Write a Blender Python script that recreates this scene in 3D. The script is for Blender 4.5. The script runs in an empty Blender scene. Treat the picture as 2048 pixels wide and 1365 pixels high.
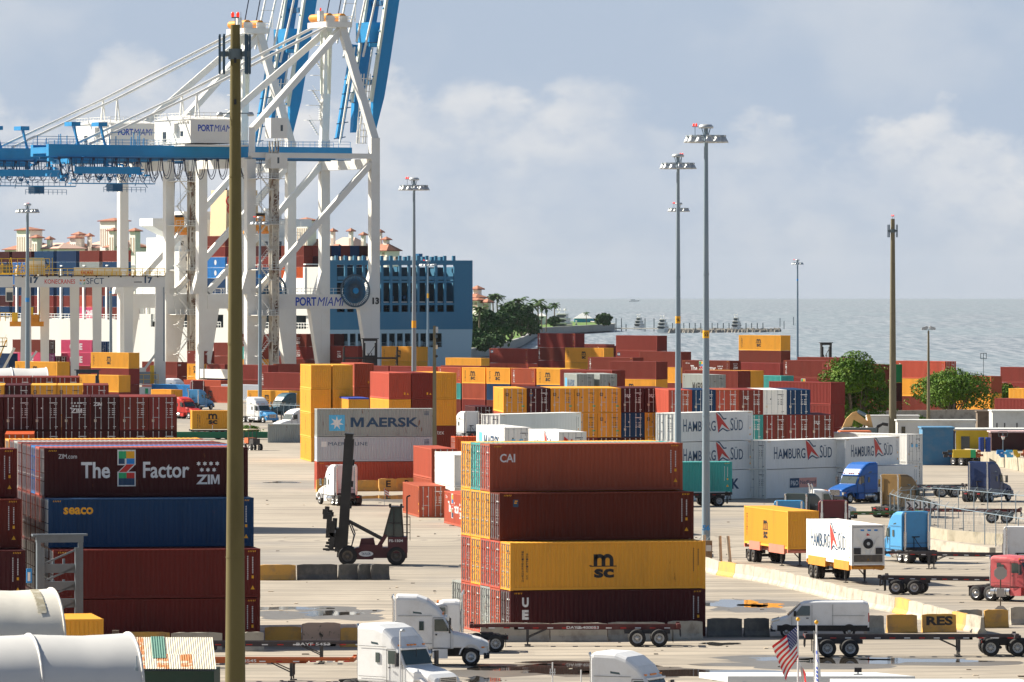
import bpy, bmesh, math, random
from mathutils import Vector, Matrix
R = math.radians
rnd = random.Random(7)
sc = bpy.context.scene
COL = sc.collection

# ---------------------------------------------------------------- camera, world, sun, exposure
F, CX, Y0, H = 12500.0, 1024.0, 567.0, 21.4   # focal length in px of a 2048 wide frame, eye-level row, eye height
cam = bpy.data.cameras.new('camera')
cam.sensor_width = 36.0
cam.lens = F * 36.0 / 2048
cam.shift_y = -(682.5 - Y0) / 2048
cam.clip_start = 1.0
cam.clip_end = 120000
camo = bpy.data.objects.new('camera', cam)
COL.objects.link(camo)
camo.location = (0, 0, H)
camo.rotation_euler = (R(90), 0, 0)
sc.camera = camo

SUN_EL, SUN_AZ = 38.0, -66.0        # azimuth from +Y towards +X: the sun stands to the left, a little beyond the scene
world = bpy.data.worlds.new('World')
sc.world = world
world.use_nodes = True
nt = world.node_tree
nt.nodes.clear()
N = nt.nodes.new
def lk(a, b): nt.links.new(a, b)
out = N('ShaderNodeOutputWorld')
sky = N('ShaderNodeTexSky')
sky.sky_type = 'NISHITA'
sky.sun_disc = False
sky.sun_elevation = R(SUN_EL)
sky.sun_rotation = R(SUN_AZ)
sky.air_density = 1.0
sky.dust_density = 1.5
bg1 = N('ShaderNodeBackground'); bg1.inputs[1].default_value = 0.05
lk(sky.outputs[0], bg1.inputs[0])
tc = N('ShaderNodeTexCoord')
sep = N('ShaderNodeSeparateXYZ'); lk(tc.outputs['Generated'], sep.inputs[0])
def math_node(op, a, b=None, c=None, clamp=False):
    m = N('ShaderNodeMath'); m.operation = op; m.use_clamp = clamp
    for i, v in enumerate((a, b, c)):
        if v is None: continue
        if isinstance(v, (int, float)): m.inputs[i].default_value = v
        else: lk(v, m.inputs[i])
    return m.outputs[0]
def maprange(v, a, b, c, d, smooth=True):
    m = N('ShaderNodeMapRange'); m.interpolation_type = 'SMOOTHSTEP' if smooth else 'LINEAR'
    lk(v, m.inputs[0])
    for i, x in enumerate((a, b, c, d)): m.inputs[i + 1].default_value = x
    return m.outputs[0]
mp = N('ShaderNodeMapping'); mp.inputs['Scale'].default_value = (1, 1, 1.5); mp.inputs['Location'].default_value = (0.31, 0.2, 0.05)
lk(tc.outputs['Generated'], mp.inputs[0])
n1 = N('ShaderNodeTexNoise'); n1.inputs['Scale'].default_value = 120; n1.inputs['Detail'].default_value = 9; n1.inputs['Roughness'].default_value = 0.55
n2 = N('ShaderNodeTexNoise'); n2.inputs['Scale'].default_value = 34; n2.inputs['Detail'].default_value = 5
lk(mp.outputs[0], n1.inputs[0]); lk(mp.outputs[0], n2.inputs[0])
zz = sep.outputs['Z']; xx = sep.outputs['X']
# top edge of the cumulus bank along the horizon, a curve over the azimuth, broken up by noise
fc_ = N('ShaderNodeFloatCurve'); cu = fc_.mapping.curves[0]
EDGE = [(0, 190), (.06, 215), (.11, 95), (.17, 100), (.22, 190), (.33, 200), (.37, 115), (.41, 165), (.455, 150), (.50, 178), (.57, 152), (.62, 172), (.655, 225), (.70, 250), (.755, 212), (.80, 268), (.86, 236), (.90, 203), (.94, 235), (1, 256)]
while len(cu.points) > 2: cu.points.remove(cu.points[1])
def ev(py): return (Y0 - py) / 500.0
cu.points[0].location = (0, ev(EDGE[0][1])); cu.points[1].location = (1, ev(EDGE[-1][1]))
for u, py in EDGE[1:-1]: cu.points.new(u, ev(py))
fc_.mapping.update()
lk(math_node('ADD', math_node('MULTIPLY', xx, F / 2048), 0.5, clamp=True), fc_.inputs['Value'])
edge = math_node('ADD', math_node('MULTIPLY', fc_.outputs[0], 500.0 / F),
                 math_node('ADD', math_node('MULTIPLY', math_node('SUBTRACT', n1.outputs[0], 0.5), 0.013), math_node('MULTIPLY', math_node('SUBTRACT', n2.outputs[0], 0.5), 0.008)))
d = math_node('SUBTRACT', edge, zz)
bank = maprange(d, -0.0008, 0.0042, 0, 1)
deep = maprange(d, 0.003, 0.028, 1, 0.6)
tuft = maprange(n1.outputs[0], 0.34, 0.58, 0.5, 1)
tuft2 = maprange(n2.outputs[0], 0.36, 0.60, 0.35, 1)
dens = math_node('MULTIPLY', math_node('MULTIPLY', bank, deep), math_node('MULTIPLY', tuft, tuft2), clamp=True)
wisp = math_node('MULTIPLY', maprange(n2.outputs[0], 0.45, 0.75, 0, 0.45), maprange(zz, 0.03, 0.05, 0.6, 1))
dens = math_node('MAXIMUM', dens, wisp)
low = maprange(zz, -0.003, 0.018, 1, 0)
mix = N('ShaderNodeMixRGB'); lk(dens, mix.inputs[0])
mix.inputs[1].default_value = (0.232, 0.276, 0.340, 1)
mix.inputs[2].default_value = (0.385, 0.39, 0.40, 1)
mix2 = N('ShaderNodeMixRGB'); lk(math_node('MULTIPLY', low, 0.8), mix2.inputs[0]); lk(mix.outputs[0], mix2.inputs[1])
mix2.inputs[2].default_value = (0.255, 0.286, 0.328, 1)
bg2 = N('ShaderNodeBackground'); bg2.inputs[1].default_value = 1.0
lk(mix2.outputs[0], bg2.inputs[0])
ms = N('ShaderNodeMixShader')
lk(maprange(zz, 0.055, 0.12, 0, 1.0), ms.inputs[0])
lk(bg2.outputs[0], ms.inputs[1]); lk(bg1.outputs[0], ms.inputs[2]); lk(ms.outputs[0], out.inputs[0])

sl = bpy.data.lights.new('sun', 'SUN'); sl.energy = 5.0; sl.angle = R(0.5); sl.color = (1.0, 0.92, 0.78)
so = bpy.data.objects.new('sun', sl); COL.objects.link(so)
az, el = R(SUN_AZ), R(SUN_EL)
sdir = Vector((math.sin(az) * math.cos(el), math.cos(az) * math.cos(el), math.sin(el)))
so.rotation_euler = sdir.to_track_quat('Z', 'Y').to_euler()
sc.view_settings.view_transform = 'Standard'
sc.view_settings.look = 'None'
sc.view_settings.exposure = 1.0
sc.view_settings.gamma = 1.0
sc.cycles.max_bounces = 5; sc.cycles.diffuse_bounces = 3; sc.cycles.glossy_bounces = 3
sc.cycles.transparent_max_bounces = 6; sc.cycles.transmission_bounces = 2
try: sc.cycles.use_denoising = True
except Exception: pass

# ---------------------------------------------------------------- helpers
def W(px, s): return ((px - CX) / s, F / s)                     # column px at scale s (px per metre) -> x, y
def GS(py, z=0.0): return (py - Y0) / (H - z)                   # scale of a point at height z seen in row py
def ZZ(py, s): return H - (py - Y0) / s
def P3(px, py, s): x, y = W(px, s); return Vector((x, y, ZZ(py, s)))

MATS = {}
def mat(name, col, rough=0.6, metal=0.0, dirt=0.0, rust=0.0, vary=0.0, spec=0.4, scale=1.0, streak=False, dirtcol=(0.05, 0.04, 0.03), rustcol=(0.16, 0.055, 0.02), emit=0.0):
    if name in MATS: return MATS[name]
    m = bpy.data.materials.new(name); m.use_nodes = True
    t = m.node_tree; b = t.nodes['Principled BSDF']
    b.inputs['Roughness'].default_value = rough; b.inputs['Metallic'].default_value = metal
    b.inputs['Specular IOR Level'].default_value = spec
    b.inputs['Base Color'].default_value = (*col, 1)
    if emit:
        b.inputs['Emission Color'].default_value = (*col, 1); b.inputs['Emission Strength'].default_value = emit
    cur = None
    def new(k): return t.nodes.new(k)
    def mixc(fac, a, c2, kind='MIX'):
        x = new('ShaderNodeMixRGB'); x.blend_type = kind
        if isinstance(fac, float): x.inputs[0].default_value = fac
        else: t.links.new(fac, x.inputs[0])
        for i, v in ((1, a), (2, c2)):
            if isinstance(v, tuple): x.inputs[i].default_value = (*v, 1)
            else: t.links.new(v, x.inputs[i])
        return x.outputs[0]
    def ramp(v, a, c2):
        r_ = new('ShaderNodeMapRange'); r_.interpolation_type = 'SMOOTHSTEP'
        t.links.new(v, r_.inputs[0]); r_.inputs[1].default_value = a; r_.inputs[2].default_value = c2
        return r_.outputs[0]
    cur = col
    if dirt or rust or vary:
        co = new('ShaderNodeTexCoord'); oi = new('ShaderNodeObjectInfo')
        vm = new('ShaderNodeVectorMath'); vm.operation = 'ADD'
        sc_ = new('ShaderNodeVectorMath'); sc_.operation = 'SCALE'
        cb = new('ShaderNodeCombineXYZ'); t.links.new(oi.outputs['Random'], cb.inputs[0]); t.links.new(oi.outputs['Random'], cb.inputs[1])
        t.links.new(cb.outputs[0], sc_.inputs[0]); sc_.inputs['Scale'].default_value = 91.0
        t.links.new(co.outputs['Object'], vm.inputs[0]); t.links.new(sc_.outputs[0], vm.inputs[1])
        mp_ = new('ShaderNodeMapping'); t.links.new(vm.outputs[0], mp_.inputs[0])
        mp_.inputs['Scale'].default_value = (1, 1, 0.25) if streak else (1, 1, 1)
    if vary:
        hs = new('ShaderNodeHueSaturation'); hs.inputs['Color'].default_value = (*col, 1)
        mr = new('ShaderNodeMapRange'); t.links.new(oi.outputs['Random'], mr.inputs[0]); mr.inputs[3].default_value = 1 - vary; mr.inputs[4].default_value = 1 + vary
        t.links.new(mr.outputs[0], hs.inputs['Value'])
        mr2 = new('ShaderNodeMapRange'); t.links.new(oi.outputs['Random'], mr2.inputs[0]); mr2.inputs[3].default_value = 0.5 + vary * 0.035; mr2.inputs[4].default_value = 0.5 - vary * 0.035
        t.links.new(mr2.outputs[0], hs.inputs['Hue'])
        cur = hs.outputs[0]
    if dirt:
        nz = new('ShaderNodeTexNoise'); nz.inputs['Scale'].default_value = 0.9 * scale; nz.inputs['Detail'].default_value = 7; nz.inputs['Roughness'].default_value = 0.65
        t.links.new(mp_.outputs[0], nz.inputs[0])
        f = new('ShaderNodeMath'); f.operation = 'MULTIPLY'; t.links.new(ramp(nz.outputs[0], 0.42, 0.78), f.inputs[0]); f.inputs[1].default_value = dirt
        cur = mixc(f.outputs[0], cur, dirtcol)
    if rust:
        nz = new('ShaderNodeTexNoise'); nz.inputs['Scale'].default_value = 2.2 * scale; nz.inputs['Detail'].default_value = 9; nz.inputs['Roughness'].default_value = 0.7
        t.links.new(mp_.outputs[0], nz.inputs[0])
        cur = mixc(ramp(nz.outputs[0], 0.74 - rust * 0.25, 0.80 - rust * 0.22), cur, rustcol)
    if not isinstance(cur, tuple): t.links.new(cur, b.inputs['Base Color'])
    MATS[name] = m
    return m

class MB:
    def __init__(s): s.v = []; s.f = []; s.m = []; s.mats = []; s.sm = []
    def mi(s, m):
        if m not in s.mats: s.mats.append(m)
        return s.mats.index(m)
    def add(s, vs, fs, m, M=None, smooth=False):
        o = len(s.v)
        if M is not None: vs = [tuple(M @ Vector(v)) for v in vs]
        s.v += [tuple(v) for v in vs]; k = s.mi(m)
        for f in fs: s.f.append(tuple(i + o for i in f)); s.m.append(k); s.sm.append(smooth)
        return s
    def box(s, x0, x1, y0, y1, z0, z1, m, M=None):
        if x0 > x1: x0, x1 = x1, x0
        if y0 > y1: y0, y1 = y1, y0
        if z0 > z1: z0, z1 = z1, z0
        vs = [(x0,y0,z0),(x1,y0,z0),(x1,y1,z0),(x0,y1,z0),(x0,y0,z1),(x1,y0,z1),(x1,y1,z1),(x0,y1,z1)]
        return s.add(vs, [(0,3,2,1),(4,5,6,7),(0,1,5,4),(1,2,6,5),(2,3,7,6),(3,0,4,7)], m, M)
    def bar(s, a, b, w, h, m, up=(0, 0, 1)):       # rectangular bar a -> b; w across, h along up
        a, b = Vector(a), Vector(b); d = (b - a)
        if d.length < 1e-6: return s
        dn = d.normalized(); u = Vector(up)
        if abs(dn.dot(u)) > 0.98: u = Vector((0, 1, 0))
        x = dn.cross(u).normalized(); y = x.cross(dn).normalized()
        vs = [p + x * (sx * w / 2) + y * (sy * h / 2) for p in (a, b) for sx, sy in ((-1,-1),(1,-1),(1,1),(-1,1))]
        return s.add(vs, [(0,3,2,1),(4,5,6,7),(0,1,5,4),(1,2,6,5),(2,3,7,6),(3,0,4,7)], m)
    def cyl(s, a, b, r0, m, r1=None, n=8, cap=True, smooth=True):
        a, b = Vector(a), Vector(b); r1 = r0 if r1 is None else r1
        dn = (b - a).normalized(); u = Vector((0, 0, 1)) if abs(dn.z) < 0.9 else Vector((1, 0, 0))
        x = dn.cross(u).normalized(); y = x.cross(dn).normalized()
        vs = []
        for p, r in ((a, r0), (b, r1)):
            for i in range(n):
                t = 2 * math.pi * i / n
                vs.append(p + x * (r * math.cos(t)) + y * (r * math.sin(t)))
        fs = [(i, (i + 1) % n, n + (i + 1) % n, n + i) for i in range(n)]
        s.add(vs, [f[::-1] for f in fs], m, smooth=smooth)
        if cap:
            s.add(vs, [tuple(range(n)), tuple(range(2 * n - 1, n - 1, -1))], m)
        return s
    def tube(s, pts, r, m, n=5):
        for a, b in zip(pts, pts[1:]): s.cyl(a, b, r, m, n=n, cap=False)
        return s
    def lathe(s, c, prof, m, n=16, axis='z', smooth=True):  # prof: (radius, height) list
        vs = []; c = Vector(c)
        for r, h in prof:
            for i in range(n):
                t = 2 * math.pi * i / n; a, b = r * math.cos(t), r * math.sin(t)
                vs.append(c + (Vector((a, b, h)) if axis == 'z' else Vector((a, h, b)) if axis == 'y' else Vector((h, a, b))))
        fs = []
        for k in range(len(prof) - 1):
            for i in range(n):
                j = (i + 1) % n
                fs.append((k * n + i, k * n + j, (k + 1) * n + j, (k + 1) * n + i))
        return s.add(vs, fs, m, smooth=smooth)
    def loft(s, secs, m, cap=True, smooth=False):          # secs: equal length rings of points
        n = len(secs[0]); vs = [p for r in secs for p in r]; fs = []
        for k in range(len(secs) - 1):
            for i in range(n):
                j = (i + 1) % n; fs.append((k * n + i, k * n + j, (k + 1) * n + j, (k + 1) * n + i))
        if cap: fs += [tuple(range(n))[::-1], tuple(range((len(secs) - 1) * n, len(secs) * n))]
        return s.add(vs, fs, m, smooth=smooth)
    def prism(s, pts, a, b, m, axis='y', M=None):          # polygon extruded along axis from a to b
        n = len(pts)
        def mk(p, h): return (p[0], h, p[1]) if axis == 'y' else (h, p[0], p[1]) if axis == 'x' else (p[0], p[1], h)
        vs = [mk(p, a) for p in pts] + [mk(p, b) for p in pts]
        fs = [tuple(range(n)), tuple(range(2 * n - 1, n - 1, -1))] + [((i + 1) % n, i, n + i, n + (i + 1) % n) for i in range(n)]
        return s.add(vs, fs, m, M)
    def quad(s, pts, m, M=None): return s.add(pts, [tuple(range(len(pts)))], m, M)
    def mesh(s, name):
        me = bpy.data.meshes.new(name); me.from_pydata(s.v, [], s.f)
        for m in s.mats: me.materials.append(m if not isinstance(m, str) else None)
        me.polygons.foreach_set('material_index', s.m); me.polygons.foreach_set('use_smooth', s.sm)
        me.update(); return me
def ob(name, data, parent=None, loc=(0, 0, 0), rz=0.0, paint=None, scale=None):
    if isinstance(data, MB): data = data.mesh(name)
    o = bpy.data.objects.new(name, data); COL.objects.link(o)
    o.location = loc; o.rotation_euler = (0, 0, rz)
    if scale: o.scale = scale
    if parent is not None: o.parent = parent
    if paint is not None and data is not None:
        for i, m in enumerate(data.materials):
            if m is None:
                o.material_slots[i].link = 'OBJECT'; o.material_slots[i].material = paint
    return o
def empty(name, loc=(0, 0, 0), rz=0.0):
    o = bpy.data.objects.new(name, None); COL.objects.link(o); o.location = loc; o.rotation_euler = (0, 0, rz); o.empty_display_size = 0.5
    return o
def tag(o, label=None, cat=None, group=None, kind=None):
    if label: o['label'] = label
    if cat: o['category'] = cat
    if group: o['group'] = group
    if kind: o['kind'] = kind
    return o
_tx = {}
def text_geo(txt, bold=0.0, shear=0.0):
    k = (txt, bold, shear)
    if k in _tx: return _tx[k]
    c = bpy.data.curves.new('t', 'FONT'); c.body = txt; c.size = 1.0; c.offset = bold; c.shear = shear; c.resolution_u = 3
    c.align_x = 'LEFT'
    o = bpy.data.objects.new('t', c); COL.objects.link(o)
    dg = bpy.context.evaluated_depsgraph_get(); me = o.evaluated_get(dg).to_mesh()
    vs = [(v.co.x, v.co.y) for v in me.vertices]; fs = [tuple(p.vertices) for p in me.polygons]
    o.evaluated_get(dg).to_mesh_clear(); bpy.data.objects.remove(o); bpy.data.curves.remove(c)
    x0 = min(v[0] for v in vs); x1 = max(v[0] for v in vs); y0 = min(v[1] for v in vs); y1 = max(v[1] for v in vs)
    vs = [((v[0] - x0) / (x1 - x0), (v[1] - y0) / (y1 - y0)) for v in vs]
    _tx[k] = (vs, fs); return _tx[k]
def put_text(mb, txt, x, z, w, h, m, bold=0.0, shear=0.0, y=0.0, M=None):   # in the plane y, facing -y, box x..x+w, z..z+h
    vs, fs = text_geo(txt, bold, shear)
    mb.add([(x + v[0] * w, y, z + v[1] * h) for v in vs], fs, m, M)
# ---------------------------------------------------------------- paints
def paint(k, name, col, **kw):
    kw.setdefault('rough', 0.55); kw.setdefault('dirt', 0.35); kw.setdefault('rust', 0.36); kw.setdefault('vary', 0.16); kw.setdefault('streak', True); kw.setdefault('spec', 0.18)
    PA[k] = mat(name, col, **kw); PN[k] = name.replace('_paint', '').replace('_', ' ')
PA, PN = {}, {}
paint('m', 'maroon_paint', (0.205, 0.036, 0.026), dirtcol=(0.12, 0.03, 0.02))
paint('d', 'dark_shaded_maroon_paint', (0.066, 0.012, 0.012), dirtcol=(0.035, 0.010, 0.010))  # maroon darkened in the colour to deepen shade on the near stacks
paint('n', 'shaded_brown_maroon_paint', (0.13, 0.020, 0.013), dirtcol=(0.07, 0.02, 0.015))  # maroon with shade put into the colour, for the near stacks' fronts
paint('r', 'red_paint', (0.43, 0.088, 0.048), dirtcol=(0.2, 0.05, 0.03))
paint('o', 'orange_red_paint', (0.52, 0.09, 0.018), dirtcol=(0.2, 0.05, 0.03))
paint('y', 'yellow_paint', (0.80, 0.375, 0.045), vary=0.09, dirtcol=(0.42, 0.23, 0.05))
paint('b', 'navy_blue_paint', (0.010, 0.045, 0.12), dirtcol=(0.008, 0.025, 0.05))
paint('c', 'bright_blue_paint', (0.03, 0.20, 0.52))
paint('t', 'teal_paint', (0.06, 0.36, 0.34))
paint('e', 'green_paint', (0.01, 0.19, 0.07))
paint('w', 'white_paint', (0.82, 0.82, 0.79), dirt=0.18, rust=0.2, vary=0.05, dirtcol=(0.42, 0.38, 0.30))
paint('g', 'grey_paint', (0.33, 0.36, 0.35), dirt=0.4, rust=0.55, vary=0.08, dirtcol=(0.22, 0.20, 0.17))
paint('l', 'pale_grey_paint', (0.50, 0.54, 0.60), dirt=0.2, rust=0.3, vary=0.05, dirtcol=(0.3, 0.28, 0.25))
paint('p', 'pink_paint', (0.66, 0.09, 0.19), dirt=0.2, rust=0.1, vary=0.1, dirtcol=(0.5, 0.15, 0.2))
paint('v', 'magenta_paint', (0.24, 0.02, 0.13))
M_STEEL = mat('galvanised_steel', (0.55, 0.56, 0.57), rough=0.4, metal=0.6, dirt=0.2)
M_DARK = mat('black_rubber', (0.02, 0.02, 0.022), rough=0.8, dirt=0.5, dirtcol=(0.07, 0.06, 0.05))
M_BLACK = mat('black_ink', (0.022, 0.022, 0.026), rough=0.6)
M_WHITE = mat('white_ink', (0.78, 0.78, 0.78), rough=0.6, dirt=0.15, dirtcol=(0.4, 0.35, 0.33))
M_YEL = mat('yellow_sticker', (0.85, 0.42, 0.02), rough=0.5)
M_GREEN = mat('green_sticker', (0.03, 0.42, 0.16), rough=0.5)
M_BLUE = mat('blue_sticker', (0.02, 0.24, 0.62), rough=0.5)
M_NAVY = mat('navy_ink', (0.02, 0.065, 0.14), rough=0.5)
M_SKY = mat('sky_blue_ink', (0.10, 0.48, 0.80), rough=0.5)
M_RED = mat('red_ink', (0.62, 0.04, 0.03), rough=0.5)
M_SAL = mat('salmon_ink', (0.75, 0.36, 0.30), rough=0.5)
M_PALE = mat('pale_sticker', (0.70, 0.58, 0.42), rough=0.5)
M_UND = mat('container_underside', (0.06, 0.045, 0.04), rough=0.9)
M_WEATHER = mat('worn_white_ink', (0.70, 0.71, 0.70), rough=0.7, dirt=0.8, dirtcol=(0.35, 0.2, 0.18), scale=2)
M_WBLK = mat('worn_black_ink', (0.03, 0.03, 0.03), rough=0.7, rust=0.55, rustcol=(0.4, 0.22, 0.05), scale=3)

CW = 2.438
HTS = {'9': 2.896, '8': 2.591}
LEN = {40: 12.19, 20: 6.06}
_body = {}
def corr(mb, a0, a1, z0, z1, ypeak, depth, pitch, axis, sign, m):
    """trapezoid corrugated sheet between a0 and a1; axis 'x' runs along x at y, axis 'y' runs along y at x"""
    n = max(2, round((a1 - a0) / pitch)); p = (a1 - a0) / n; pts = []
    for i in range(n):
        t = a0 + i * p
        pts += [(t, 0), (t + p * 0.28, 0), (t + p * 0.5, 1), (t + p * 0.78, 1)]
    pts.append((a1, 0)); vs = []
    for t, k in pts:
        d_ = sign * (ypeak - depth * k)
        for z in (z0, z1): vs.append((t, d_, z) if axis == 'x' else (d_, t, z))
    fs = []
    for i in range(len(pts) - 1):
        a, b = 2 * i, 2 * i + 2
        f = (a, b, b + 1, a + 1)
        if (axis == 'x') != (sign < 0): f = f[::-1]
        fs.append(f)
    mb.add(vs, fs, m)
def body_mesh(L, Hh, kind, doors):
    k = (L, Hh, kind, doors)
    if k in _body: return _body[k]
    mb = MB(); P = 'PAINT'; h = CW / 2; x = L / 2
    for sx in (-1, 1):
        for sy in (-1, 1):
            mb.box(sx * x, sx * (x - 0.16), sy * h, sy * (h - 0.10), 0.11, Hh - 0.11, P)
            for z0 in (0, Hh - 0.118):
                mb.box(sx * (x + 0.004), sx * (x - 0.178), sy * (h + 0.004), sy * (h - 0.162), z0, z0 + 0.118, P)
        mb.box(sx * (x - 0.003), sx * (x - 0.12), -h + 0.1, h - 0.1, 0.02, 0.16, P)
        mb.box(sx * (x - 0.003), sx * (x - 0.12), -h + 0.1, h - 0.1, Hh - 0.13, Hh - 0.012, P)
    for sy in (-1, 1):
        mb.box(-x + 0.17, x - 0.17, sy * (h - 0.003), sy * (h - 0.06), 0.03, 0.19, P)
        mb.box(-x + 0.17, x - 0.17, sy * (h - 0.003), sy * (h - 0.06), Hh - 0.10, Hh - 0.02, P)
        if kind == 'dry':
            corr(mb, -x + 0.16, x - 0.16, 0.18, Hh - 0.09, h - 0.012, 0.050, 0.28, 'x', sy, P)
        else:
            corr(mb, -x + 0.16, x - 0.16, 0.18, Hh - 0.09, h - 0.012, 0.008, 0.42, 'x', sy, P)
    mb.box(-x + 0.1, x - 0.1, -h + 0.08, h - 0.08, 0.10, 0.15, M_UND)
    # roof
    n = 40 if L > 8 else 20; vs = []; fs = []; dz = 0.022 if kind == 'dry' else 0.006
    for i in range(n * 2 + 1):
        xx_ = -x + 0.12 + (L - 0.24) * i / (2 * n); z = Hh - 0.028 + (dz if i % 2 else 0)
        vs += [(xx_, -h + 0.05, z), (xx_, h - 0.05, z)]
    for i in range(n * 2): fs.append((2 * i, 2 * i + 2, 2 * i + 3, 2 * i + 1))
    mb.add(vs, fs, P)
    for sx in (-1, 1):
        if sx in doors:
            mb.box(sx * (x - 0.10), sx * (x - 0.14), -h + 0.09, h - 0.09, 0.14, Hh - 0.12, P)
        elif kind == 'dry':
            corr(mb, -h + 0.1, h - 0.1, 0.15, Hh - 0.12, x - 0.015, 0.04, 0.26, 'y', sx, P)
        else:
            mb.box(sx * (x - 0.30), sx * (x - 0.34), -h + 0.09, h - 0.09, 0.14, Hh - 0.12, P)
    _body[k] = mb.mesh('container'); return _body[k]
_door = {}
def door_mesh(Hh, kind, sx, leaf, marks):
    """one door leaf, local origin at the container's end face centre, facing sx"""
    k = (Hh, kind, sx, leaf, marks)
    if k in _door: return _door[k]
    mb = MB(); P = 'PAINT'; h = CW / 2
    y0, y1 = (0.012, h - 0.105) if leaf > 0 else (-h + 0.105, -0.012)
    z0, z1 = 0.17, Hh - 0.14
    f = -sx
    mb.box(f * 0.095, f * 0.055, y0, y1, z0, z1, P)
    if kind == 'dry':
        n = 5; hh = (z1 - z0) / n
        for i in range(n): mb.box(f * 0.056, f * 0.032, y0 + 0.07, y1 - 0.07, z0 + hh * i + 0.10, z0 + hh * (i + 1) - 0.06, P)
    else:
        mb.box(f * 0.056, f * 0.040, y0 + 0.05, y1 - 0.05, z0 + 0.06, z1 - 0.06, P)
    w = y1 - y0
    for t in (0.30, 0.74):
        yb = y0 + w * t
        mb.cyl((f * 0.005, yb, z0 - 0.08), (f * 0.005, yb, z1 + 0.07), 0.032, M_STEEL, n=6, smooth=False)
        for zc in (z0 + 0.02, z0 + 0.75, z0 + 1.25, z1 - 0.5, z1 - 0.02):
            mb.box(f * 0.045, f * -0.018, yb - 0.05, yb + 0.05, zc - 0.03, zc + 0.03, P if zc < z1 - 0.1 and zc > z0 + 0.1 else M_STEEL)
    mb.box(f * 0.03, f * -0.012, y0 + w * 0.25, y0 + w * 0.8, z0 + 0.92, z0 + 0.96, M_STEEL)
    for i in range(4):
        ye = y1 if leaf > 0 else y0
        mb.box(f * 0.05, f * 0.006, ye - 0.05, ye + 0.05, z0 + 0.3 + i * (z1 - z0 - 0.5) / 3, z0 + 0.42 + i * (z1 - z0 - 0.5) / 3, P)
    ink = {'w': M_WHITE, 'k': M_BLACK}.get(marks)
    if ink:
        # viewed from outside the end, the local direction that runs to the viewer's right is sx * y
        sgn = sx
        def blk(yc, zc, ww, hh2, m):
            mb.box(f * 0.031, f * 0.027, yc - ww / 2, yc + ww / 2, zc, zc + hh2, m)
        right = (leaf > 0) == (sgn > 0)
        yc = (y0 + y1) / 2
        if right:
            blk(yc, z1 - 0.42, w * 0.62, 0.07, ink); blk(yc + sgn * 0.2, z1 - 0.56, w * 0.2, 0.06, ink)
            for i in range(4):
                blk(yc - sgn * 0.22, z1 - 0.92 - i * 0.17, w * 0.16, 0.045, ink); blk(yc + sgn * 0.16, z1 - 0.92 - i * 0.17, w * 0.24, 0.06, ink)
            blk(yc + sgn * 0.25, z0 + 0.12, 0.25, 0.05, ink)
        else:
            blk(yc - sgn * 0.28, z0 + 0.55, 0.2, 0.24, M_PALE); blk(yc + sgn * 0.12, z1 - 0.9, 0.11, 0.12, ink)
    _door[k] = mb.mesh('door'); return _door[k]

# ---- emblems and lettering, all built in the container's side plane (x right, z up), facing -y
def star(mb, cx, cz, r, n, m, y=0.0, inner=0.42, M=None, rot=0.0):
    pts = []
    for i in range(2 * n):
        t = math.pi / 2 + math.pi * i / n + rot; q = r if i % 2 == 0 else r * inner
        pts.append((cx + q * math.cos(t), y, cz + q * math.sin(t)))
    vs = [(cx, y, cz)] + pts
    mb.add(vs, [(0, i + 1, (i + 1) % (2 * n) + 1) for i in range(2 * n)], m, M)
def msc(mb, x, z, h, m, y=0.0, M=None):
    """three-hump m over s c, about h high"""
    w = h * 0.85; t = w * 0.19
    top = z + h
    mh = h * 0.50; zb = top - mh
    mb.box(x, x + t, y, y + 0.003, zb, top - 0.02, m, M)
    for k in range(2):
        xa = x + k * (w - t) / 2
        n = 7; r = (w - t) / 4 + t / 2
        cx_ = xa + t / 2 + (w - t) / 4; cz = top - r
        for i in range(n):
            a, b = math.pi * i / n, math.pi * (i + 1) / n
            ri = r - t
            q = [(cx_ + r * math.cos(a), cz + r * math.sin(a)), (cx_ + r * math.cos(b), cz + r * math.sin(b)), (cx_ + ri * math.cos(b), cz + ri * math.sin(b)), (cx_ + ri * math.cos(a), cz + ri * math.sin(a))]
            mb.add([(p[0], y, p[1]) for p in q], [(0, 3, 2, 1)], m, M)
        mb.box(cx_ + r - t, cx_ + r, y, y + 0.003, zb, cz, m, M)
    # swash under the m
    mb.box(x - w * 0.18, x + w * 1.16, y, y + 0.003, zb - h * 0.035, zb + h * 0.005, m, M)
    mb.box(x - w * 0.22, x - w * 0.1, y, y + 0.003, zb - h * 0.01, zb + h * 0.03, m, M)
    put_text(mb, 'sc', x + w * 0.02, z, w * 1.0, h * 0.38, m, bold=0.045, y=y, M=M)
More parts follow.
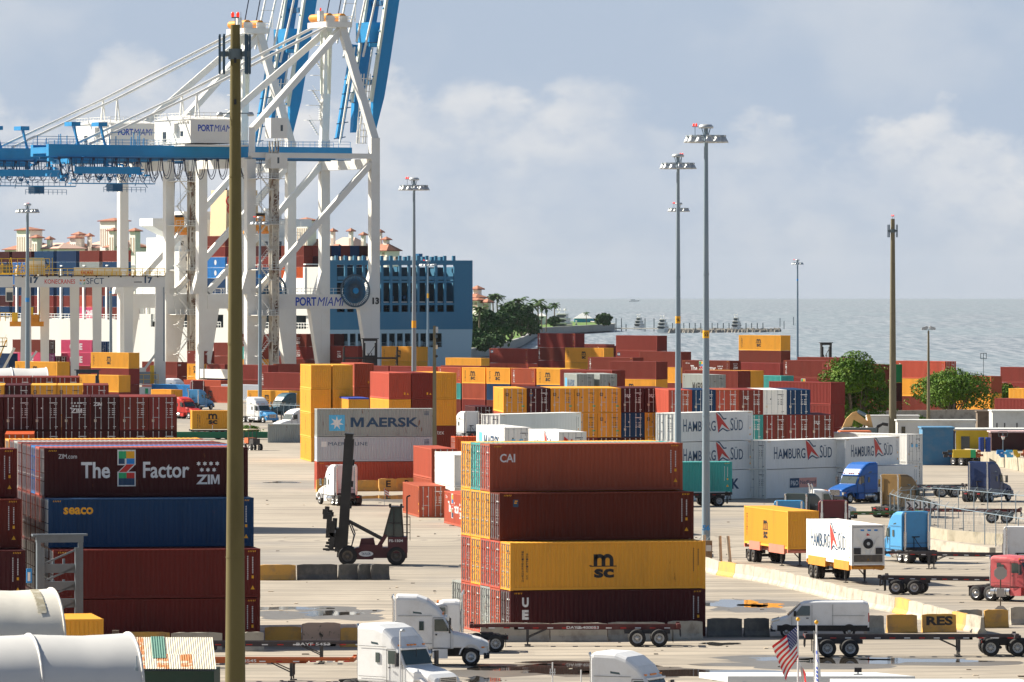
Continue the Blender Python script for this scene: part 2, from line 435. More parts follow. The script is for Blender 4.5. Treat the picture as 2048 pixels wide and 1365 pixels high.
def hs(mb, x, z, w, ink, y=0.0, M=None, faded=False):
    h = w * 0.115
    put_text(mb, 'H', x, z, w * 0.055, h * 1.15, ink, y=y, M=M)
    put_text(mb, 'AMBURG', x + w * 0.07, z, w * 0.47, h * 0.95, ink, bold=.008, y=y, M=M)
    put_text(mb, 'S', x + w * 0.79, z, w * 0.05, h * 1.15, ink, y=y, M=M)
    put_text(mb, 'ÜD', x + w * 0.85, z, w * 0.15, h * 1.2, ink, y=y, M=M)
    a = [(0.545, 1.7), (0.61, 1.35), (0.695, 0.72), (0.785, 0.0), (0.70, 0.35), (0.645, 0.62), (0.60, 0.25), (0.585, -0.15)]
    q = [(x + w * p, z + h * r) for p, r in a]
    tri = [(0, 1, 5), (1, 2, 5), (0, 5, 7), (5, 6, 7), (2, 3, 4), (2, 4, 5)]
    mb.add([(p[0], y - 0.001, p[1]) for p in q], [t[::-1] for t in tri[:2]] + [(0, 7, 5), (2, 4, 3), (2, 5, 4)], M_RED, M)
    mb.add([(x + w * p, y - 0.001, z + h * r) for p, r in ((0.585, -0.2), (0.60, 0.05), (0.66, 0.28), (0.73, 0.05), (0.80, 0.0), (0.73, -0.07), (0.66, 0.16), (0.61, -0.05))], [(0, 7, 2, 1), (7, 6, 2), (2, 6, 5, 3), (3, 5, 4)], ink, M)
    mb.add([(x + w * p, y - 0.001, z + h * r) for p, r in ((0.54, 1.75), (0.60, 1.72), (0.68, 1.15), (0.72, 1.18), (0.72, 1.06), (0.67, 1.03), (0.60, 1.58))], [(0, 6, 1), (1, 6, 5, 2), (2, 5, 4, 3)], ink, M)
def heavy(mb, txt, x, z, w, h, m, y=0.0, M=None, first=0.0, bold=.03):
    """heavy capitals; every M is drawn as its own outline; first: share of the width before the M"""
    n = len(txt); wm = w / (n + .25) * 1.22; i = txt.index('M')
    P = [(0, 0), (0, 1), (.29, 1), (.5, .38), (.71, 1), (1, 1), (1, 0), (.79, 0), (.79, .66), (.58, .04), (.42, .04), (.21, .66), (.21, 0)]
    rest = txt.replace('M', ''); gap = w * .03; wr = w - wm - gap
    xm = x if i == 0 else x + wr + gap
    mb.add([(xm + p[0] * wm, y, z + p[1] * h) for p in P], [tuple(range(13))[::-1]], m, M)
    put_text(mb, rest, x + wm + gap if i == 0 else x, z, wr, h, m, bold=bold, y=y, M=M)
def zimstars(mb, x, z, h, m, y=0.0, M=None):
    heavy(mb, 'ZIM', x, z, h * 0.98, h * 0.40, m, y=y, M=M)
    for i in range(4): star(mb, x + h * (0.1 + 0.26 * i), z + h * 0.86, h * 0.1, 6, m, y, 0.58, M)
    for i in range(3): star(mb, x + h * (0.23 + 0.26 * i), z + h * 0.60, h * 0.1, 6, m, y, 0.58, M)
def zfactor(mb, x, z, w, m, y=0.0, M=None):
    h = w * 0.115
    put_text(mb, 'ZIM.com', x - w * 0.16, z + h * 1.22, w * 0.13, h * 0.27, m, bold=0.0, y=y, M=M)
    put_text(mb, 'The', x, z, w * 0.205, h, m, bold=0.025, y=y, M=M)
    put_text(mb, 'Factor', x + w * 0.44, z, w * 0.33, h, m, bold=0.02, y=y, M=M)
    zimstars(mb, x + w * 0.82, z - h * 0.4, w * 0.17, m, y, M)
    # the coloured letter between the words: a Z of six fields on a white edge
    X, Z_, ww, hh = x + w * 0.258, z - h * 0.5, w * 0.13, h * 2.25
    mb.box(X, X + ww, y - 0.001, y + 0.002, Z_ + hh * 0.58, Z_ + hh, m, M)
    mb.box(X, X + ww, y - 0.001, y + 0.002, Z_, Z_ + hh * 0.40, m, M)
    mb.add([(X + ww * 0.45, y - 0.001, Z_ + hh * 0.6), (X + ww, y - 0.001, Z_ + hh * 0.6), (X + ww * 0.55, y - 0.001, Z_ + hh * 0.38), (X, y - 0.001, Z_ + hh * 0.38)], [(0, 3, 2, 1)], m, M)
    f = lambda a, b, c, d_, mm: mb.box(X + ww * a, X + ww * b, y - 0.004, y - 0.003, Z_ + hh * c, Z_ + hh * d_, mm, M)
    f(0.06, 0.48, 0.76, 0.96, M_GREEN); f(0.48, 0.94, 0.76, 0.96, M_YEL); f(0.06, 0.40, 0.61, 0.76, M_NAVY); f(0.5, 0.94, 0.61, 0.76, M_BLUE)
    f(0.06, 0.5, 0.22, 0.37, M_GREEN); f(0.5, 0.94, 0.22, 0.37, M_RED); f(0.06, 0.94, 0.03, 0.22, M_NAVY)
    mb.add([(X + ww * 0.5, y - 0.004, Z_ + hh * 0.6), (X + ww * 0.92, y - 0.004, Z_ + hh * 0.6), (X + ww * 0.5, y - 0.004, Z_ + hh * 0.39), (X + ww * 0.08, y - 0.004, Z_ + hh * 0.39)], [(0, 3, 2, 1)], M_RED, M)
def vtext(mb, txt, x, ztop, w, step, m, bold=0.02, y=0.0, M=None):
    for i, ch in enumerate(txt):
        if ch != ' ': put_text(mb, ch, x - w / 2, ztop - step * (i + 1) + step * 0.15, w, step * 0.78, m, bold, y=y, M=M)
_dec = {}
def codes(mb, L, Hh, ink, y, M=None, right=True):
    x = L / 2 - 0.45
    for i in range(10): mb.box(x - 0.03, x + 0.03, y, y + 0.002, Hh - 0.55 - i * 0.10, Hh - 0.49 - i * 0.10, ink, M)
    for i in range(13): mb.box(x - 0.32, x - 0.27, y, y + 0.002, Hh - 0.5 - i * 0.11, Hh - 0.43 - i * 0.11, ink, M)
    mb.box(x - 0.06, x + 0.06, y, y + 0.002, Hh - 1.75, Hh - 1.58, M_YEL, M)
    mb.add([(x - 0.12, y, 0.5), (x + 0.12, y, 0.5), (x, y, 0.73)], [(0, 1, 2)], M_YEL, M)
    for sx in (-1, 1):
        for i in range(5):
            xa = sx * (L / 2 - 0.3 - i * 0.1) - 0.03
            mb.add([(xa, y, Hh - 0.2), (xa + 0.04, y, Hh - 0.2), (xa + 0.07, y, Hh - 0.11), (xa + 0.03, y, Hh - 0.11)], [(0, 1, 2, 3)], M_YEL, M)
def conform(me, L):
    """lay lettering over the ribs of the corrugated side it is painted on"""
    a0 = -L / 2 + 0.16; n = max(2, round((L - 0.32) / 0.28)); p = (L - 0.32) / n
    bm = bmesh.new(); bm.from_mesh(me)
    if not bm.verts: bm.free(); return
    lo = min(v.co.x for v in bm.verts); hi = max(v.co.x for v in bm.verts)
    for i in range(n):
        for f_ in (0, .28, .5, .78):
            x = a0 + (i + f_) * p
            if lo < x < hi: bmesh.ops.bisect_plane(bm, geom=bm.verts[:] + bm.edges[:] + bm.faces[:], plane_co=(x, 0, 0), plane_no=(1, 0, 0), dist=1e-5)
    for v in bm.verts:
        q = ((v.co.x - a0) / p) % 1.0; k = 0 if q < .28 else (q - .28) / .22 if q < .5 else 1 if q < .78 else (1 - q) / .22
        if 0 < v.co.x - a0 < n * p: v.co.y -= math.copysign(0.050 * k, v.co.y)
    bm.to_mesh(me); bm.free()
def decal_mesh(dk, L, Hh, side, kind='reefer'):
    key = (dk, L, Hh, side, kind)
    if key in _dec: return _dec[key]
    mb = MB(); y = -CW / 2 + (0.006 if kind == 'dry' else -0.008)
    M = None if side < 0 else Matrix.Rotation(math.pi, 4, 'Z')
    x0 = -L / 2
    ink = M_WHITE
    if dk == 'msc': msc(mb, -0.9 if L > 8 else -0.8, 0.72, 1.45, M_BLACK, y, M); vtext(mb, 'MEDITERRANEAN', x0 + 0.78, Hh - 0.5, 0.13, 0.145, M_BLACK, y=y, M=M); vtext(mb, 'SHIPPING CO', x0 + 1.05, Hh - 0.65, 0.12, 0.145, M_BLACK, y=y, M=M); codes(mb, L, Hh, M_BLACK, y, M)
    elif dk == 'mscworn': msc(mb, -0.8, 0.6, 1.4, M_WBLK, y, M); vtext(mb, 'MEDSHIPCO', x0 + 0.8, Hh - 0.5, 0.22, 0.2, M_WBLK, y=y, M=M)
    elif dk == 'mscv': vtext(mb, 'MEDITERRANEAN', 0, Hh - 0.5, 0.5, 0.13, M_BLACK, y=y, M=M)
    elif dk == 'zim': zfactor(mb, x0 + 2.2, 1.1, 8.4, ink, y, M); codes(mb, L, Hh, ink, y, M)
    elif dk == 'zims': zimstars(mb, x0 + L * 0.42, 0.55, 1.4, ink, y, M); put_text(mb, 'ZIM', x0 + 0.4, Hh - 0.45, 0.6, 0.18, ink, 0.02, y=y, M=M)
    elif dk == 'seaco': put_text(mb, 'seaco', x0 + 0.9, Hh - 0.93, 1.75, 0.42, M_YEL, 0.03, y=y, M=M); codes(mb, L, Hh, ink, y, M)
    elif dk == 'cai': put_text(mb, 'CAI', x0 + 0.65, Hh - 1.12, 0.95, 0.52, ink, 0.02, y=y, M=M); codes(mb, L, Hh, ink, y, M)
    elif dk == 'caisq': mb.box(x0 + 0.35, x0 + 1.15, y, y + 0.002, Hh - 0.95, Hh - 0.35, M_NAVY, M); put_text(mb, 'CAI', x0 + 0.42, Hh - 0.82, 0.66, 0.34, ink, 0.02, y=y - 0.003, M=M); codes(mb, L, Hh, ink, y, M)
    elif dk == 'flor': mb.box(x0 + 0.85, x0 + 1.18, y, y + 0.002, Hh - 0.85, Hh - 0.4, M_NAVY, M); mb.box(x0 + 0.95, x0 + 1.13, y - 0.004, y - 0.002, Hh - 0.53, Hh - 0.46, M_YEL, M); mb.box(x0 + 0.92, x0 + 1.08, y - 0.004, y - 0.002, Hh - 0.65, Hh - 0.58, M_YEL, M); codes(mb, L, Hh, ink, y, M)
    elif dk == 'ues': vtext(mb, 'UES', x0 + 0.95, Hh - 0.35, 0.42, 0.75, ink, 0.06, y=y, M=M); codes(mb, L, Hh, ink, y, M)
    elif dk == 'maersk':
        mb.box(x0 + 1.25, x0 + 2.9, y, y + 0.002, 0.6, 2.25, M_SKY, M); star(mb, x0 + 2.07, 1.42, 0.72, 7, M_WHITE, y - 0.003, 0.42, M)
        heavy(mb, 'MAERSK', x0 + 3.5, 0.98, 7.1, 1.0, M_NAVY, y=y, M=M)
        for i in range(3): mb.box(L / 2 - 1.0, L / 2 - 0.5, y, y + 0.002, Hh - 0.4 - i * 0.14, Hh - 0.33 - i * 0.14, M_NAVY, M)
    elif dk == 'maerskline':
        mb.box(x0 + 0.45, x0 + 1.0, y, y + 0.002, Hh - 1.05, Hh - 0.5, M_WHITE, M); put_text(mb, 'MAERSK LINE', x0 + 1.2, Hh - 0.92, 4.1, 0.36, M_NAVY, 0.0, y=y, M=M)
        for i in range(4): mb.box(L / 2 - 1.0, L / 2 - 0.45, y, y + 0.002, Hh - 0.4 - i * 0.14, Hh - 0.33 - i * 0.14, M_NAVY, M)
    elif dk == 'maerskr': heavy(mb, 'MAERSK', x0 + 3.4, 1.0, 6.6, 1.05, M_NAVY, y=y, M=M); mb.box(x0 + 1.2, x0 + 2.6, y, y + 0.002, 0.85, 2.25, M_SKY, M)
    elif dk == 'maerskworn': heavy(mb, 'MAERSK', x0 + 4.6, 0.55, 5.2, 1.2, M_WBLK, y=y, M=M)
    elif dk == 'hs': hs(mb, x0 + 1.3, 1.0, 9.3, M_NAVY, y, M); codes(mb, L, Hh, M_NAVY, y, M)
    elif dk == 'pno':
        mb.box(x0 + 3.8, x0 + 5.3, y, y + 0.002, 1.0, 1.95, M_NAVY, M); mb.box(x0 + 5.3, x0 + 8.1, y, y + 0.002, 1.0, 1.95, M_SAL, M)
        put_text(mb, 'P&O', x0 + 3.95, 1.22, 1.2, 0.5, M_WHITE, 0.01, y=y - 0.004, M=M); put_text(mb, 'Nedlloyd', x0 + 5.45, 1.22, 2.5, 0.5, M_NAVY, 0.01, y=y - 0.004, M=M)
    elif dk == 'cn': put_text(mb, 'cn', x0 + 4.6, 0.9, 1.6, 0.7, M_YEL, 0.02, y=y, M=M); codes(mb, L, Hh, M_NAVY, y, M)
    elif dk == 'one': put_text(mb, 'ONE', x0 + 3.4 if L > 8 else x0 + 1, 0.65, L * 0.42, 1.5, M_WHITE, 0.05, y=y, M=M)
    elif dk == 'tritex': vtext(mb, 'TRITON', x0 + 0.6, Hh - 0.3, 0.36, 0.34, ink, 0.01, y=y, M=M); codes(mb, L, Hh, ink, y, M)
    elif dk == 't': put_text(mb, 'T', x0 + 0.9, Hh - 0.85, 0.4, 0.45, ink, 0.01, y=y, M=M); codes(mb, L, Hh, ink, y, M)
    elif dk == 'evt': mb.box(x0 + 5.0, x0 + 5.5, y, y + 0.002, 0.35, 2.4, M_WHITE, M); codes(mb, L, Hh, ink, y, M)
    elif dk == 'cosco': star(mb, 0.5, 1.3, 0.75, 12, M_WHITE, y, 0.8, M)
    else: codes(mb, L, Hh, M_BLACK if dk == 'k' else ink, y, M)
    _dec[key] = mb.mesh('lettering')
    if kind == 'dry': conform(_dec[key], L)
    return _dec[key]
_ed = {}
def end_decal(dk, Hh, sx):
    """lettering on an end face; local origin at the end face centre"""
    k = (dk, Hh, sx)
    if k in _ed: return _ed[k]
    mb = MB(); M = Matrix.Rotation(R(-90 if sx < 0 else 90), 4, 'Z'); y = -0.004 if dk[0] != '-' else -0.004
    y = -0.02
    if dk == 'tex': put_text(mb, 'tex', -0.85, Hh - 0.95, 0.62, 0.36, M_WHITE, 0.0, y=y, M=M)
    elif dk == 'ex': put_text(mb, 'tex', -0.95, Hh - 0.95, 0.8, 0.4, M_WHITE, 0.0, y=y, M=M)
    elif dk == 'm': msc(mb, -0.98, Hh - 0.85, 0.36, M_BLACK, y, M); mb.box(0.68, 0.98, y, y + 0.002, 0.62, 0.78, M_GREEN, M)
    elif dk == 'z': heavy(mb, 'ZIM', -1.0, Hh - 0.78, 0.72, 0.3, M_WHITE, y=y, M=M)
    elif dk == 'zs': zimstars(mb, -0.45, Hh - 1.4, 1.0, M_WHITE, y, M)
    elif dk == 'star': mb.box(-0.55, -0.25, y, y + 0.002, Hh - 1.35, Hh - 1.05, M_SKY, M); mb.box(0.15, 0.45, y, y + 0.002, Hh - 1.35, Hh - 1.05, M_SKY, M)
    elif dk == 'fl': mb.box(-0.98, -0.64, y, y + 0.002, Hh - 0.85, Hh - 0.45, M_NAVY, M); mb.box(-0.92, -0.7, y - 0.004, y - 0.002, Hh - 0.62, Hh - 0.54, M_YEL, M)
    elif dk == 'cai': put_text(mb, 'CAI', -0.95, Hh - 0.85, 0.75, 0.36, M_WHITE, 0.02, y=y, M=M)
    elif dk == 'flag': mb.add([(-0.75, y, Hh - 0.4), (-0.75, y, Hh - 0.95), (-0.35, y, Hh - 0.7)], [(0, 1, 2)], M_RED, M); mb.add([(-0.1, y, Hh - 0.6), (-0.2, y, Hh - 0.85), (0.2, y, Hh - 0.95)], [(0, 1, 2)], M_RED, M)
    elif dk == 'e': mb.box(0.2, 0.55, y, y + 0.002, Hh - 0.7, Hh - 0.55, M_YEL, M); mb.box(-0.9, -0.5, y, y + 0.002, Hh - 0.75, Hh - 0.65, M_YEL, M)
    elif dk == 'tri': mb.add([(0.75, y, 0.5), (1.0, y, 0.5), (0.875, y, 0.72)], [(0, 1, 2)], M_YEL, M); mb.box(0.45, 0.62, y, y + 0.002, 0.5, 0.75, M_YEL, M)
    _ed[k] = mb.mesh('lettering'); return _ed[k]

SAY = {'msc': 'black lettering', 'mscworn': 'worn black lettering', 'zim': 'large white slogan', 'zims': 'white stars', 'seaco': 'orange lettering', 'cai': 'white lettering',
       'caisq': 'small blue square', 'flor': 'small navy emblem', 'ues': 'white vertical letters', 'maersk': 'blue star emblem', 'maerskline': 'small dark lettering', 'maerskr': 'dark lettering',
       'hs': 'red flag emblem', 'pno': 'navy and salmon sign', 'cn': 'orange letters', 'one': 'large white letters', 'tritex': 'vertical white letters', 'cosco': 'round white emblem', 'maerskworn': 'worn dark lettering', 'evt': 'white stripe'}
TIER = ['bottom', 'second', 'third', 'fourth', 'fifth', 'sixth']
# boxes wholly hidden behind others (the photograph shows nothing of them), by their place in the building order
UNSEEN = {2, 5, 9, 13, 25, 29, 30, 33, 34, 35, 37, 38, 39, 41, 43, 46, 47, 50, 52, 54, 56, 90, 92, 94, 100, 102, 104, 106, 108, 109, 115, 116, 119, 120, 123, 126, 127, 130, 134, 138, 139, 144, 147, 148, 167, 169, 191, 201, 202, 205, 209, 212, 214, 217, 218, 220, 221, 223, 226, 227, 232, 235, 236, 238, 239, 241, 242, 245, 246, 247, 248, 249, 251, 252, 254, 257, 258, 260, 261, 287, 290, 294, 298, 302, 303, 304, 306, 307, 308, 310, 313, 314, 319, 324, 344, 349, 357, 360, 362, 363, 365, 366, 368, 370, 371, 391, 394, 397, 400, 402, 404, 405, 406, 407, 408, 415, 469, 475, 511}
built = [-1]
def container(x, y, z, ang, col, Hc='9', L=40, dec=None, edec=None, doors=(), kind=None, label='', group=None, side=-1, sends=(), noletter=False, tarp=False):
    """x, y: centre of the footprint"""
    built[0] += 1
    if built[0] in UNSEEN: return None
    Lm, Hh = LEN[L], HTS[Hc]; kind = kind or ('reefer' if col == 'w' else 'dry')
    P = PA[col]
    o = ob('shipping_container', body_mesh(Lm, Hh, kind, tuple(doors)), None, (x, y, z), ang, P)
    tag(o, label, 'container', group)
    ink = 'k' if col in 'ywgl' else 'w'
    for sx in doors:
        for leaf in (-1, 1): ob('door', door_mesh(Hh, kind, sx, leaf, ink), o, (sx * Lm / 2, 0, 0), 0, P)
    if dec: ob('lettering', decal_mesh(dec, Lm, Hh, side, kind), o)
    if edec:
        for sx, dk in edec: ob('end_lettering', end_decal(dk, Hh, sx), o, (sx * (Lm / 2 - (0.0 if sx in doors else 0.0)), 0, 0))
    if tarp:
        t = MB(); t.box(-Lm / 2 - .02, Lm / 2 + .02, -CW / 2 - .02, CW / 2 + .02, Hh - .12, Hh + .04, M_TARP); ob('tarpaulin', t, o)
    return o
M_TARP = mat('blue_tarpaulin', (0.03, 0.06, 0.36), rough=0.5)

def corner_centre(px, s, ang, i, j, L, gap=(0, 0)):
    """world centre of a footprint whose corner (i along x, j along y, each -1/1) stands in column px at scale s"""
    X, Y = W(px, s); c, sn = math.cos(ang), math.sin(ang)
    ax, ay = i * LEN[L] / 2, j * CW / 2
    return X - (c * ax - sn * ay), Y - (sn * ax + c * ay)
def stack(mode, px, s, deg, tiers, phrase, group, L=40, shift=(0, 0), first=0, z0=0.0, doors=None, total=None):
    """mode L: near corner is the left front one, long side to the right;  R: near corner is the right front one, long side to the left;
       E: end faces the camera, near corner the left front one.  shift: metres along the container's own x and y.
       tiers: bottom to top, tokens colour+height[:side lettering[:end lettering]], '-' leaves a tier out"""
    if mode == 'L': ang, i, j = R(deg), -1, -1; side = -1; de = (-1,)
    elif mode == 'R': ang, i, j = R(-deg), 1, -1; side = -1; de = ()
    else: ang, i, j = R(90 + deg), -1, 1; side = 1; de = (-1,)
    if doors is not None: de = doors
    x, y = corner_centre(px, s, ang, i, j, L)
    x += math.cos(ang) * shift[0] - math.sin(ang) * shift[1]; y += math.sin(ang) * shift[0] + math.cos(ang) * shift[1]
    z = z0; T = tiers.split(); r = None
    for k, t in enumerate(T):
        hid = t.startswith('-'); t = t.lstrip('-'); a = t.split(':'); c, hh = a[0][0], a[0][1]
        flag = a[0][2:]
        Hh = HTS[hh]
        if not hid:
            dec = a[1] if len(a) > 1 and a[1] else ('w' if mode == 'L' else None)
            ed = a[2] if len(a) > 2 else None
            say = SAY.get(dec)
            cn = PN[c]
            lab = cn + (' 20-foot' if L == 20 else '') + ' container' + (' with ' + say if say and len(phrase.split()) < (8 if L == 40 else 7) else '') + ', ' + (TIER[k] + ' in ' if len(T) > 1 else 'in ') + phrase
            es = (-1 if mode in 'LE' else 1)
            jx = (rnd.uniform(-.02, .02), rnd.uniform(-.02, .02))
            r = container(x + jx[0], y + jx[1], z, ang, c, hh, L, dec, [(es, ed)] if ed else None, de, label=lab, group=group, side=side, tarp='T' in flag)
        z += Hh + 0.006
    return r
# ---------------------------------------------------------------- container stacks
G1 = 'containers stacked in rows by the yard lane'
G2 = 'containers with their door ends turned to the viewer'
G3 = 'containers stacked in the far rows by the water'
NTH = ['front', 'second', 'third', 'fourth', 'fifth', 'sixth', 'seventh', 'eighth', 'ninth', 'tenth', 'eleventh']
# left foreground stack: rows run away from the viewer
sA, aA, pitchA = 34.2, 10.0, 2.75
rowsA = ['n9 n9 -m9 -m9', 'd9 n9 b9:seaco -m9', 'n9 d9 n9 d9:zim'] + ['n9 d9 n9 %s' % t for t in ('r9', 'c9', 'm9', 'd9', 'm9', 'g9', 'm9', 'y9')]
for k, t in enumerate(rowsA):
    t = ' '.join(q for q in t.split() if not q.startswith('-'))
    stack('L', 107, sA, aA, t, NTH[k] + ' row of the dark stack behind the concrete pole', G1, shift=(0, k * pitchA))
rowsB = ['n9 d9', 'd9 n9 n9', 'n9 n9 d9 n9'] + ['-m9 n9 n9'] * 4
for k, t in enumerate(rowsB):
    stack('L', 107, sA, aA, t, NTH[k] + ' row of the stack cut by the left edge', G1, shift=(-12.19 - 1.62, k * pitchA), doors=())
# centre foreground stack
sB, aB, pitchB = 33.27, 14.0, 2.52
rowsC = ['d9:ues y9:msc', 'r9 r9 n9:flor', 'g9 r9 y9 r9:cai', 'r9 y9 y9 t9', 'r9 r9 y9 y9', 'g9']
for k, t in enumerate(rowsC):
    stack('L', 1020, sB, aB, t, NTH[k] + ' row of the stack behind the bare chassis', G1, shift=(0, k * pitchB))
# end-on rows on the left
def erow(px, s, deg, cols, phrase, pitch=2.50, **kw):
    for k, t in enumerate(cols):
        stack('E', px, s, deg, t, '%s column, %s' % (NTH[k] if k else 'first', phrase), G2, shift=(0, -k * pitch), **kw)
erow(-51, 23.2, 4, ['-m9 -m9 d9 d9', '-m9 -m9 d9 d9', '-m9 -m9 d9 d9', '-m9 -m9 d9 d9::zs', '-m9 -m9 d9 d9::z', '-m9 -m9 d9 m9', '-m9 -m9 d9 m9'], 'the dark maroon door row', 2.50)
erow(-42, 20.8, 4, ['-m9 -m9 m9 y9::m', '-m9 -m9 m9 d9::m', '-m9 -m9 y9 y9::m', '-m9 -m9 y9 y9::m', '-m9 -m9 m9 m9'], 'the yellow and maroon door row', 2.50)
erow(-32, 19.2, 4, ['-m9 -m9 m9 m9'] * 4, 'the farther maroon door row', 2.50)
stack('E', 10, 23.75, 4, 'o9 o9 o9', 'the orange red stack before the dark door row', G2)
# the yellow tower and its neighbours left of centre
for k in range(2): stack('E', 621.8, 16.7, 8, 'y9:mscv:e y9:mscv:e y9:mscv:e y9:mscv:e', ('left' if k == 0 else 'right') + ' column of the tall yellow tower', G2, shift=(0, -k * 2.62), doors=())
stack('E', 708.6, 16.4, 9, 'y9 y9 r9 r9::tri', 'the red topped stack beside the yellow tower', G2, doors=())
stack('E', 740, 14.7, 9, 'm9 m9 r9', 'the small stack between two red topped stacks', G2, doors=())
stack('E', 778, 18.3, 11, 'm9 y9 y9 r9::tri', 'first column behind the star emblem stack', G2, doors=())
stack('E', 778, 18.3, 11, 'm9 m9 m9 m9::tri', 'middle column behind the star emblem stack', G2, doors=(), shift=(0, -2.52))
stack('E', 778, 18.3, 11, 'm9 m9::ex y9::e y9::e', 'last column behind the star emblem stack', G2, doors=(), shift=(0, -5.04))
stack('E', 697, 16.9, 8, 'm8 m8 y8T', 'the stack under a blue tarpaulin', G2, doors=())
stack('L', 633.8, 19.3, 8, 'r9:t l8:maerskline g9:maersk', 'the grey and white stack behind the black mast', G1, doors=())
# double row of door ends in the middle
tops = ['y8:mscv:m', 'd8::fl', 'y8::m', 'y8::m', 'y8::m', 'd8::tex', 'd8::tex']
thr = ['r8', 'y8', 'y8', 'y8::m', 'y8::m', 'b8', 'y8::m']
for k in range(7):
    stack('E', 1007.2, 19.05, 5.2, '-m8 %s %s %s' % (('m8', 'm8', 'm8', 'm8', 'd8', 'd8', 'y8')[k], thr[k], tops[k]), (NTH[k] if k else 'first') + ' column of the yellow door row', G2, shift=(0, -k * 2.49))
tops = ['r8', 'b8', 'r8', 'm8::tex', 'w8', 'b8']
thr = ['m8', 'm8', 'm8', 't8', 'm8', 'm8', 'm8::tex']
for k in range(7):
    stack('E', 1337.3, 19.35, 5.6, '-m8 -m8 %s %s' % (thr[k], tops[k] if k < 6 else '-m8'), (NTH[k] if k else 'first') + ' column of the door row left of the tree', G2, shift=(0, -k * 2.47))
# white reefers
stack('L', 1350, 20.4, 49, 'w9:maerskr w9:hs w9:hs', 'the white stack behind the light masts', G1)
stack('L', 1532, 20.15, 49, 'w9:pno w9:hs', 'the white stack above the blue truck cab', G1)
stack('L', 1691, 19.9, 49, 'w9:cn', 'the row behind the blue truck', G1)
stack('L', 1691, 19.9, 60, 'w9:hs', 'the second tier above the blue truck', G1, z0=2.902, doors=())
stack('R', 1811, 19.35, 45, 'w9', 'the first tier beside the maroon truck', G1, doors=(1,), shift=(0.2, 0))
stack('R', 1811, 19.35, 45, 'w9::star', 'the upper tier beside the maroon truck', G1, z0=2.902, doors=(1,), shift=(0.2, 0))
stack('L', 1000, 20.6, 49, '-w9 w9 w9:k', 'the long white stack behind the centre', G1)
stack('E', 1009, 22.7, 12, '-w9 w9 w9:maerskr:star', 'the white pair with blue door stars', G2)
stack('E', 1117, 23.4, 12, '-w9 w9 w9:hs:flag', 'the white pair with red door flags', G2)
# left of the centre stack
stack('E', 838, 21.9, 8, 'r9:k', 'front of the star emblem stack, alone on the lane', G2)
stack('E', 929, 22.9, 9, 'r9:zim', 'front of the white reefer, alone', G2)
stack('E', 908.5, 22.0, 9, 'w9 w9', 'the white reefer pair left of centre', G2, doors=())
stack('E', 863, 21.2, 9, 'r9 r9::cai', 'the red pair left of the white reefer', G2)
stack('L', 910.5, 19.65, 10.5, 'o9 o9', 'the orange red pair beneath the white reefers', G1)

# far rows: long side lit, running to the left and away
def far(px, s, tiers, phrase, L=40, th=52, **kw): return stack('R', px, s, th, tiers, phrase, G3, L=L, **kw)
far(1314, 10.7, 'm9 m9 m9:caisq m9', 'the tall stack before the rocky pier')
far(1150, 9.95, 'm9 m9 m8:tritex m9:tritex', 'the stack before the moored yacht')
far(1208, 10.2, 'm9 y9 y9:msc', 'the stack right of the moored yacht')
far(1211, 9.6, '-m9 m9 m9', 'the stack peeping over a yellow one')
far(1056, 10.3, 'm9 r9 m9:caisq', 'the stack by the blue stern')
far(1268, 9.9, 'm9 m9 m9:tritex', 'the low stack beside the tall stack')
far(1265, 11.7, 'm9 m9 m9:tritex:tex', 'the nearer long stack in the middle')
far(1312, 12.35, 'm9 y9:msc m9', 'the stack above the yellow lettering')
far(1224, 13.75, 'm9 m9 m9', 'the stack behind two grey door ends')
far(1362, 10.8, 'm9 y9 m9', 'the stack between the two blue masts')
far(1459, 12.2, 'm9 m9 m9:zim:zs', 'the stack right of the blue mast')
far(1475, 13.8, 'm9 m9 m9', 'the maroon end stack beside a yellow end')
far(1475, 13.8, 'y9 y9 y9', 'the yellow end stack beside a maroon end', shift=(0, 2.5))
far(1561, 10.65, 'm9 m9 m9 y9:msc', 'the tall stack topped with yellow')
far(1538, 11.8, 'm8 m8 b8::e', 'the stack below the tall yellow top')
far(1560, 12.0, 'm8 m8 m9::zs', 'the stack hidden behind the blue one')
far(1562, 13.6, 'r8 e8 t8', 'the teal topped stack')
far(1664, 12.2, 'm9 m9:zim m9:tritex', 'the wide stack left of the big tree')
far(1688, 11.7, 'm9 m9 m9', 'the stack glimpsed above the wide one')
far(1747, 12.7, 'm9 m9 m9:zim', 'the stack behind the big tree')
far(1661, 15.6, 'm9 m9 m9', 'the nearer stack left of the big tree')
far(1757, 12.8, 'm9 m9 m9', 'the stack behind the second concrete pole')
far(1757, 12.8, 'm9 d9::cai e9', 'the green topped stack by the second pole', shift=(0, 2.5))
far(1890, 12.3, 'm9 y9 r9:t', 'the red topped stack behind the round tree', doors=(1,))
far(1982, 11.9, 'y9 r9', 'the low stack right of the round tree')
far(2090, 10.8, 'm9 m9', 'the stack cut by the right edge')
far(2130, 13.6, 'm9 y9', 'the yellow topped pair at the right edge')
far(2120, 12.4, 'm9', 'the lone tier at the right edge')
far(409, 9.95, 'y8 y8:msc m8:zims:z', 'the short stack right of the white cab', L=20)
far(449, 10.0, 'b8 m8', 'the short pair touching the concrete pole', L=20)
far(493, 9.4, 'r9 m9 m9', 'the stack under the crane leg')
far(504.5, 9.75, 'm9 y9 t8 m8:zims:z', 'the short stack with a teal tier', L=20)
far(504.5, 9.75, 'm9 y9 m8 m8', 'the dark ended stack by the thin mast', L=20, shift=(0, 2.55))
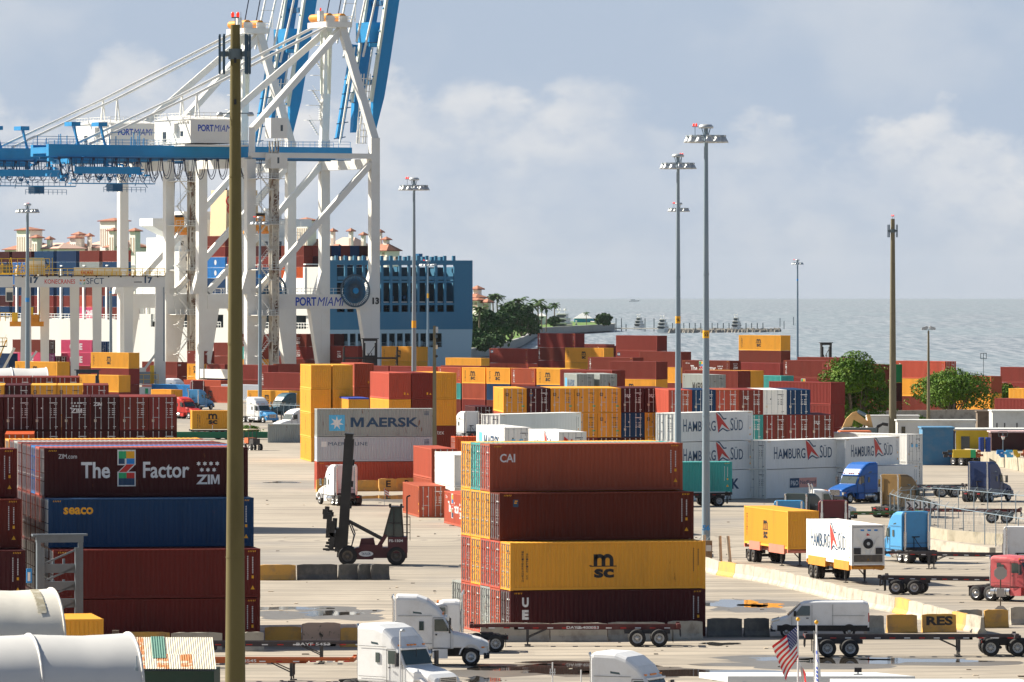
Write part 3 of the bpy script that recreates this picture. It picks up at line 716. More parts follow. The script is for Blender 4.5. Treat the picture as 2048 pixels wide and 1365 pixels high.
for k, (px, dec) in enumerate(((612.5, 'zims'), (649, 'zims'))):
    far(px, 9.75, 'y9 m9 m8:zims m8:zims' if k == 0 else 'm9 m9 m8 m8:zims:z', ('left' if k == 0 else 'right') + ' of the twin short stacks under the portal', L=20)
far(649, 9.75, 'm9 m9 d8 d8', 'the dark ended stack beside the reach truck', L=20, shift=(0, 2.55))
far(563, 9.3, 'm9 m9 b8', 'the blue ended stack between maroon ones', L=20)
far(540, 9.1, 'm9 w9 w9', 'the pale stack between maroon ones', L=20)
far(715, 9.9, 'm9 m9 m9:zims', 'the stack behind the black reach truck')
far(836, 10.0, 'm9 y9 y9:msc', 'the yellow stack by the reach truck')
far(536, 10.5, 'm9 m9', 'the long pair right of the concrete pole')
far(621, 10.4, 'm9 m9:tritex', 'the long pair behind the yellow tower')
far(603, 11.5, 'm9 m9:tritex', 'the long pair above the truck cabs')
far(577, 11.65, 'y9:msc', 'the row behind the white truck cabs')
far(520, 11.0, 'l9', 'the row right of the concrete pole')
far(441, 10.5, 'r9', 'the row behind the red slogan tier')
far(462, 11.2, 'r9:msc', 'the row above the red truck')
far(380, 11.0, 'c9', 'the row left of the red truck')
far(342, 11.5, 'y9', 'the row under the gantry foot', L=20)
far(354, 10.1, 'm9 m9::z', 'the pair behind the white fabric roof')
far(257, 10.95, 'm9 m9 y9:msc', 'the tall stack between the gantry legs')
far(237, 11.8, 'm9 y9:msc', 'the nearer pair between the gantry legs')
far(183, 8.95, 'm9 p9:one p9:one', 'the pink stack by the gantry leg')
far(85, 8.9, 'm9 p9:one m9', 'the half pink stack by the mast')
far(17, 9.0, 'b9 b9', 'the blue pair at the left edge')
far(114, 12.4, 'y9 y9 y9:msc', 'the yellow stack above the maroon roofs')
stack('E', 88, 9.0, 4, 'm9 v9 d9', 'the purple stack left of the pink one', G3)
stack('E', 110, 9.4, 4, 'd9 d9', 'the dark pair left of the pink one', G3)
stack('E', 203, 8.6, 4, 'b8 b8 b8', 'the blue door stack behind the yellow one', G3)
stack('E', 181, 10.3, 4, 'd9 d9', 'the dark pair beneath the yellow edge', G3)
stack('E', 1154, 14.3, 8, 'm9 w9 g9:maerskr', 'the grey door end with a lit white side', G3)
stack('E', 1154, 14.3, 8, 'm9 w9 g9', 'the grey door end without lettering', G3, shift=(0, -3.2))
stack('E', 1418, 14.4, 16, '-m9 w9 g9:maerskworn', 'the grey doors behind the numbered mast', G3)
# line of 20 foot boxes, end to end
cols = ['m9 r8 r8', 'm9 t8 r8:tritex', 'm9 r8 y8:mscworn', 'm9 b8 y8:mscworn', 'm9 m8 r8:tritex', 'm9 b8 y8:mscworn', 'm9 m8 m8', 'm9 m8 m8']
for i in range(-2, 8):
    t = cols[i] if i >= 0 else 'm9 m8 m8'
    t = t.replace('m9 ', 'm8 ', 1)
    far(970, 12.4, t, '%s place of the line of short boxes' % ['first', 'next', 'third', 'fourth', 'fifth', 'sixth', 'seventh', 'eighth', 'ninth', 'last'][i + 2], L=20, shift=((i - 2) * 6.5, 0))
far(960, 10.6, 'm9 m9', 'the long pair behind the yellow short boxes')
far(962, 9.6, 'y9 y9', 'the yellow pair right of the numbered mast')
far(1145, 11.6, 'm9 y9:msc', 'the yellow topped pair above the short boxes')
far(1232, 11.4, 'm9 m9', 'the maroon pair above the short boxes')
far(1140, 10.9, 'm9 y9', 'the low yellow pair under the tall stacks')
# ---------------------------------------------------------------- ground, sea, island
def ground_mat():
    m = bpy.data.materials.new('yard_concrete'); m.use_nodes = True; t = m.node_tree; b = t.nodes['Principled BSDF']; b.inputs['Roughness'].default_value = 0.75
    L_ = t.links.new; co = t.nodes.new('ShaderNodeTexCoord')
    def noise(scale, sx, sy, det=6, rough=0.6):
        mp_ = t.nodes.new('ShaderNodeMapping'); mp_.inputs['Scale'].default_value = (sx, sy, 1); L_(co.outputs['Object'], mp_.inputs[0])
        n = t.nodes.new('ShaderNodeTexNoise'); n.inputs['Scale'].default_value = scale; n.inputs['Detail'].default_value = det; n.inputs['Roughness'].default_value = rough
        L_(mp_.outputs[0], n.inputs[0]); return n.outputs[0]
    def ramp(v, a, c, lo=0.0, hi=1.0):
        r_ = t.nodes.new('ShaderNodeMapRange'); r_.interpolation_type = 'SMOOTHSTEP'; L_(v, r_.inputs[0])
        for i, x in enumerate((a, c, lo, hi)): r_.inputs[i + 1].default_value = x
        return r_.outputs[0]
    def mixc(f, a, c):
        x = t.nodes.new('ShaderNodeMixRGB'); L_(f, x.inputs[0])
        for i, v in ((1, a), (2, c)):
            if isinstance(v, tuple): x.inputs[i].default_value = (*v, 1)
            else: L_(v, x.inputs[i])
        return x.outputs[0]
    c = mixc(ramp(noise(0.05, 1, 0.35), 0.35, 0.65), (0.33, 0.285, 0.225), (0.43, 0.375, 0.30))
    c = mixc(ramp(noise(0.30, 0.12, 1.0, 8, 0.65), 0.44, 0.66, 0, 0.8), c, (0.21, 0.185, 0.15))      # long tyre streaks
    c = mixc(ramp(noise(1.1, 0.35, 1.0, 8, 0.7), 0.52, 0.76, 0, 0.65), c, (0.17, 0.15, 0.125))
    c = mixc(ramp(noise(0.028, 1, 0.5, 5), 0.54, 0.66, 0, 0.6), c, (0.21, 0.20, 0.19))               # patched asphalt
    # tyre arcs: distorted bands
    w = t.nodes.new('ShaderNodeTexWave'); w.wave_type = 'RINGS'; w.rings_direction = 'Z'; w.inputs['Scale'].default_value = 0.11; w.inputs['Distortion'].default_value = 7; w.inputs['Detail'].default_value = 3; w.inputs['Detail Scale'].default_value = 0.6
    mp_ = t.nodes.new('ShaderNodeMapping'); mp_.inputs['Location'].default_value = (12, -520, 0); L_(co.outputs['Object'], mp_.inputs[0]); L_(mp_.outputs[0], w.inputs[0])
    c = mixc(ramp(w.outputs[1], 0.86, 1.0, 0, 0.55), c, (0.17, 0.15, 0.13))
    L_(c, b.inputs['Base Color']); return m
M_GROUND = ground_mat()
th = R(28)
def quay(t): return (-22.1 + 3 * math.cos(th) - t * math.sin(th), 1250 + 3 * math.sin(th) + t * math.cos(th))
g = MB()
pts = [(-520, 120), (520, 120), (520, 1080), (150, 1120), (60, 1200)] + [quay(-40), quay(0), quay(300), quay(900)] + [(-900, 2000), (-900, 120)]
g.quad([(p[0], p[1], 0.0) for p in pts], M_GROUND)
tag(ob('ground', g), kind='structure')
M_QUAY = mat('quay_concrete', (0.25, 0.23, 0.2), rough=0.9, dirt=0.6)
g = MB()
for a, b in zip(pts[1:], pts[2:]): g.quad([(a[0], a[1], -4), (b[0], b[1], -4), (b[0], b[1], -.004), (a[0], a[1], -.004)], M_QUAY)
tag(ob('quay_wall', g), 'concrete quay face dropping to the water beyond the yard', 'wall')
# a wide strip of darker land far out so the ground reaches the horizon on the landward side
def sea_mat():
    m = bpy.data.materials.new('sea_water'); m.use_nodes = True; t = m.node_tree; b = t.nodes['Principled BSDF']; L_ = t.links.new
    b.inputs['Roughness'].default_value = 0.38; b.inputs['Specular IOR Level'].default_value = 0.45; b.inputs['IOR'].default_value = 1.33
    co = t.nodes.new('ShaderNodeTexCoord')
    def noise(scale, sx, sy, det=5):
        mp_ = t.nodes.new('ShaderNodeMapping'); mp_.inputs['Scale'].default_value = (sx, sy, 1); L_(co.outputs['Object'], mp_.inputs[0])
        n = t.nodes.new('ShaderNodeTexNoise'); n.inputs['Scale'].default_value = scale; n.inputs['Detail'].default_value = det; n.inputs['Roughness'].default_value = 0.65; L_(mp_.outputs[0], n.inputs[0]); return n.outputs[0]
    def ramp(v, a, c, lo=0.0, hi=1.0):
        r_ = t.nodes.new('ShaderNodeMapRange'); r_.interpolation_type = 'SMOOTHSTEP'; L_(v, r_.inputs[0])
        for i, x in enumerate((a, c, lo, hi)): r_.inputs[i + 1].default_value = x
        return r_.outputs[0]
    def mixc(f, a, c):
        x = t.nodes.new('ShaderNodeMixRGB'); L_(f, x.inputs[0])
        for i, v in ((1, a), (2, c)):
            if isinstance(v, tuple): x.inputs[i].default_value = (*v, 1)
            else: L_(v, x.inputs[i])
        return x.outputs[0]
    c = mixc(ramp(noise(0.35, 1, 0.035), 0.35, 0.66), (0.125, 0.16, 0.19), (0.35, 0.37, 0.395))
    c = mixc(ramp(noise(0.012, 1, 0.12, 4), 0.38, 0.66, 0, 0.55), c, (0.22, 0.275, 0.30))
    c = mixc(ramp(noise(0.9, 1, 0.05, 3), 0.62, 0.74, 0, 0.7), c, (0.60, 0.63, 0.65))  # bright glints painted into the water's base colour
    L_(c, b.inputs['Base Color'])
    bp = t.nodes.new('ShaderNodeBump'); bp.inputs['Strength'].default_value = 0.5; bp.inputs['Distance'].default_value = 0.5
    L_(noise(0.5, 1, 0.3), bp.inputs['Height']); L_(bp.outputs[0], b.inputs['Normal'])
    return m
M_SEA = sea_mat()
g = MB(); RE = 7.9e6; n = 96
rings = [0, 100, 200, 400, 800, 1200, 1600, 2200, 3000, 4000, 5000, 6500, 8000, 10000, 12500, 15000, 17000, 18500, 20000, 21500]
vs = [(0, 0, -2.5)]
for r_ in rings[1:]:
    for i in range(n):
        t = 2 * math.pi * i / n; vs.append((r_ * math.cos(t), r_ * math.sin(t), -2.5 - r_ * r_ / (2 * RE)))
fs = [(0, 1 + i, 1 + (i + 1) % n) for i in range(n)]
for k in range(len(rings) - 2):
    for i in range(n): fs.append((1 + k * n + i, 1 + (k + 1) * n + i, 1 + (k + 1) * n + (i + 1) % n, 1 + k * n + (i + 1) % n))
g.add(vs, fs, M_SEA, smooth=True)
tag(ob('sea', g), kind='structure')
def SS(py, z=-2.5): return (py - Y0) / (H - z)
def SP(px, py, z=-2.5): s = SS(py, z); return ((px - CX) / s, F / s, z)
# puddles: real wet patches that mirror what stands behind them
M_WET = mat('puddle_water', (0.055, 0.048, 0.04), rough=0.03, spec=0.8)
M_DAMP = mat('damp_concrete', (0.17, 0.15, 0.125), rough=0.35, dirt=0.4)
def puddle(px0, px1, py, hpx, label, m=None, seed=0):
    r_ = random.Random(seed); g = MB(); n = 44; pts = []
    c = SP((px0 + px1) / 2, py, 0.006 if m is None else 0.004); s = GS(py)
    a = (px1 - px0) / 2 / s; dpt = hpx / s * (F / s) / H / 2
    ph = [r_.uniform(0, 6.3) for _ in range(6)]
    for i in range(n):
        t = 2 * math.pi * i / n
        q = 1 + 0.22 * math.sin(3 * t + ph[0]) + 0.16 * math.sin(5 * t + ph[1]) + 0.10 * math.sin(9 * t + ph[2]) + 0.06 * math.sin(14 * t + ph[3])
        pts.append((c[0] + a * math.cos(t) * min(q, 1.15), c[1] + dpt * math.sin(t) * q, c[2]))
    vs = [c] + pts
    g.add(vs, [(0, i + 1, (i + 1) % n + 1) for i in range(n)], m or M_WET)
    tag(ob('puddle', g), kind='structure')
for k, (a, b, y_, h_) in enumerate(((960, 1320, 1338, 20), (1040, 1250, 1326, 8), (1180, 1560, 1346, 14), (1560, 1960, 1322, 10), (1500, 1640, 1318, 7), (1405, 1530, 1208, 15), (1480, 1570, 1211, 9), (505, 660, 1217, 6), (600, 720, 1227, 10), (560, 750, 1262, 8), (700, 860, 995, 8), (640, 700, 975, 4), (530, 600, 965, 3), (930, 1000, 1360, 12), (1400, 1480, 1288, 6), (1700, 1800, 1318, 6), (860, 940, 1006, 9))):
    puddle(a, b, y_, h_, '', None, k)
for k, (a, b, y_, h_) in enumerate(((900, 1420, 1340, 34), (1380, 2000, 1325, 24), (1390, 1600, 1211, 26), (500, 780, 1228, 26), (680, 900, 997, 14))):
    puddle(a, b, y_, h_, '', M_DAMP, 50 + k)

# island across the channel
M_LAWN = mat('island_lawn', (0.11, 0.20, 0.035), rough=0.9, dirt=0.5, dirtcol=(0.06, 0.10, 0.02), scale=0.05)
M_SEAWALL = mat('sea_wall_stone', (0.36, 0.36, 0.34), rough=0.9, dirt=0.4)
M_WALLW = mat('stucco', (0.86, 0.80, 0.74), rough=0.8, dirt=0.15)
M_TILE = mat('terracotta_tiles', (0.36, 0.145, 0.085), rough=0.8, dirt=0.5, dirtcol=(0.50, 0.30, 0.22), scale=0.4)
M_TILEL = mat('pale_roof_tiles', (0.60, 0.42, 0.34), rough=0.8, dirt=0.3, dirtcol=(0.4, 0.22, 0.16))
M_TRIM = mat('dark_red_trim', (0.20, 0.05, 0.05), rough=0.7)
M_GLASS = mat('dark_glass', (0.02, 0.035, 0.05), rough=0.12, spec=0.8)
shore = [SP(700, 712, -1), SP(925, 712, -1), SP(1000, 699, -1), SP(1045, 684, -1), SP(1078, 664, -1), SP(1200, 657, -1), SP(1230, 655, -1), SP(1170, 648, -1)]
sh = [(p[0], p[1]) for p in shore]
g = MB(); pl = sh + [(-60, 3700), (-1600, 3900), (-1600, 2700), (-700, 2300)]
g.quad([(p[0], p[1], 0.2) for p in pl], M_LAWN)
tag(ob('island_ground', g), kind='structure')
g = MB()
for a, b in zip(sh, sh[1:]): g.quad([(a[0], a[1], -2.6), (b[0], b[1], -2.6), (b[0], b[1], 0.6), (a[0], a[1], 0.6)], M_SEAWALL); g.bar((a[0], a[1], .7), (b[0], b[1], .7), 1.2, .4, M_SEAWALL)
tag(ob('sea_wall', g), 'pale stone sea wall along the green island shore', 'wall')

# vegetation ------------------------------------------------------------
M_LEAF = mat('leaf_green', (0.072, 0.155, 0.012), spec=0.12, rough=0.6, dirt=0.7, dirtcol=(0.20, 0.28, 0.03), scale=0.8)
M_LEAF2 = mat('dark_leaf_green', (0.035, 0.085, 0.03), spec=0.12, rough=0.6, dirt=0.6, dirtcol=(0.10, 0.15, 0.03), scale=0.3)
M_PALM = mat('palm_green', (0.045, 0.10, 0.03), spec=0.15, rough=0.6, dirt=0.5, dirtcol=(0.11, 0.12, 0.03), scale=0.4)
M_BARK = mat('tree_bark', (0.17, 0.13, 0.095), rough=0.9, dirt=0.4)
def leaf_crown(mb, blobs, nleaf, size, m, seed=1, shell=0.55):
    r_ = random.Random(seed); tot = sum(b[3] * b[4] * b[5] for b in blobs) ; vs = []; fs = []
    for (cx, cy, cz, rx, ry, rz) in blobs:
        k = int(nleaf * rx * ry * rz / tot) + 1
        for _ in range(k):
            while True:
                a = Vector((r_.uniform(-1, 1), r_.uniform(-1, 1), r_.uniform(-1, 1)))
                l = a.length
                if 1e-3 < l <= 1: break
            q = l ** (1 - shell) / l if l > 0 else 1
            a = a * q
            p = Vector((cx + a.x * rx, cy + a.y * ry, cz + a.z * rz))
            nn = (a + Vector((r_.uniform(-1, 1), r_.uniform(-1, 1), r_.uniform(-.3, 1.2))) * 0.9).normalized()
            u = nn.orthogonal().normalized(); u = Matrix.Rotation(r_.uniform(0, 6.28), 3, nn) @ u; v = nn.cross(u)
            s_ = size * r_.uniform(0.6, 1.35); o = len(vs)
            vs += [p - u * s_ , p - v * s_ * .45 + nn * s_ * .12, p + u * s_, p + v * s_ * .45 + nn * s_ * .12]
            fs.append((o, o + 1, o + 2, o + 3))
    mb.add(vs, fs, m)
def tree(name, px, py, w, h, label, seed, nleaf=9000, leaf=0.28, m=None, group=None, trunk_h=0.25, stems=5, base=None, nb=11, cat='tree'):
    """px, py: column and row of the foot; w, h: crown width and full height in metres"""
    r_ = random.Random(seed); s = GS(py, 0) if base is None else base[0]; X, Y = W(px, s); z0 = 0 if base is None else base[1]
    t = empty(name, (X, Y, z0)); tag(t, label, cat, group)
    blobs = []; tr = MB(); th_ = h * trunk_h
    for i in range(nb):
        a = 6.283 * i / nb + r_.uniform(-.4, .4); q = r_.uniform(0.35, 1.0) if i else 0
        rr = w * r_.uniform(0.13, 0.21)
        zc = th_ + (h - th_) * (0.86 - 0.42 * q * q * r_.uniform(.6, 1.3)) - rr * .4
        blobs.append((q * (w / 2 - rr) * math.cos(a), q * (w / 2 - rr) * math.sin(a), zc, rr * 1.15, rr * 1.15, rr * r_.uniform(.65, .95)))
    for i in range(nb):
        a = r_.uniform(0, 6.28); q = r_.uniform(.2, .95); rr = w * r_.uniform(.09, .16)
        blobs.append((q * (w / 2 - rr) * math.cos(a), q * (w / 2 - rr) * math.sin(a), th_ + (h - th_) * r_.uniform(.12, .62), rr, rr, rr * .8))
    for i in range(nb * 3):
        a = r_.uniform(0, 6.28); q = r_.uniform(.55, 1.08); rr = w * r_.uniform(.03, .06); zc = th_ + (h - th_) * (1.0 - .75 * q * q * r_.uniform(.5, 1.2))
        blobs.append((q * w / 2 * math.cos(a), q * w / 2 * math.sin(a), zc, rr, rr, rr * .7))
    for i, b in enumerate(blobs[:nb + stems]):
        st = Vector((r_.uniform(-.2, .2), r_.uniform(-.2, .2), 0)); md = Vector((b[0] * .35, b[1] * .35, th_ * r_.uniform(.8, 1.3))); e = Vector((b[0], b[1], b[2]))
        r0 = h * 0.016
        tr.cyl(st, md, r0, M_BARK, r0 * .7, n=6); tr.cyl(md, e, r0 * .7, M_BARK, r0 * .15, n=5)
        for _ in range(3):
            p = md.lerp(e, r_.uniform(.3, .8)); tr.cyl(p, p + Vector((r_.uniform(-1, 1), r_.uniform(-1, 1), r_.uniform(.2, 1))) * w * .12, r0 * .3, M_BARK, r0 * .08, n=4)
    ob('trunk', tr, t)
    cr = MB(); leaf_crown(cr, blobs, nleaf, leaf, m or M_LEAF, seed); ob('crown', cr, t)
    return t
_palm = []
def palm_meshes():
    if _palm: return _palm
    for sd in (3, 8, 12):
        r_ = random.Random(sd); tr = MB(); h = 1.0
        tr.tube([(0, 0, 0), (0.02, 0, .35), (.03, .01, .7), (.02, 0, .9)], 0.022, M_BARK, n=6)
        cr = MB(); nf = 17
        for i in range(nf):
            a = 6.283 * i / nf * 1.9 + r_.uniform(-.2, .2); up = r_.uniform(-.3, 1.0); L_ = r_.uniform(.24, .33)
            prev = Vector((0.02, 0, .9)); d_ = Vector((math.cos(a) * .8, math.sin(a) * .8, up)).normalized()
            for k in range(5):
                nx = prev + d_ * (L_ / 5); side = d_.cross(Vector((0, 0, 1))).normalized() * (0.045 * math.sin((k + .7) / 5.2 * 3.14) + .008)
                drop = Vector((0, 0, -.025))
                cr.add([prev, nx, nx + side + drop, prev + side + drop], [(0, 1, 2, 3)], M_PALM); cr.add([prev, nx, nx - side + drop, prev - side + drop], [(3, 2, 1, 0)], M_PALM)
                prev = nx; d_ = (d_ + Vector((0, 0, -.28))).normalized()
        _palm.append((tr.mesh('trunk'), cr.mesh('crown')))
    return _palm
def palm(px, py_base, h, label, k=0):
    X, Y, _ = SP(px, py_base, 0.2)
    t = empty('palm_tree', (X, Y, .2), k * 1.3); h *= .86; t.scale = (h, h, h); tag(t, label, 'palm tree', 'palm trees along the island shore')
    a, b = palm_meshes()[k % 3]; ob('trunk', a, t); ob('crown', b, t)
tree('broadleaf_tree', 1712, 868, 11.6, 12.4, 'tall dense green tree left of the second concrete pole', 5, nleaf=17000, leaf=0.23, trunk_h=.06, nb=16)
tree('broadleaf_tree', 1905, 842, 14.2, 8.2, 'wide spreading green tree right of the second concrete pole', 9, nleaf=13000, leaf=0.24, trunk_h=.22, nb=16, stems=8)
tree('broadleaf_tree', 2012, 815, 5.5, 4.2, 'small dark tree near the right edge before the maroon tier', 19, nleaf=2500, leaf=0.26)
tree('shrub', 1838, 872, 4.6, 3.0, 'low bright green bush beside the white wall', 21, nleaf=2600, leaf=0.22, trunk_h=.02, cat='bush')
tree('shrub', 500, 868, 4.2, 1.2, 'yellow green weeds beyond the green beam', 23, nleaf=900, leaf=0.2, trunk_h=.02, cat='bush')
tree('shrub', 1934, 902, 3.0, 1.0, 'grass tuft beside the basketball hoop', 24, nleaf=700, leaf=0.2, trunk_h=.02, cat='bush')
k = 0
for px, py, w, h in ((948, 694, 17, 14), (975, 690, 16, 17), (1003, 684, 16, 15), (1022, 680, 17, 20), (1045, 676, 18, 18), (1060, 672, 12, 9), (990, 697, 12, 6), (965, 700, 13, 5), (1108, 655, 9, 7), (1208, 653, 11, 9), (938, 698, 14, 10)):
    X, Y, _ = SP(px, py, .2); s = F / Y
    k += 1
    tree('island_tree', px, 0, w * .8, h * .78, ['', 'dark island tree nearest the blue stern', 'dark tree behind the leaning palm', 'bushy tree in the island grove', 'tallest dark tree of the island grove', 'last dark tree of the island grove', 'low shrub at the end of the island grove', 'hedge at the middle of the island lawn', 'hedge at the foot of the island lawn', 'round shrub beside the yacht', 'round green tree behind the blue pavilion', 'tree half hidden by the stern'][k], 40 + k, nleaf=2600, leaf=0.75, m=M_LEAF2, group='trees on the island shore', base=(s, .2), trunk_h=.1, nb=8)
for k, (px, py, h, lab) in enumerate(((952, 655, 17, 'palm rising beside the blue stern'), (986, 652, 19, 'left of two tall palms above the island grove'), (996, 652, 18, 'right of two tall palms above the island grove'), (960, 696, 16, 'nearest palm leaning over the island lawn'),
        (1010, 676, 15, 'palm in the middle of the island grove'), (1035, 672, 18, 'palm standing out of the island grove'), (1066, 667, 15, 'left palm of the cluster before the sea'), (1078, 665, 17, 'tallest palm of the cluster before the sea'), (1084, 664, 14, 'inner palm of the cluster before the sea'), (1092, 664, 13, 'right palm of the cluster before the sea'),
        (1108, 655, 14, 'lone palm left of the moored yacht'), (1173, 652, 8, 'lone palm above the white tent roof'), (1052, 672, 14, 'palm beside the yellow leaved shrub'))):
    palm(px, py, h, lab, k)

# low white walls, sheds and clutter on the right -------------------------
M_BAR = mat('barrier_concrete', (0.44, 0.40, 0.33), rough=0.9, dirt=0.75, dirtcol=(0.16, 0.13, 0.10), scale=1.3)
M_BARY = mat('barrier_yellow_paint', (0.62, 0.34, 0.08), rough=0.85, dirt=0.8, dirtcol=(0.30, 0.20, 0.12), rust=.35, rustcol=(.12, .09, .06), scale=1.4)
M_BARK_ = mat('barrier_dark_concrete', (0.10, 0.10, 0.095), rough=0.9, dirt=0.7, dirtcol=(0.22, 0.20, 0.17), scale=1.5)
_bm = {}
def barrier_mesh(L):
    if L in _bm: return _bm[L]
    mb = MB(); pr = [(-.30, 0), (.30, 0), (.30, .09), (.14, .33), (.09, 1.0), (-.09, 1.0), (-.14, .33), (-.30, .09)]
    r_ = random.Random(int(L * 10)); secs = []
    N_ = 6
    for i in range(N_ + 1):
        x = -L / 2 + L * i / N_
        c = 0.95 if i in (0, N_) else 1.0
        secs.append([(x, p[0] * (1 if p[1] < .4 else c), p[1] * (c if p[1] > .4 else 1) + (r_.uniform(-.012, .012) if p[1] > .05 else 0)) for p in pr])
    mb.loft(secs[::-1], 'PAINT')
    _bm[L] = mb.mesh('barrier'); return _bm[L]
def barrier(px0, py0, px1, py1, m, label, group, hs=1.0):
    a = SP(px0, py0, 0); b = SP(px1, py1, 0); d_ = Vector(b) - Vector(a); L = round(max(1.2, d_.length) * 4) / 4
    c = (Vector(a) + Vector(b)) / 2
    o = ob('concrete_barrier', barrier_mesh(L), None, c, math.atan2(d_.y, d_.x), m)
    o.scale = (d_.length / L * .985, 1, hs); tag(o, label, 'barrier', group); return o
GB = 'concrete barriers along the lanes'
seq = [(1404, 1141), (1440, 1151), (1473, 1156), (1511, 1162), (1543, 1168), (1562, 1172), (1594, 1180), (1628, 1188), (1649, 1194), (1674, 1201), (1697, 1207), (1727, 1213), (1793, 1226), (1820, 1233), (1849, 1241), (1877, 1248), (1907, 1256), (1935, 1262), (1965, 1268)]
kinds = 'gyggggggggggygggygggg'
words = ['first pale one beside the tall light mast', 'yellow one beside two leaning posts', 'under the yellow box chassis', 'fourth right of the light mast', 'fifth right of the light mast', 'sixth right of the light mast', 'short one left of the white reefer chassis', 'under the white reefer box corner', 'right under the white reefer box', 'ninth of the curved line', 'tenth of the curved line', 'yellow one past the reefer chassis', 'long pale one in the shadow of the reefer', 'short pale one past the shadow', 'rust edged one past the shadow', 'fifteenth of the curved line', 'above the word on the yellow barrier', 'last but one of the curved line']
for k in range(len(seq) - 1):
    barrier(*seq[k], *seq[k + 1], M_BARY if kinds[k] == 'y' else M_BAR, ('yellow' if kinds[k] == 'y' else 'pale') + ' barrier, ' + words[k], GB, 1.05)
for k, (a, b, y_, m, lab) in enumerate(((1414, 1484, 1274, 'k', 'dark barrier right of the maroon stack corner'), (1488, 1538, 1274, 'k', 'second dark barrier right of the maroon stack'), (1731, 1767, 1268, 'g', 'brown barrier just behind the white van'), (1773, 1834, 1266, 'y', 'ochre barrier between van and lettered barrier'), (1843, 1912, 1265, 'y', 'yellow barrier with black capital letters'),
        (1912, 1964, 1256, 'g', 'pale topped barrier right of the lettered one'), (1968, 2016, 1256, 'y', 'yellow barrier under the stop sign post'), (2020, 2075, 1250, 'g', 'pale barrier cut by the right edge'),
        (516, 592, 1161, 'y', 'mossy yellow barrier beside the dark stack'), (593, 675, 1160, 'k', 'long dark barrier before the reach truck'), (677, 715, 1160, 'k', 'chipped dark barrier before the reach truck'), (717, 740, 1160, 'k', 'shortest dark barrier before the reach truck'), (742, 778, 1160, 'k', 'end dark barrier before the reach truck'),
        (487, 527, 1303, 'g', 'brown barrier touching the concrete pole'), (529, 603, 1292, 'y', 'ochre barrier behind the bare chassis'), (681, 722, 1294, 'y', 'ochre barrier left of the white cab'), (246, 340, 1303, 'y', 'ochre barrier behind the rusty roof'),
        (342, 445, 1304, 'g', 'mossy barrier behind the rusty roof'),
        (960, 1100, 1284, 'g', 'grey barrier under the maroon chassis'), (1100, 1215, 1284, 'g', 'cracked grey barrier beneath the white letters'), (1215, 1330, 1282, 'g', 'grey barrier behind the chassis wheels'), (1335, 1405, 1280, 'g', 'grey barrier at the maroon stack corner'),
        (700, 757, 983, 'y', 'yellow barrier right of the black mast'), (757, 792, 983, 'y', 'yellow barrier bearing a black E'), (792, 832, 982, 'y', 'yellow barrier bearing a black D'), (832, 864, 982, 'y', 'yellow barrier at the end of the white stack'), (632, 690, 984, 'y', 'yellow barrier behind the white bobtail'))):
    barrier(a, y_, b, y_ - 0.5, {'k': M_BARK_, 'g': M_BAR, 'y': M_BARY}[m], lab, GB, 1.12 if k < 23 else 1.3)
o = barrier(604, 1292, 681, 1291, M_SAL2 if 'M_SAL2' in globals() else mat('flaking_salmon_paint', (0.62, 0.42, 0.30), rough=.9, rust=.75, rustcol=(.07, .06, .04), scale=1.2), 'taller flaking salmon barrier behind the bare chassis', GB, 1.35)
g = MB(); s = GS(1265); a = SP(1866, 1243, 0); put_text(g, 'RES', -1.0, .38, 1.75, .50, M_BLACK, .04)
ob('painted_letters', g, [o for o in COL.objects if o.get('label', '') == 'yellow barrier with black capital letters'][0], (0.15, -.145, 0))
for lab, ch in (('yellow barrier bearing a black E', 'E'), ('yellow barrier bearing a black D', 'D')):
    g = MB(); put_text(g, ch, -.3, .3, .55, .55, M_BLACK, .03); ob('painted_letters', g, [o for o in COL.objects if o.get('label', '') == lab][0], (0.1, -.145, 0))
# ---------------------------------------------------------------- masts and poles
M_GALV = mat('mast_steel', (0.20, 0.27, 0.33), rough=0.5, metal=0.2, dirt=0.35, dirtcol=(0.36, 0.38, 0.38), scale=.4, streak=True)
M_LAMP = mat('lamp_housing', (0.50, 0.53, 0.55), rough=0.4, metal=0.3, dirt=.3)
M_REDL = mat('red_beacon', (0.75, 0.03, 0.01), rough=0.3, emit=0.6)
M_CONC = mat('spun_concrete', (0.14, 0.115, 0.042), rough=0.85, dirt=0.8, dirtcol=(0.07, 0.058, 0.022), rust=.2, rustcol=(.24, .22, .15), scale=.6, streak=True)
M_CONC2 = mat('pale_spun_concrete', (0.19, 0.165, 0.105), rough=0.85, dirt=0.5, dirtcol=(.10, .09, .055), streak=True)
def head_mesh(n=12, r=1.45):
    mb = MB()
    for i in range(n):
        t = 2 * math.pi * i / n + .13; c = Vector((r * math.cos(t), r * math.sin(t), 0))
        mb.lathe(c, [(0.0, .30), (.16, .28), (.20, .22), (.31, .02), (.38, -.14), (.37, -.15), (.0, -.10)], M_LAMP, n=9)
        mb.box(c.x - .17, c.x + .17, c.y - .17, c.y + .17, .28, .40, M_LAMP)
    return mb.mesh('lamp')
_hm = {}
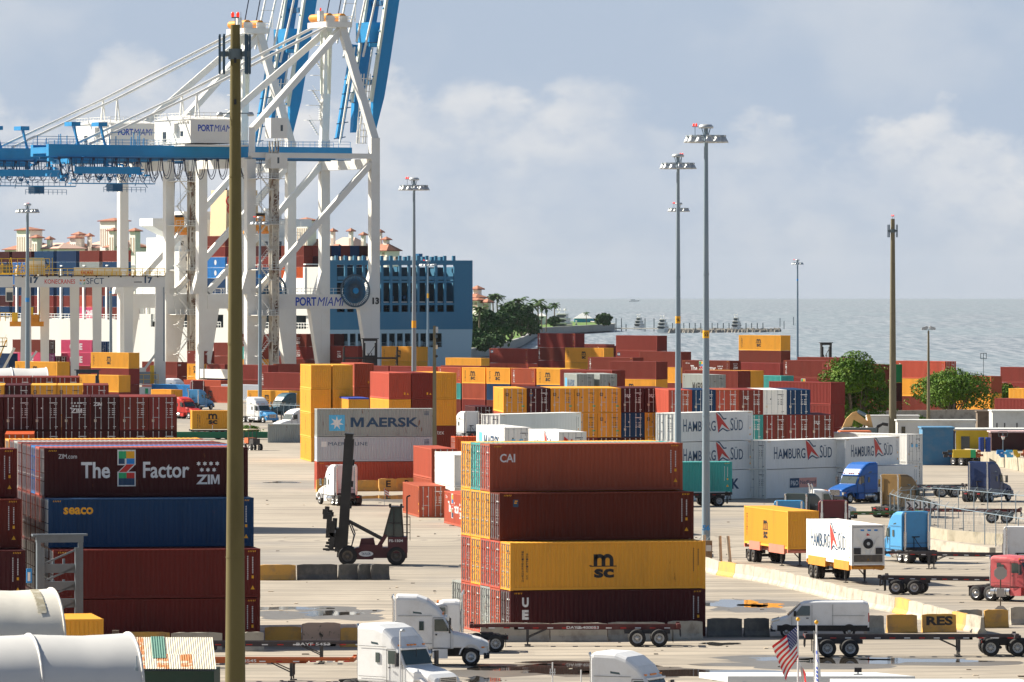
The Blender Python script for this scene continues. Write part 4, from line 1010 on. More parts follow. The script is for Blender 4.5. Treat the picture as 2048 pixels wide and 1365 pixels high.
def mast(px, s, ztop, label, r0=.42, r1=.16, sign=None, signpx=None, band=None, beacon=-1, scale=1.0, small=False, paint_=None, foot=False):
    X, Y = W(px, s); t = empty('light_mast', (X, Y, 0)); tag(t, label, 'light mast', 'high light masts of the yard')
    p = MB(); p.cyl((0, 0, 0), (0, 0, ztop - 1.0), r0, M_GALV, r1, n=12); p.cyl((0, 0, 0), (0, 0, .25), r0 + .25, M_GALV, n=12)
    for k in (.33, .66): p.cyl((0, 0, ztop * k), (0, 0, ztop * k + .12), r0 + (r1 - r0) * k + .025, M_GALV, n=12)
    ob('pole', p, t)
    hd = MB(); z = ztop - .9; RR = 1.5 * scale
    for i in range(24):
        a, b = 2 * math.pi * i / 24, 2 * math.pi * (i + 1) / 24
        hd.bar((RR * math.cos(a), RR * math.sin(a), z + .42), (RR * math.cos(b), RR * math.sin(b), z + .42), .07, .07, M_GALV)
    for i in range(4):
        a = math.pi / 2 * i + .3; hd.bar((0, 0, z + .42), (RR * math.cos(a), RR * math.sin(a), z + .42), .06, .06, M_GALV); hd.bar((.15 * math.cos(a), .15 * math.sin(a), z + .3), (.35 * math.cos(a), .35 * math.sin(a), z + 1.0), .06, .06, M_GALV)
    hd.cyl((0, 0, z - .2), (0, 0, z + 1.0), .17, M_GALV, n=8); hd.lathe((0, 0, z + 1.0), [(.0, 0), (.55, 0), (.6, .12), (.45, .3), (0, .34)], M_LAMP, n=12)
    ob('ring', hd, t)
    if 'l' not in _hm:
        mb = MB(); mb.lathe((0, 0, 0), [(0.0, .30), (.16, .28), (.20, .22), (.31, .02), (.40, -.16), (.38, -.17), (.0, -.12)], M_LAMP, n=10); mb.box(-.17, .17, -.17, .17, .28, .42, M_LAMP); _hm['l'] = mb.mesh('lamp')
    for i in range(12):
        a = 2 * math.pi * i / 12 + .13
        ob('lamp', _hm['l'], t, ((RR - .1) * math.cos(a), (RR - .1) * math.sin(a), z + .05), a)
    b = MB(); bx = beacon * .95
    b.bar((bx, 0, z + .4), (bx, 0, z + 1.15), .05, .05, M_GALV); b.box(bx - .22, bx + .22, -.04, .04, z + 1.1, z + 1.16, M_GALV)
    for sx in (-.1, .1): b.lathe((bx + sx, 0, z + 1.16), [(.07, 0), (.08, .15), (.05, .22), (0, .24)], M_REDL, n=8)
    ob('beacon', b, t)
    if sign:
        txt, py, col, wpx = sign; zc = ZZ(py, s); g = MB(); rr = r0 + (r1 - r0) * zc / ztop
        hgt = wpx / s
        g.cyl((0, 0, zc - hgt * .6), (0, 0, zc + hgt * .6), rr + .012, {'y': M_YEL, 'b': M_BLUE}[col], n=12, cap=False)
        if txt and col == 'y': put_text(g, txt, -rr * .7, zc - hgt * .32, rr * 1.4, hgt * .6, M_BLACK, .02, y=-rr - .02)
        ob('number_band', g, t)
    if foot:
        g = MB(); put_text(g, '56', -.3, ZZ(1061, s), .62, .42, M_BLUE, .03, y=-r0 - .03); ob('painted_number', g, t)
    return t
mast(1412, 25.6, 33.4, 'tallest light mast, with a yellow 55 band', .34, .16, ('55', 669, 'y', 13), beacon=-.9, foot=True)
mast(1356, 21.2, 33.2, 'second tallest light mast, banded 9A', .34, .15, ('9A', 640, 'y', 12), beacon=.35)
mast(1357.5, 12.8, 33.6, 'light mast whose lamps peep from behind another mast', .4, .17, beacon=-.8)
mast(828, 17.9, 32.8, 'light mast in front of the blue ship stern', .34, .14, ('', 649, 'y', 12), beacon=-.8)
mast(856, 8.6, 26.4, 'small distant mast against the blue stern', .36, .16, ('', 592, 'y', 8), scale=1.25)
mast(1595, 7.2, 27.6, 'solitary thin mast over open water', .36, .2, ('', 560, 'b', 3))
mast(55, 13.3, 33.0, 'light mast at the far left', .42, .2, ('', 600, 'b', 7), scale=1.05, beacon=.05)
mast(520, 11.6, 32.5, 'thin light mast right of the big concrete pole', .36, .17, ('', 553, 'b', 6))
mast(221.5, 9.9, 24.0, 'thin dark mast between the gantry legs', .36, .25, ('', 585, 'b', 3))
# concrete poles
def concrete_pole(px, s, ztop, r0, r1, label, big):
    X, Y = W(px, s); t = empty('concrete_pole', (X, Y, 0)); tag(t, label, 'concrete pole', 'tall spun concrete poles with antennas')
    p = MB(); n = 10; secs = [[(0, 0, 0)] * 0]
    p.cyl((0, 0, 0), (0, 0, ztop), r0, M_CONC if big else M_CONC2, r1, n=20)
    for k in (.30, .58, .80): 
        rr = r0 + (r1 - r0) * k; p.cyl((0, 0, ztop * k), (0, 0, ztop * k + .06), rr + .02, M_CONC if big else M_CONC2, n=20)
    ob('shaft', p, t)
    a = MB(); za = ztop - 1.25 * (1 if big else 1.3)
    a.cyl((0, 0, za - .22), (0, 0, za + .22), r1 + .1, M_GALV2, n=12)
    for sx in (-1, 1): a.box(sx * .2, sx * .62, -.07, .07, za - .1, za + .12, M_GALV2); a.box(sx * .4, sx * .5, -.35, .35, za - .06, za + .06, M_GALV2)
    ob('antenna_bracket', a, t)
    for x, y in ((-.66, 0), (-.46, -.3), (.46, -.3), (.62, 0), (-.5, .35), (.5, .35)):
        g = MB(); g.cyl((x, y, za - .85), (x, y, za + .85), .045, M_NAVYM, n=8); g.box(x - .05, x + .05, y - .06, y + .0, za - .8, za + .78, M_NAVYM); ob('antenna', g, t)
    b = MB(); b.box(-.02, .02, -.02, .02, ztop, ztop + .3, M_GALV2); b.box(-.16, .16, -.03, .03, ztop + .28, ztop + .33, M_GALV2)
    for sx in (-.11, .11): b.lathe((sx, 0, ztop + .33), [(.06, 0), (.07, .12), (.05, .2), (0, .22)], M_REDL, n=8)
    b.cyl((.24, 0, ztop - .3), (.24, 0, ztop + .55), .008, M_GALV2, n=4)
    ob('beacon', b, t)
    if big:
        for sx in (-1, 1):
            g = MB(); zl = ZZ(228, s); g.bar((sx * .2, 0, zl + .02), (sx * .62, 0, zl + .02), .04, .04, M_GALV2); g.lathe((sx * .66, -.1, zl - .05), [(0, .12), (.08, .12), (.14, .03), (.15, -.03), (.08, -.06), (0, -.06)], M_LAMP, n=12); ob('floodlight', g, t)
        g = MB()
        for zz_ in (ZZ(122, s), ZZ(205, s)): g.box(-.04, .06, -r1 - .10, -r1 - .03, zz_ - .1, zz_ + .12, M_BLACK)
        ob('hand_hole', g, t)
    return t
M_GALV2 = mat('bracket_steel', (0.13, 0.17, 0.19), rough=.6, metal=.3, dirt=.3)
M_NAVYM = mat('antenna_tube', (0.04, 0.08, 0.12), rough=.5)
concrete_pole(470.5, 47.0, ZZ(50, 47.0), .47, .20, 'huge olive concrete pole crossing the whole left side', True)
concrete_pole(1785.5, 15.0, ZZ(438, 15.0), .52, .27, 'slim pale concrete pole between two trees', False)
# short double floodlight and small posts
X, Y = W(1857, 15.2); t = empty('double_floodlight_post', (X, Y, 0)); tag(t, 'short concrete post with two floodlights by the round tree', 'lamp post')
g = MB(); g.cyl((0, 0, 0), (0, 0, ZZ(662, 15.2)), .28, M_CONC2, .12, n=10); ob('post', g, t)
g = MB(); zt = ZZ(660, 15.2); g.bar((-.6, 0, zt), (.6, 0, zt), .06, .06, M_GALV2); g.bar((0, 0, zt - .3), (0, 0, zt), .06, .06, M_GALV2); ob('bracket', g, t)
for sx in (-1, 1):
    g = MB(); g.loft([[(-.42, -.26, -.14), (-.42, .26, -.14), (-.42, .26, .2), (-.42, -.26, .2)], [(.3, -.3, .0), (.3, .3, .0), (.3, .3, .42), (.3, -.3, .42)], [(.45, -.16, .12), (.45, .16, .12), (.45, .16, .32), (.45, -.16, .32)]], M_LAMP); ob('floodlight', g, t, (sx * .5, 0, zt + .08), 0 if sx < 0 else math.pi)
X, Y = W(1967, 11.0); t = empty('marker_post', (X, Y, 0)); tag(t, 'thin post with a square frame before the water', 'marker')
g = MB(); zt = ZZ(718, 11.0); g.cyl((0, 0, 0), (0, 0, zt), .06, M_GALV2, n=6); ob('post', g, t)
g = MB()
for q in ((-.5, 0, -.0, 1.0), (.5, 0, 0, 1.0), (0, 0, 0, 1.0)): g.box(q[0] - .06, q[0] + .06, -.03, .03, zt, zt + 1.0, M_GALV2)
for z_ in (0, 1.0): g.box(-.56, .56, -.035, .035, zt + z_ - .06, zt + z_ + .06, M_GALV2)
ob('frame', g, t)
X, Y = W(869, 20.3); t = empty('utility_pole', (X, Y, 0)); tag(t, 'grey square utility pole right of the star emblem stack', 'pole')
g = MB(); zt = ZZ(652, 20.3); g.loft([[(-.24, -.2, 0), (.24, -.2, 0), (.24, .2, 0), (-.24, .2, 0)], [(-.14, -.13, zt), (.14, -.13, zt), (.14, .13, zt), (-.14, .13, zt)]][::1], M_CONC2); ob('pole', g, t)
g = MB(); g.box(.12, .35, -.2, .1, zt - .7, zt - .1, M_LAMP); g.box(.05, .3, -.22, -.1, zt - 1.2, zt - .9, M_GALV2); g.box(.12, .32, -.17, -.15, zt - 2.3, zt - 1.9, M_PALE); g.cyl((.2, -.2, zt - 3.0), (.2, -.16, zt - 3.0), .14, M_BLACK, n=10); ob('box', g, t)

# ---------------------------------------------------------------- ship to shore cranes
M_CRW = mat('crane_white', (0.72, 0.72, 0.69), rough=0.5, dirt=0.3, rust=0.06, dirtcol=(0.55, 0.45, 0.33), scale=.15)
M_CRB = mat('crane_blue', (0.005, 0.23, 0.52), rough=0.45, dirt=0.3, dirtcol=(0.01, 0.12, 0.27), scale=.3)
M_CRBD = mat('crane_dark_blue', (0.012, 0.11, 0.25), rough=0.5, dirt=.3)
M_RUSTY = mat('rusty_tower', (0.62, 0.58, 0.50), rough=.8, rust=.95, rustcol=(.16, .085, .05), scale=.5, streak=True)
M_ORANGE = mat('machine_orange', (0.72, 0.28, 0.02), rough=.5, dirt=.5, dirtcol=(.25, .1, .03))
M_MYEL = mat('machine_yellow', (0.80, 0.50, 0.03), rough=.5, dirt=.3, dirtcol=(.3, .2, .05))
M_CABLE = mat('cable_black', (0.02, 0.03, 0.07), rough=.6)
def railing(mb, pts, h=1.1, m=None, r=.05, step=2.0):
    m = m or M_CRW
    for a, b in zip(pts, pts[1:]):
        a, b = Vector(a), Vector(b)
        for q in (h, h * .5): mb.bar(a + Vector((0, 0, q)), b + Vector((0, 0, q)), r, r, m)
        n = max(1, int((b - a).length / step))
        for i in range(n + 1): p = a.lerp(b, i / n); mb.bar(p, p + Vector((0, 0, h)), r, r, m)
def stairs(mb, a, b, w, m, n=10):
    a, b = Vector(a), Vector(b)
    for i in range(n): p = a.lerp(b, (i + .5) / n); mb.box(p.x - .2, p.x + .2, p.y - w / 2, p.y + w / 2, p.z - .04, p.z + .04, m)
    mb.bar(a, b, .08, .2, m); mb.bar(a + Vector((0, 0, 1)), b + Vector((0, 0, 1)), .05, .05, m)
def sts(px, s, num, label, girder_left=-68, z_off=0.0):
    """front waterside leg foot at column px. local x: to the water, y: along the rail (away), z: up"""
    X, Y = W(px, s); c = empty('ship_to_shore_crane', (X, Y, 0), th); tag(c, label, 'crane', 'white and blue quay cranes')
    G_, L_ = -27.5, 22.5; ZG = 47.5; ZP = 17.8
    lw = 1.9
    leg = []
    for (x, y) in ((0, 0), (0, L_), (G_, 0), (G_, L_)):
        g = MB(); zt = ZG + 3 if x == 0 else ZG - 1.5
        g.box(x - .95, x + .95, y - .75, y + .75, 2.2, zt, M_CRW)
        # flared foot above and below the portal beam
        g.prism([(x - .95, ZP + 6), (x - .95, ZP + 1.5), (x - 2.3 if x < 0 else x - 2.4, ZP + 1.4), ], y - .74, y + .74, M_CRW)
        g.prism([(x - .96, ZP - 1.4), (x - .96, 4), (x - 1.5, 4), (x - 3.6, ZP - 1.4)] if x == 0 else [(x + .96, ZP - 1.4), (x + 3.6, ZP - 1.4), (x + 1.5, 4), (x + .96, 4)], y - .74, y + .74, M_CRW)
        ob('leg', g, c)
    for y in (0, L_):
        g = MB(); g.box(G_ + .95, -.96, y - .9, y + .9, ZP - 1.5, ZP + 1.4, M_CRW); railing(g, [(G_, y - .9, ZP + 1.4), (-1.5, y - .9, ZP + 1.4)], 1.2, r=.07)
        if y == 0:
            put_text(g, 'PORT', G_ + 9.6, ZP - .9, 4.6, 1.75, M_BLUEINK, .03, y=-.93); put_text(g, 'MIAMI', G_ + 14.4, ZP - .9, 6.0, 1.75, M_BLUEINK, 0, shear=.25, y=-.93)
        ob('portal_beam', g, c)
        g = MB(); g.box(G_, -.97, y - .8, y + .8, ZG - 1.2, ZG - .2, M_CRW)
        g.bar((-.8, y, ZG - 2.2), (G_ + 1.4, y, ZP + 1.8), 1.15, 1.15, M_CRW)
        ob('side_brace', g, c)
    for x in (0, G_):
        g = MB(); g.box(x - .9, x + .9, .76, L_ - .76, ZG - 3.2, ZG - 1.21, M_CRW); ob('cross_beam', g, c); g = MB(); g.box(x - .8, x + .8, .76, L_ - .76, 2.4, 4.2, M_CRW)
        ob('sill_beam', g, c)
        for y in (0, L_):
            g = MB()
            for q in (-3.2, -1.6, 1.6, 3.2): g.cyl((x - .25, y + q, .45), (x + .25, y + q, .45), .42, M_DARK, n=10); 
            g.box(x - .45, x + .45, y - 4.2, y + 4.2, .6, 1.3, M_CRW); g.box(x - .4, x + .4, y - 1.6, y + 1.6, 1.3, 2.2, M_CRW); ob('bogie', g, c)
    # A frame
    ya, yb = 8.2, 14.3; ZA = 73.0
    for y0_, y1_ in ((0, ya), (L_, yb)):
        g = MB(); g.bar((0, y0_, ZG + 2.8), (-3.2 if y0_ == 0 else -3.2, y1_, ZA), 1.2, 1.6, M_CRW, up=(1, 0, 0)); ob('apex_leg', g, c)
        g = MB(); g.bar((-3.4, y1_, ZA - .6), (G_ + 1.2, y0_ * .86 + 1.4, ZG + 4.4), 1.2, 1.25, M_CRW); g.bar((G_ + 1.2, y0_ * .86 + 1.4, ZG + 4.6), (G_ + .4, y0_, ZG - 1), 1.2, 1.2, M_CRW); ob('back_leg', g, c)
    g = MB(); g.box(-7, -1.6, ya - 1.6, yb + 1.6, ZA - .2, ZA + .9, M_CRW); railing(g, [(-8.4, ya - 1.8, ZA + .9), (-1.2, ya - 1.8, ZA + .9), (-1.2, yb + 1.8, ZA + .9)], 1.1, r=.08, step=1.3)
    for xk in (-6.3, -3.4): g.cyl((xk, ya - 1, ZA + 1.8), (xk, yb + 1, ZA + 1.8), .8, M_ORANGE, n=10); g.box(xk - .9, xk + .9, ya - 1.3, ya - 1.0, ZA + .9, ZA + 2.1, M_CRW)
    g.box(-8.6, -7.6, ya - 1, ya, ZA + .9, ZA + 3.0, M_CRW)
    for q in (ZA + 4.6,): g.bar((-3.6, ya - 1.3, q), (-.5, ya - 1.3, q), .1, .1, M_CRW); g.bar((-.7, ya - 1.3, ZA + .9), (-.7, ya - 1.3, q), .1, .1, M_CRW)
    ob('apex_platform', g, c)
    g = MB()
    for k in range(6): g.cyl((-6.6 + k * .35 + (2.4 if k > 2 else 0), ya + k * .6, ZA + 2), (-2.6 + k * .35 + (2.4 if k > 2 else 0), ya + k * .6, ZA + 22), .06, M_CABLE, n=4)
    ob('hoist_rope', g, c)
    b = MB(); b.cyl((-8.1, ya - .5, ZA + 3), (-8.1, ya - .5, ZA + 3.6), .16, M_REDL, n=8); ob('beacon', b, c)
    # trolley girder, twin blue boxes on either side of the trolley way
    for y in (7.2, 14.8):
        g = MB(); g.box(girder_left, -1.6, y - .6, y + .6, ZG - 1.15, ZG + 1.15, M_CRB); g.box(girder_left + 2, -2, y - .95 if y < 10 else y + .6, y - .6 if y < 10 else y + .95, ZG - 1.5, ZG - 1.25, M_CRBD)
        railing(g, [(girder_left, y - .6, ZG + 1.15), (-2, y - .6, ZG + 1.15)], 1.1, M_CRB, .07, 2.6)
        ob('trolley_girder', g, c)
    g = MB()
    for x in (-30, -44, -58, girder_left + .5, -12): g.box(x - .5, x + .5, 7.8, 14.2, ZG - .6, ZG + .6, M_CRB)
    ob('girder_tie', g, c)
    # raised boom
    lean = math.tan(R(9.5))
    for y in (6.6, 15.4):
        g = MB(); x0 = 3.0; z1 = ZG + 4.4; z2 = z1 + 46
        def at(z, dx=0): return (x0 + dx + (z - z1) * lean, y, z)
        secs = []
        for z, wx in ((z1, .35), (z1 + 7, 1.15), (z1 + 12, 1.25), (z2, 1.3)): 
            cx_ = at(z)[0]; secs.append([(cx_ - wx, y - .7, z), (cx_ + wx, y - .7, z), (cx_ + wx, y + .7, z), (cx_ - wx, y + .7, z)])
        g.loft(secs[::-1][::-1], M_CRB)
        for k in range(9): zz_ = z1 + 6 + k * 4.6; q = at(zz_); g.bar((q[0] - 1.3, y - 1.1, zz_), (q[0] - 2.4, y - 1.1, zz_ + .5), .3, .3, M_CRB); 
        for zz_, l_ in ((z1 + 17, 2.4), (z1 + 33, 2.4)): q = at(zz_); g.box(q[0] - 1.2 - l_, q[0] - 1.2, y - .2, y + .2, zz_, zz_ + .8, M_CRB)
        ob('boom', g, c)
        g = MB(); qa, qb = at(z1 + 6), at(z2); g.bar((qa[0] - 2.0, y - 1.3, qa[2]), (qb[0] - 2.0, y - 1.3, qb[2]), .5, .9, M_PALEG); g.bar((qa[0] - 3.4, y - .5, qa[2] + 9), (qb[0] - 2.6, y - .5, qb[2]), .35, .35, M_CRW); g.bar((qa[0] - 4.6, y, qa[2] + 12), (qb[0] - 5.0, y, qb[2]), .35, .35, M_CRW); ob('forestay', g, c)
    g = MB()
    for zz_ in (ZG + 14, ZG + 22, ZG + 30, ZG + 38): q = 3.0 + (zz_ - ZG - 4.4) * lean; g.box(q - .5, q + .5, 7.3, 14.7, zz_, zz_ + 1.0, M_CRBD)
    q = 3.0 + 20 * lean; g.box(q - 3.4, q - .8, 8, 14, ZG + 22.5, ZG + 26.5, M_CRB)
    ob('boom_tie', g, c)
    # inner mast: pale hangers, dark blue ladder truss and white lattice between the frames
    g = MB()
    for x, y, z0_, z1_, w_ in ((-4.6, 11, ZG + 12, ZA - 1, .55), (-5.6, 12.4, ZG + 12, ZA - 1, .4), (-.9, 10.2, ZG + 14, ZA - 6, .35)): g.bar((x, y, z0_), (x + (.0 if w_ > .36 else 1.2), y, z1_), w_, w_, M_PALEG)
    for x in (-3.0, 1.0): g.bar((x, 9.4, ZG + 2), (x + 3.4, 9.4, ZA - 4), .3, .3, M_CRW)
    ob('hanger', g, c)
    g = MB(); g.bar((-2.0, 12, ZG + 3), (1.6, 12, ZG + 22), 1.3, .8, M_CRB)
    for k in range(6): g.bar((-3.2 + k * .6, 11.6, ZG + 3 + k * 3), (-.6 + k * .6, 11.6, ZG + 3.4 + k * 3), .2, .2, M_CRBD)
    ob('ladder_truss', g, c)
    g = MB()
    for sx in (0, 1.4):
        for sy in (0, 1.2): g.bar((-.2 + sx, 6.2 + sy, ZG + 2), (.9 + sx, 6.2 + sy, ZG + 16), .16, .16, M_CRW)
    for k in range(11):
        q = k * 1.3; g.box(-.3 + q * .08, 1.5 + q * .08, 6.1, 7.5, ZG + 2 + q, ZG + 2.12 + q, M_CRW)
    ob('stair_tower', g, c)
    # stairs up the far apex leg
    g = MB()
    for k in range(7):
        f0, f1 = k / 7, (k + 1) / 7; za, zb = ZG + 4 + 21 * f0, ZG + 4 + 21 * f1; ya_ = L_ + (yb - L_) * (za - ZG) / (ZA - ZG)
        xs = -3.0 - .3 * k if k % 2 else -1.0
        stairs(g, (-1.6 - .1 * k, ya_ + .8, za), (-3.6 - .1 * k, ya_ + .8, zb) if k % 2 == 0 else (-1.6, ya_ + .8, zb), .8, M_CRW, 7); g.box(-4.6, -1.2, ya_, ya_ + 1.4, zb - .06, zb + .02, M_CRW)
    ob('staircase', g, c)
    # backstays to the girder's landward part
    for y1_, y2_ in ((ya, 7.2), (yb, 14.8)):
        g = MB(); e = Vector((girder_left + 9, y2_, ZG + 1.3)); st = Vector((-5.5, y1_, ZA + .4)); mid = st.lerp(e, .56) + Vector((0, 0, -.6))
        g.cyl(st, mid, .30, M_CRW, n=6); g.cyl(mid, e, .26, M_CRW, n=6)
        g.bar(mid, (mid.x - 1.0, y2_, ZG + 1.2), .3, .3, M_CRW); g.bar(mid, (mid.x + 1.0, y2_, ZG + 1.2), .22, .22, M_CRW)
        ob('backstay', g, c)
    # machinery house
    g = MB(); hx0, hx1 = -39.5, -29.2; hy0, hy1 = 2.0, 19.0; z0_, z1_ = ZG + 1.6, ZG + 6.3
    g.box(hx0, hx1, hy0, hy1, z0_, z1_, M_CRW)
    g.prism([(hy0 - .1, z1_), (hy1 + .1, z1_), ((hy0 + hy1) / 2, z1_ + .9)], hx0 - .2, hx1 + .2, M_CRW, axis='x')
    railing(g, [(hx1, hy0 + .1, z1_ + .1), (hx0, hy0 + .1, z1_ + .1), (hx0, hy1, z1_ + .1)], 1.2, r=.08, step=1.4)
    railing(g, [(hx0 - 1.2, hy0, z0_ - .3), (hx0 - 1.2, hy1, z0_ - .3)], 1.2, r=.08, step=1.4); g.box(hx0 - 1.4, hx1 + 2, hy0 - .5, hy1, z0_ - .6, z0_ - .3, M_CRW)
    put_text(g, 'PORT', hx0 + 1.6, z0_ + 2.3, 3.4, 1.35, M_BLUEINK, .03, y=hy0 - .03); put_text(g, 'MIAMI', hx0 + 5.1, z0_ + 2.3, 4.2, 1.35, M_BLUEINK, 0, shear=.25, y=hy0 - .03)
    g.box(hx0 - .05, hx0, 5.5, 6.7, z0_ + 1.4, z0_ + 2.4, M_GLASS); g.box(hx0 - .8, hx0, 8.0, 9.4, z0_ + 2.0, z0_ + 4.0, M_CRW); g.box(hx0 - .08, hx0, 13.5, 15, z0_ + .2, z0_ + 2.4, M_GLASS)
    for k in range(5): g.box(hx0 - .3, hx0, 3 + k * 1.1, 3.7 + k * 1.1, z1_ - .6, z1_ - .3, M_CRW)
    ob('machinery_house', g, c)
    # trolley with gear on the girder's landward end and the cabin hanging below
    g = MB(); tx = girder_left + 8
    g.box(tx - 3.5, tx + 4.5, 6, 16, ZG - 2.6, ZG - 1.6, M_CRB); g.box(tx - 3, tx + 11, 5.0, 5.4, ZG - 4.6, ZG - 3.2, M_CRB)
    for k in range(9): g.bar((tx - 3 + k * 1.6, 5.2, ZG - 4.6), (tx - 3 + k * 1.6, 5.2, ZG - 1.6), .14, .14, M_CRBD)
    railing(g, [(tx - 4, 5, ZG - 3.2), (tx + 11, 5, ZG - 3.2)], 1.2, M_CRBD, .08, 1.2); railing(g, [(tx - 4, 4.6, ZG - 6.4), (tx + 14, 4.6, ZG - 6.4)], 1.2, M_CRBD, .08, 1.2)
    g.box(tx - 4, tx + 14, 4.6, 6.2, ZG - 6.6, ZG - 6.4, M_CRB)
    for x in (tx - 1.6, tx + 4.2):
        for q in range(4): g.bar((x + q * .5, 7 + q, ZG + 1.2), (x - .9 + q * .35, 7 + q, ZG + 5.4), .35, .35, M_CRB)
        g.box(x - 1.3, x + .6, 7, 10.5, ZG + 4.8, ZG + 5.6, M_CRB)
    for k in range(8):
        x = tx + 5 + rnd.uniform(-1, 9); g.bar((x, 6.4, ZG + 1), (x, 6.4, ZG + rnd.uniform(1.8, 4.4)), .15, .15, M_CRB); g.bar((x, 6.4, ZG + 3.6), (x + 2.5, 6.4, ZG + 3.6), .1, .1, M_CRB)
    for k in range(90):
        x = tx + rnd.uniform(-8, 13); z = ZG + rnd.uniform(-6, -1.5); w_ = rnd.uniform(.2, .9); y_ = rnd.uniform(5, 9)
        if k % 2: g.box(x, x + w_, y_, y_ + .8, z, z + rnd.uniform(.2, .8), M_CRB)
        else: g.bar((x, y_, z), (x + rnd.uniform(-1.5, 1.5), y_, z + rnd.uniform(-2, 2)), .12, .12, M_CRBD)
    g.box(tx + 5, tx + 7.2, 5, 8, ZG - 8.0, ZG - 6.6, M_CRBD); railing(g, [(tx + 3, 4.8, ZG - 8.2), (tx + 12, 4.8, ZG - 8.2)], 1.0, M_CRBD, .08, 1)
    ob('trolley', g, c)
    # festoon cables under the girder
    x = girder_left + 2
    g = MB()
    while x < -24:
        w_ = 2.3; pts = [(x + w_ * i / 8, 6.0, ZG - 1.5 - 4.0 * (1 - (2 * i / 8 - 1) ** 2) ** .62) for i in range(9)]
        g.tube(pts, .085, M_CABLE, 4)
        pts = [(x + w_ * (.12 + .76 * i / 8), 6.3, ZG - 1.5 - 3.4 * (1 - (2 * i / 8 - 1) ** 2) ** .62) for i in range(9)]
        g.tube(pts, .07, M_CABLE, 4); g.box(x - .15, x + .25, 5.9, 6.4, ZG - 1.9, ZG - 1.4, M_CABLE); x += 2.45
    ob('festoon_cable', g, c)
    # lift tower and stairs beside the landside front leg, cable reel on the portal beam
    g = MB(); lx = G_ + 3.4; ly = -3.2
    for sx in (0, 1.3):
        for sy in (0, 1.3): g.box(lx + sx - .12, lx + sx + .12, ly + sy - .12, ly + sy + .12, 3, ZG + 2, M_RUSTY)
    for k in range(36): z = 3 + k * 1.25; g.box(lx - .16, lx + 1.46, ly - .16, ly - .08, z, z + .22, M_RUSTY); g.bar((lx, ly - .1, z), (lx + 1.3, ly - .1, z + 1.25), .1, .1, M_RUSTY)
    g.box(lx + .1, lx + 1.2, ly + .2, ly + 1.2, 3, ZG, M_RUSTY); ob('lift_tower', g, c)
    g = MB(); z = 4.0; k = 0
    while z < ZG - 3:
        a, b_ = (lx - .5, ly, z), (lx - 3.0, ly, z + 3.0)
        if k % 2: a, b_ = (lx - 3.0, ly, z), (lx - .5, ly, z + 3.0)
        stairs(g, a, b_, .9, M_CRW, 8); q = b_[0]; g.box(q - .6, q + .6, ly - .6, ly + .6, z + 2.95, z + 3.05, M_CRW); z += 3.0; k += 1
    for z_ in (15, 24, 33, 42): g.box(lx - 3.8, lx + 2.2, ly - 1.2, ly + 2.6, z_, z_ + .15, M_CRW); railing(g, [(lx - 3.8, ly - 1.2, z_), (lx + 2.2, ly - 1.2, z_)], 1.1, r=.07, step=1)
    ob('staircase', g, c)
    g = MB(); g.box(lx - .6, lx + 3.0, ly - .6, ly + 2.0, ZG - 3.4, ZG - .4, M_CRW); g.box(lx + .8, lx + 1.2, ly - .64, ly - .6, ZG - 2.4, ZG - 1.2, M_GLASS); ob('electrical_room', g, c); g = MB(); g.box(lx - .6, lx + 3.0, ly - .6, ly + 2.0, ZG + 2.6, ZG + 6.6, M_CRW); g.box(lx + 1.5, lx + 2.0, ly - .64, ly - .6, ZG + 4, ZG + 5.2, M_GLASS); ob('electrical_room', g, c)
    g = MB(); rc = (-5.2, -2.0, ZP + 2.1)
    for k in range(48):
        t_ = 2 * math.pi * k / 48; ct, st_ = math.cos(t_), math.sin(t_); g.bar((rc[0] + .5 * ct, rc[1], rc[2] + .5 * st_), (rc[0] + 3.1 * ct, rc[1], rc[2] + 3.1 * st_), .10, .14, M_NAVYM, up=(0, 1, 0))
        t2 = 2 * math.pi * (k + 1) / 48
        g.bar((rc[0] + 3.15 * ct, rc[1], rc[2] + 3.15 * st_), (rc[0] + 3.15 * math.cos(t2), rc[1], rc[2] + 3.15 * math.sin(t2)), .35, .14, M_NAVYM, up=(0, 1, 0))
    g.cyl((rc[0], rc[1] - .35, rc[2]), (rc[0], rc[1] + 1.4, rc[2]), .6, M_CRB, n=12); g.lathe((rc[0], rc[1] + .25, rc[2]), [(0.6, 0), (2.5, .0)], M_CRB, n=24, axis='y')
    ob('cable_reel', g, c)
    g = MB(); put_text(g, num, -.75, ZP - .6, 1.5, 1.35, M_BLACK, .05, y=-.80); ob('number', g, c)
    # spreader hanging between the frames
    sp = MB(); qx, qz = G_ + 6.6, ZG - 15; sp.box(qx - 1.7, qx + 1.7, 9, 12, qz - .6, qz + .4, M_ORANGE); sp.box(qx - 1.1, qx + 1.1, 9, 12, qz + .4, qz + 2.8, M_ORANGE); sp.box(qx - 1.9, qx - 1.4, 8, 13, qz - 1.2, qz - .6, M_ORANGE); sp.box(qx + 1.4, qx + 1.9, 8, 13, qz - 1.2, qz - .6, M_ORANGE)
    sp.box(qx - 1.0, qx + 1.0, 8.8, 9.0, qz + 2.4, qz + 2.9, M_DARK)
    for dx in (-.8, .8): sp.cyl((qx + dx, 10, qz + 2.8), (qx + dx * .6, 10, ZG - 2), .05, M_CABLE, n=4)
    ob('spreader', sp, c)
    return c
M_BLUEINK = mat('royal_blue_ink', (0.01, 0.06, 0.42), rough=.5)
M_PALEG = mat('pale_green_steel', (0.62, 0.66, 0.58), rough=.5, dirt=.2)
sts(748, 10.0, '13', 'nearer white quay crane numbered 13 with raised blue boom')
sts(581, 9.75, '14', 'farther white quay crane, left of the numbered one')

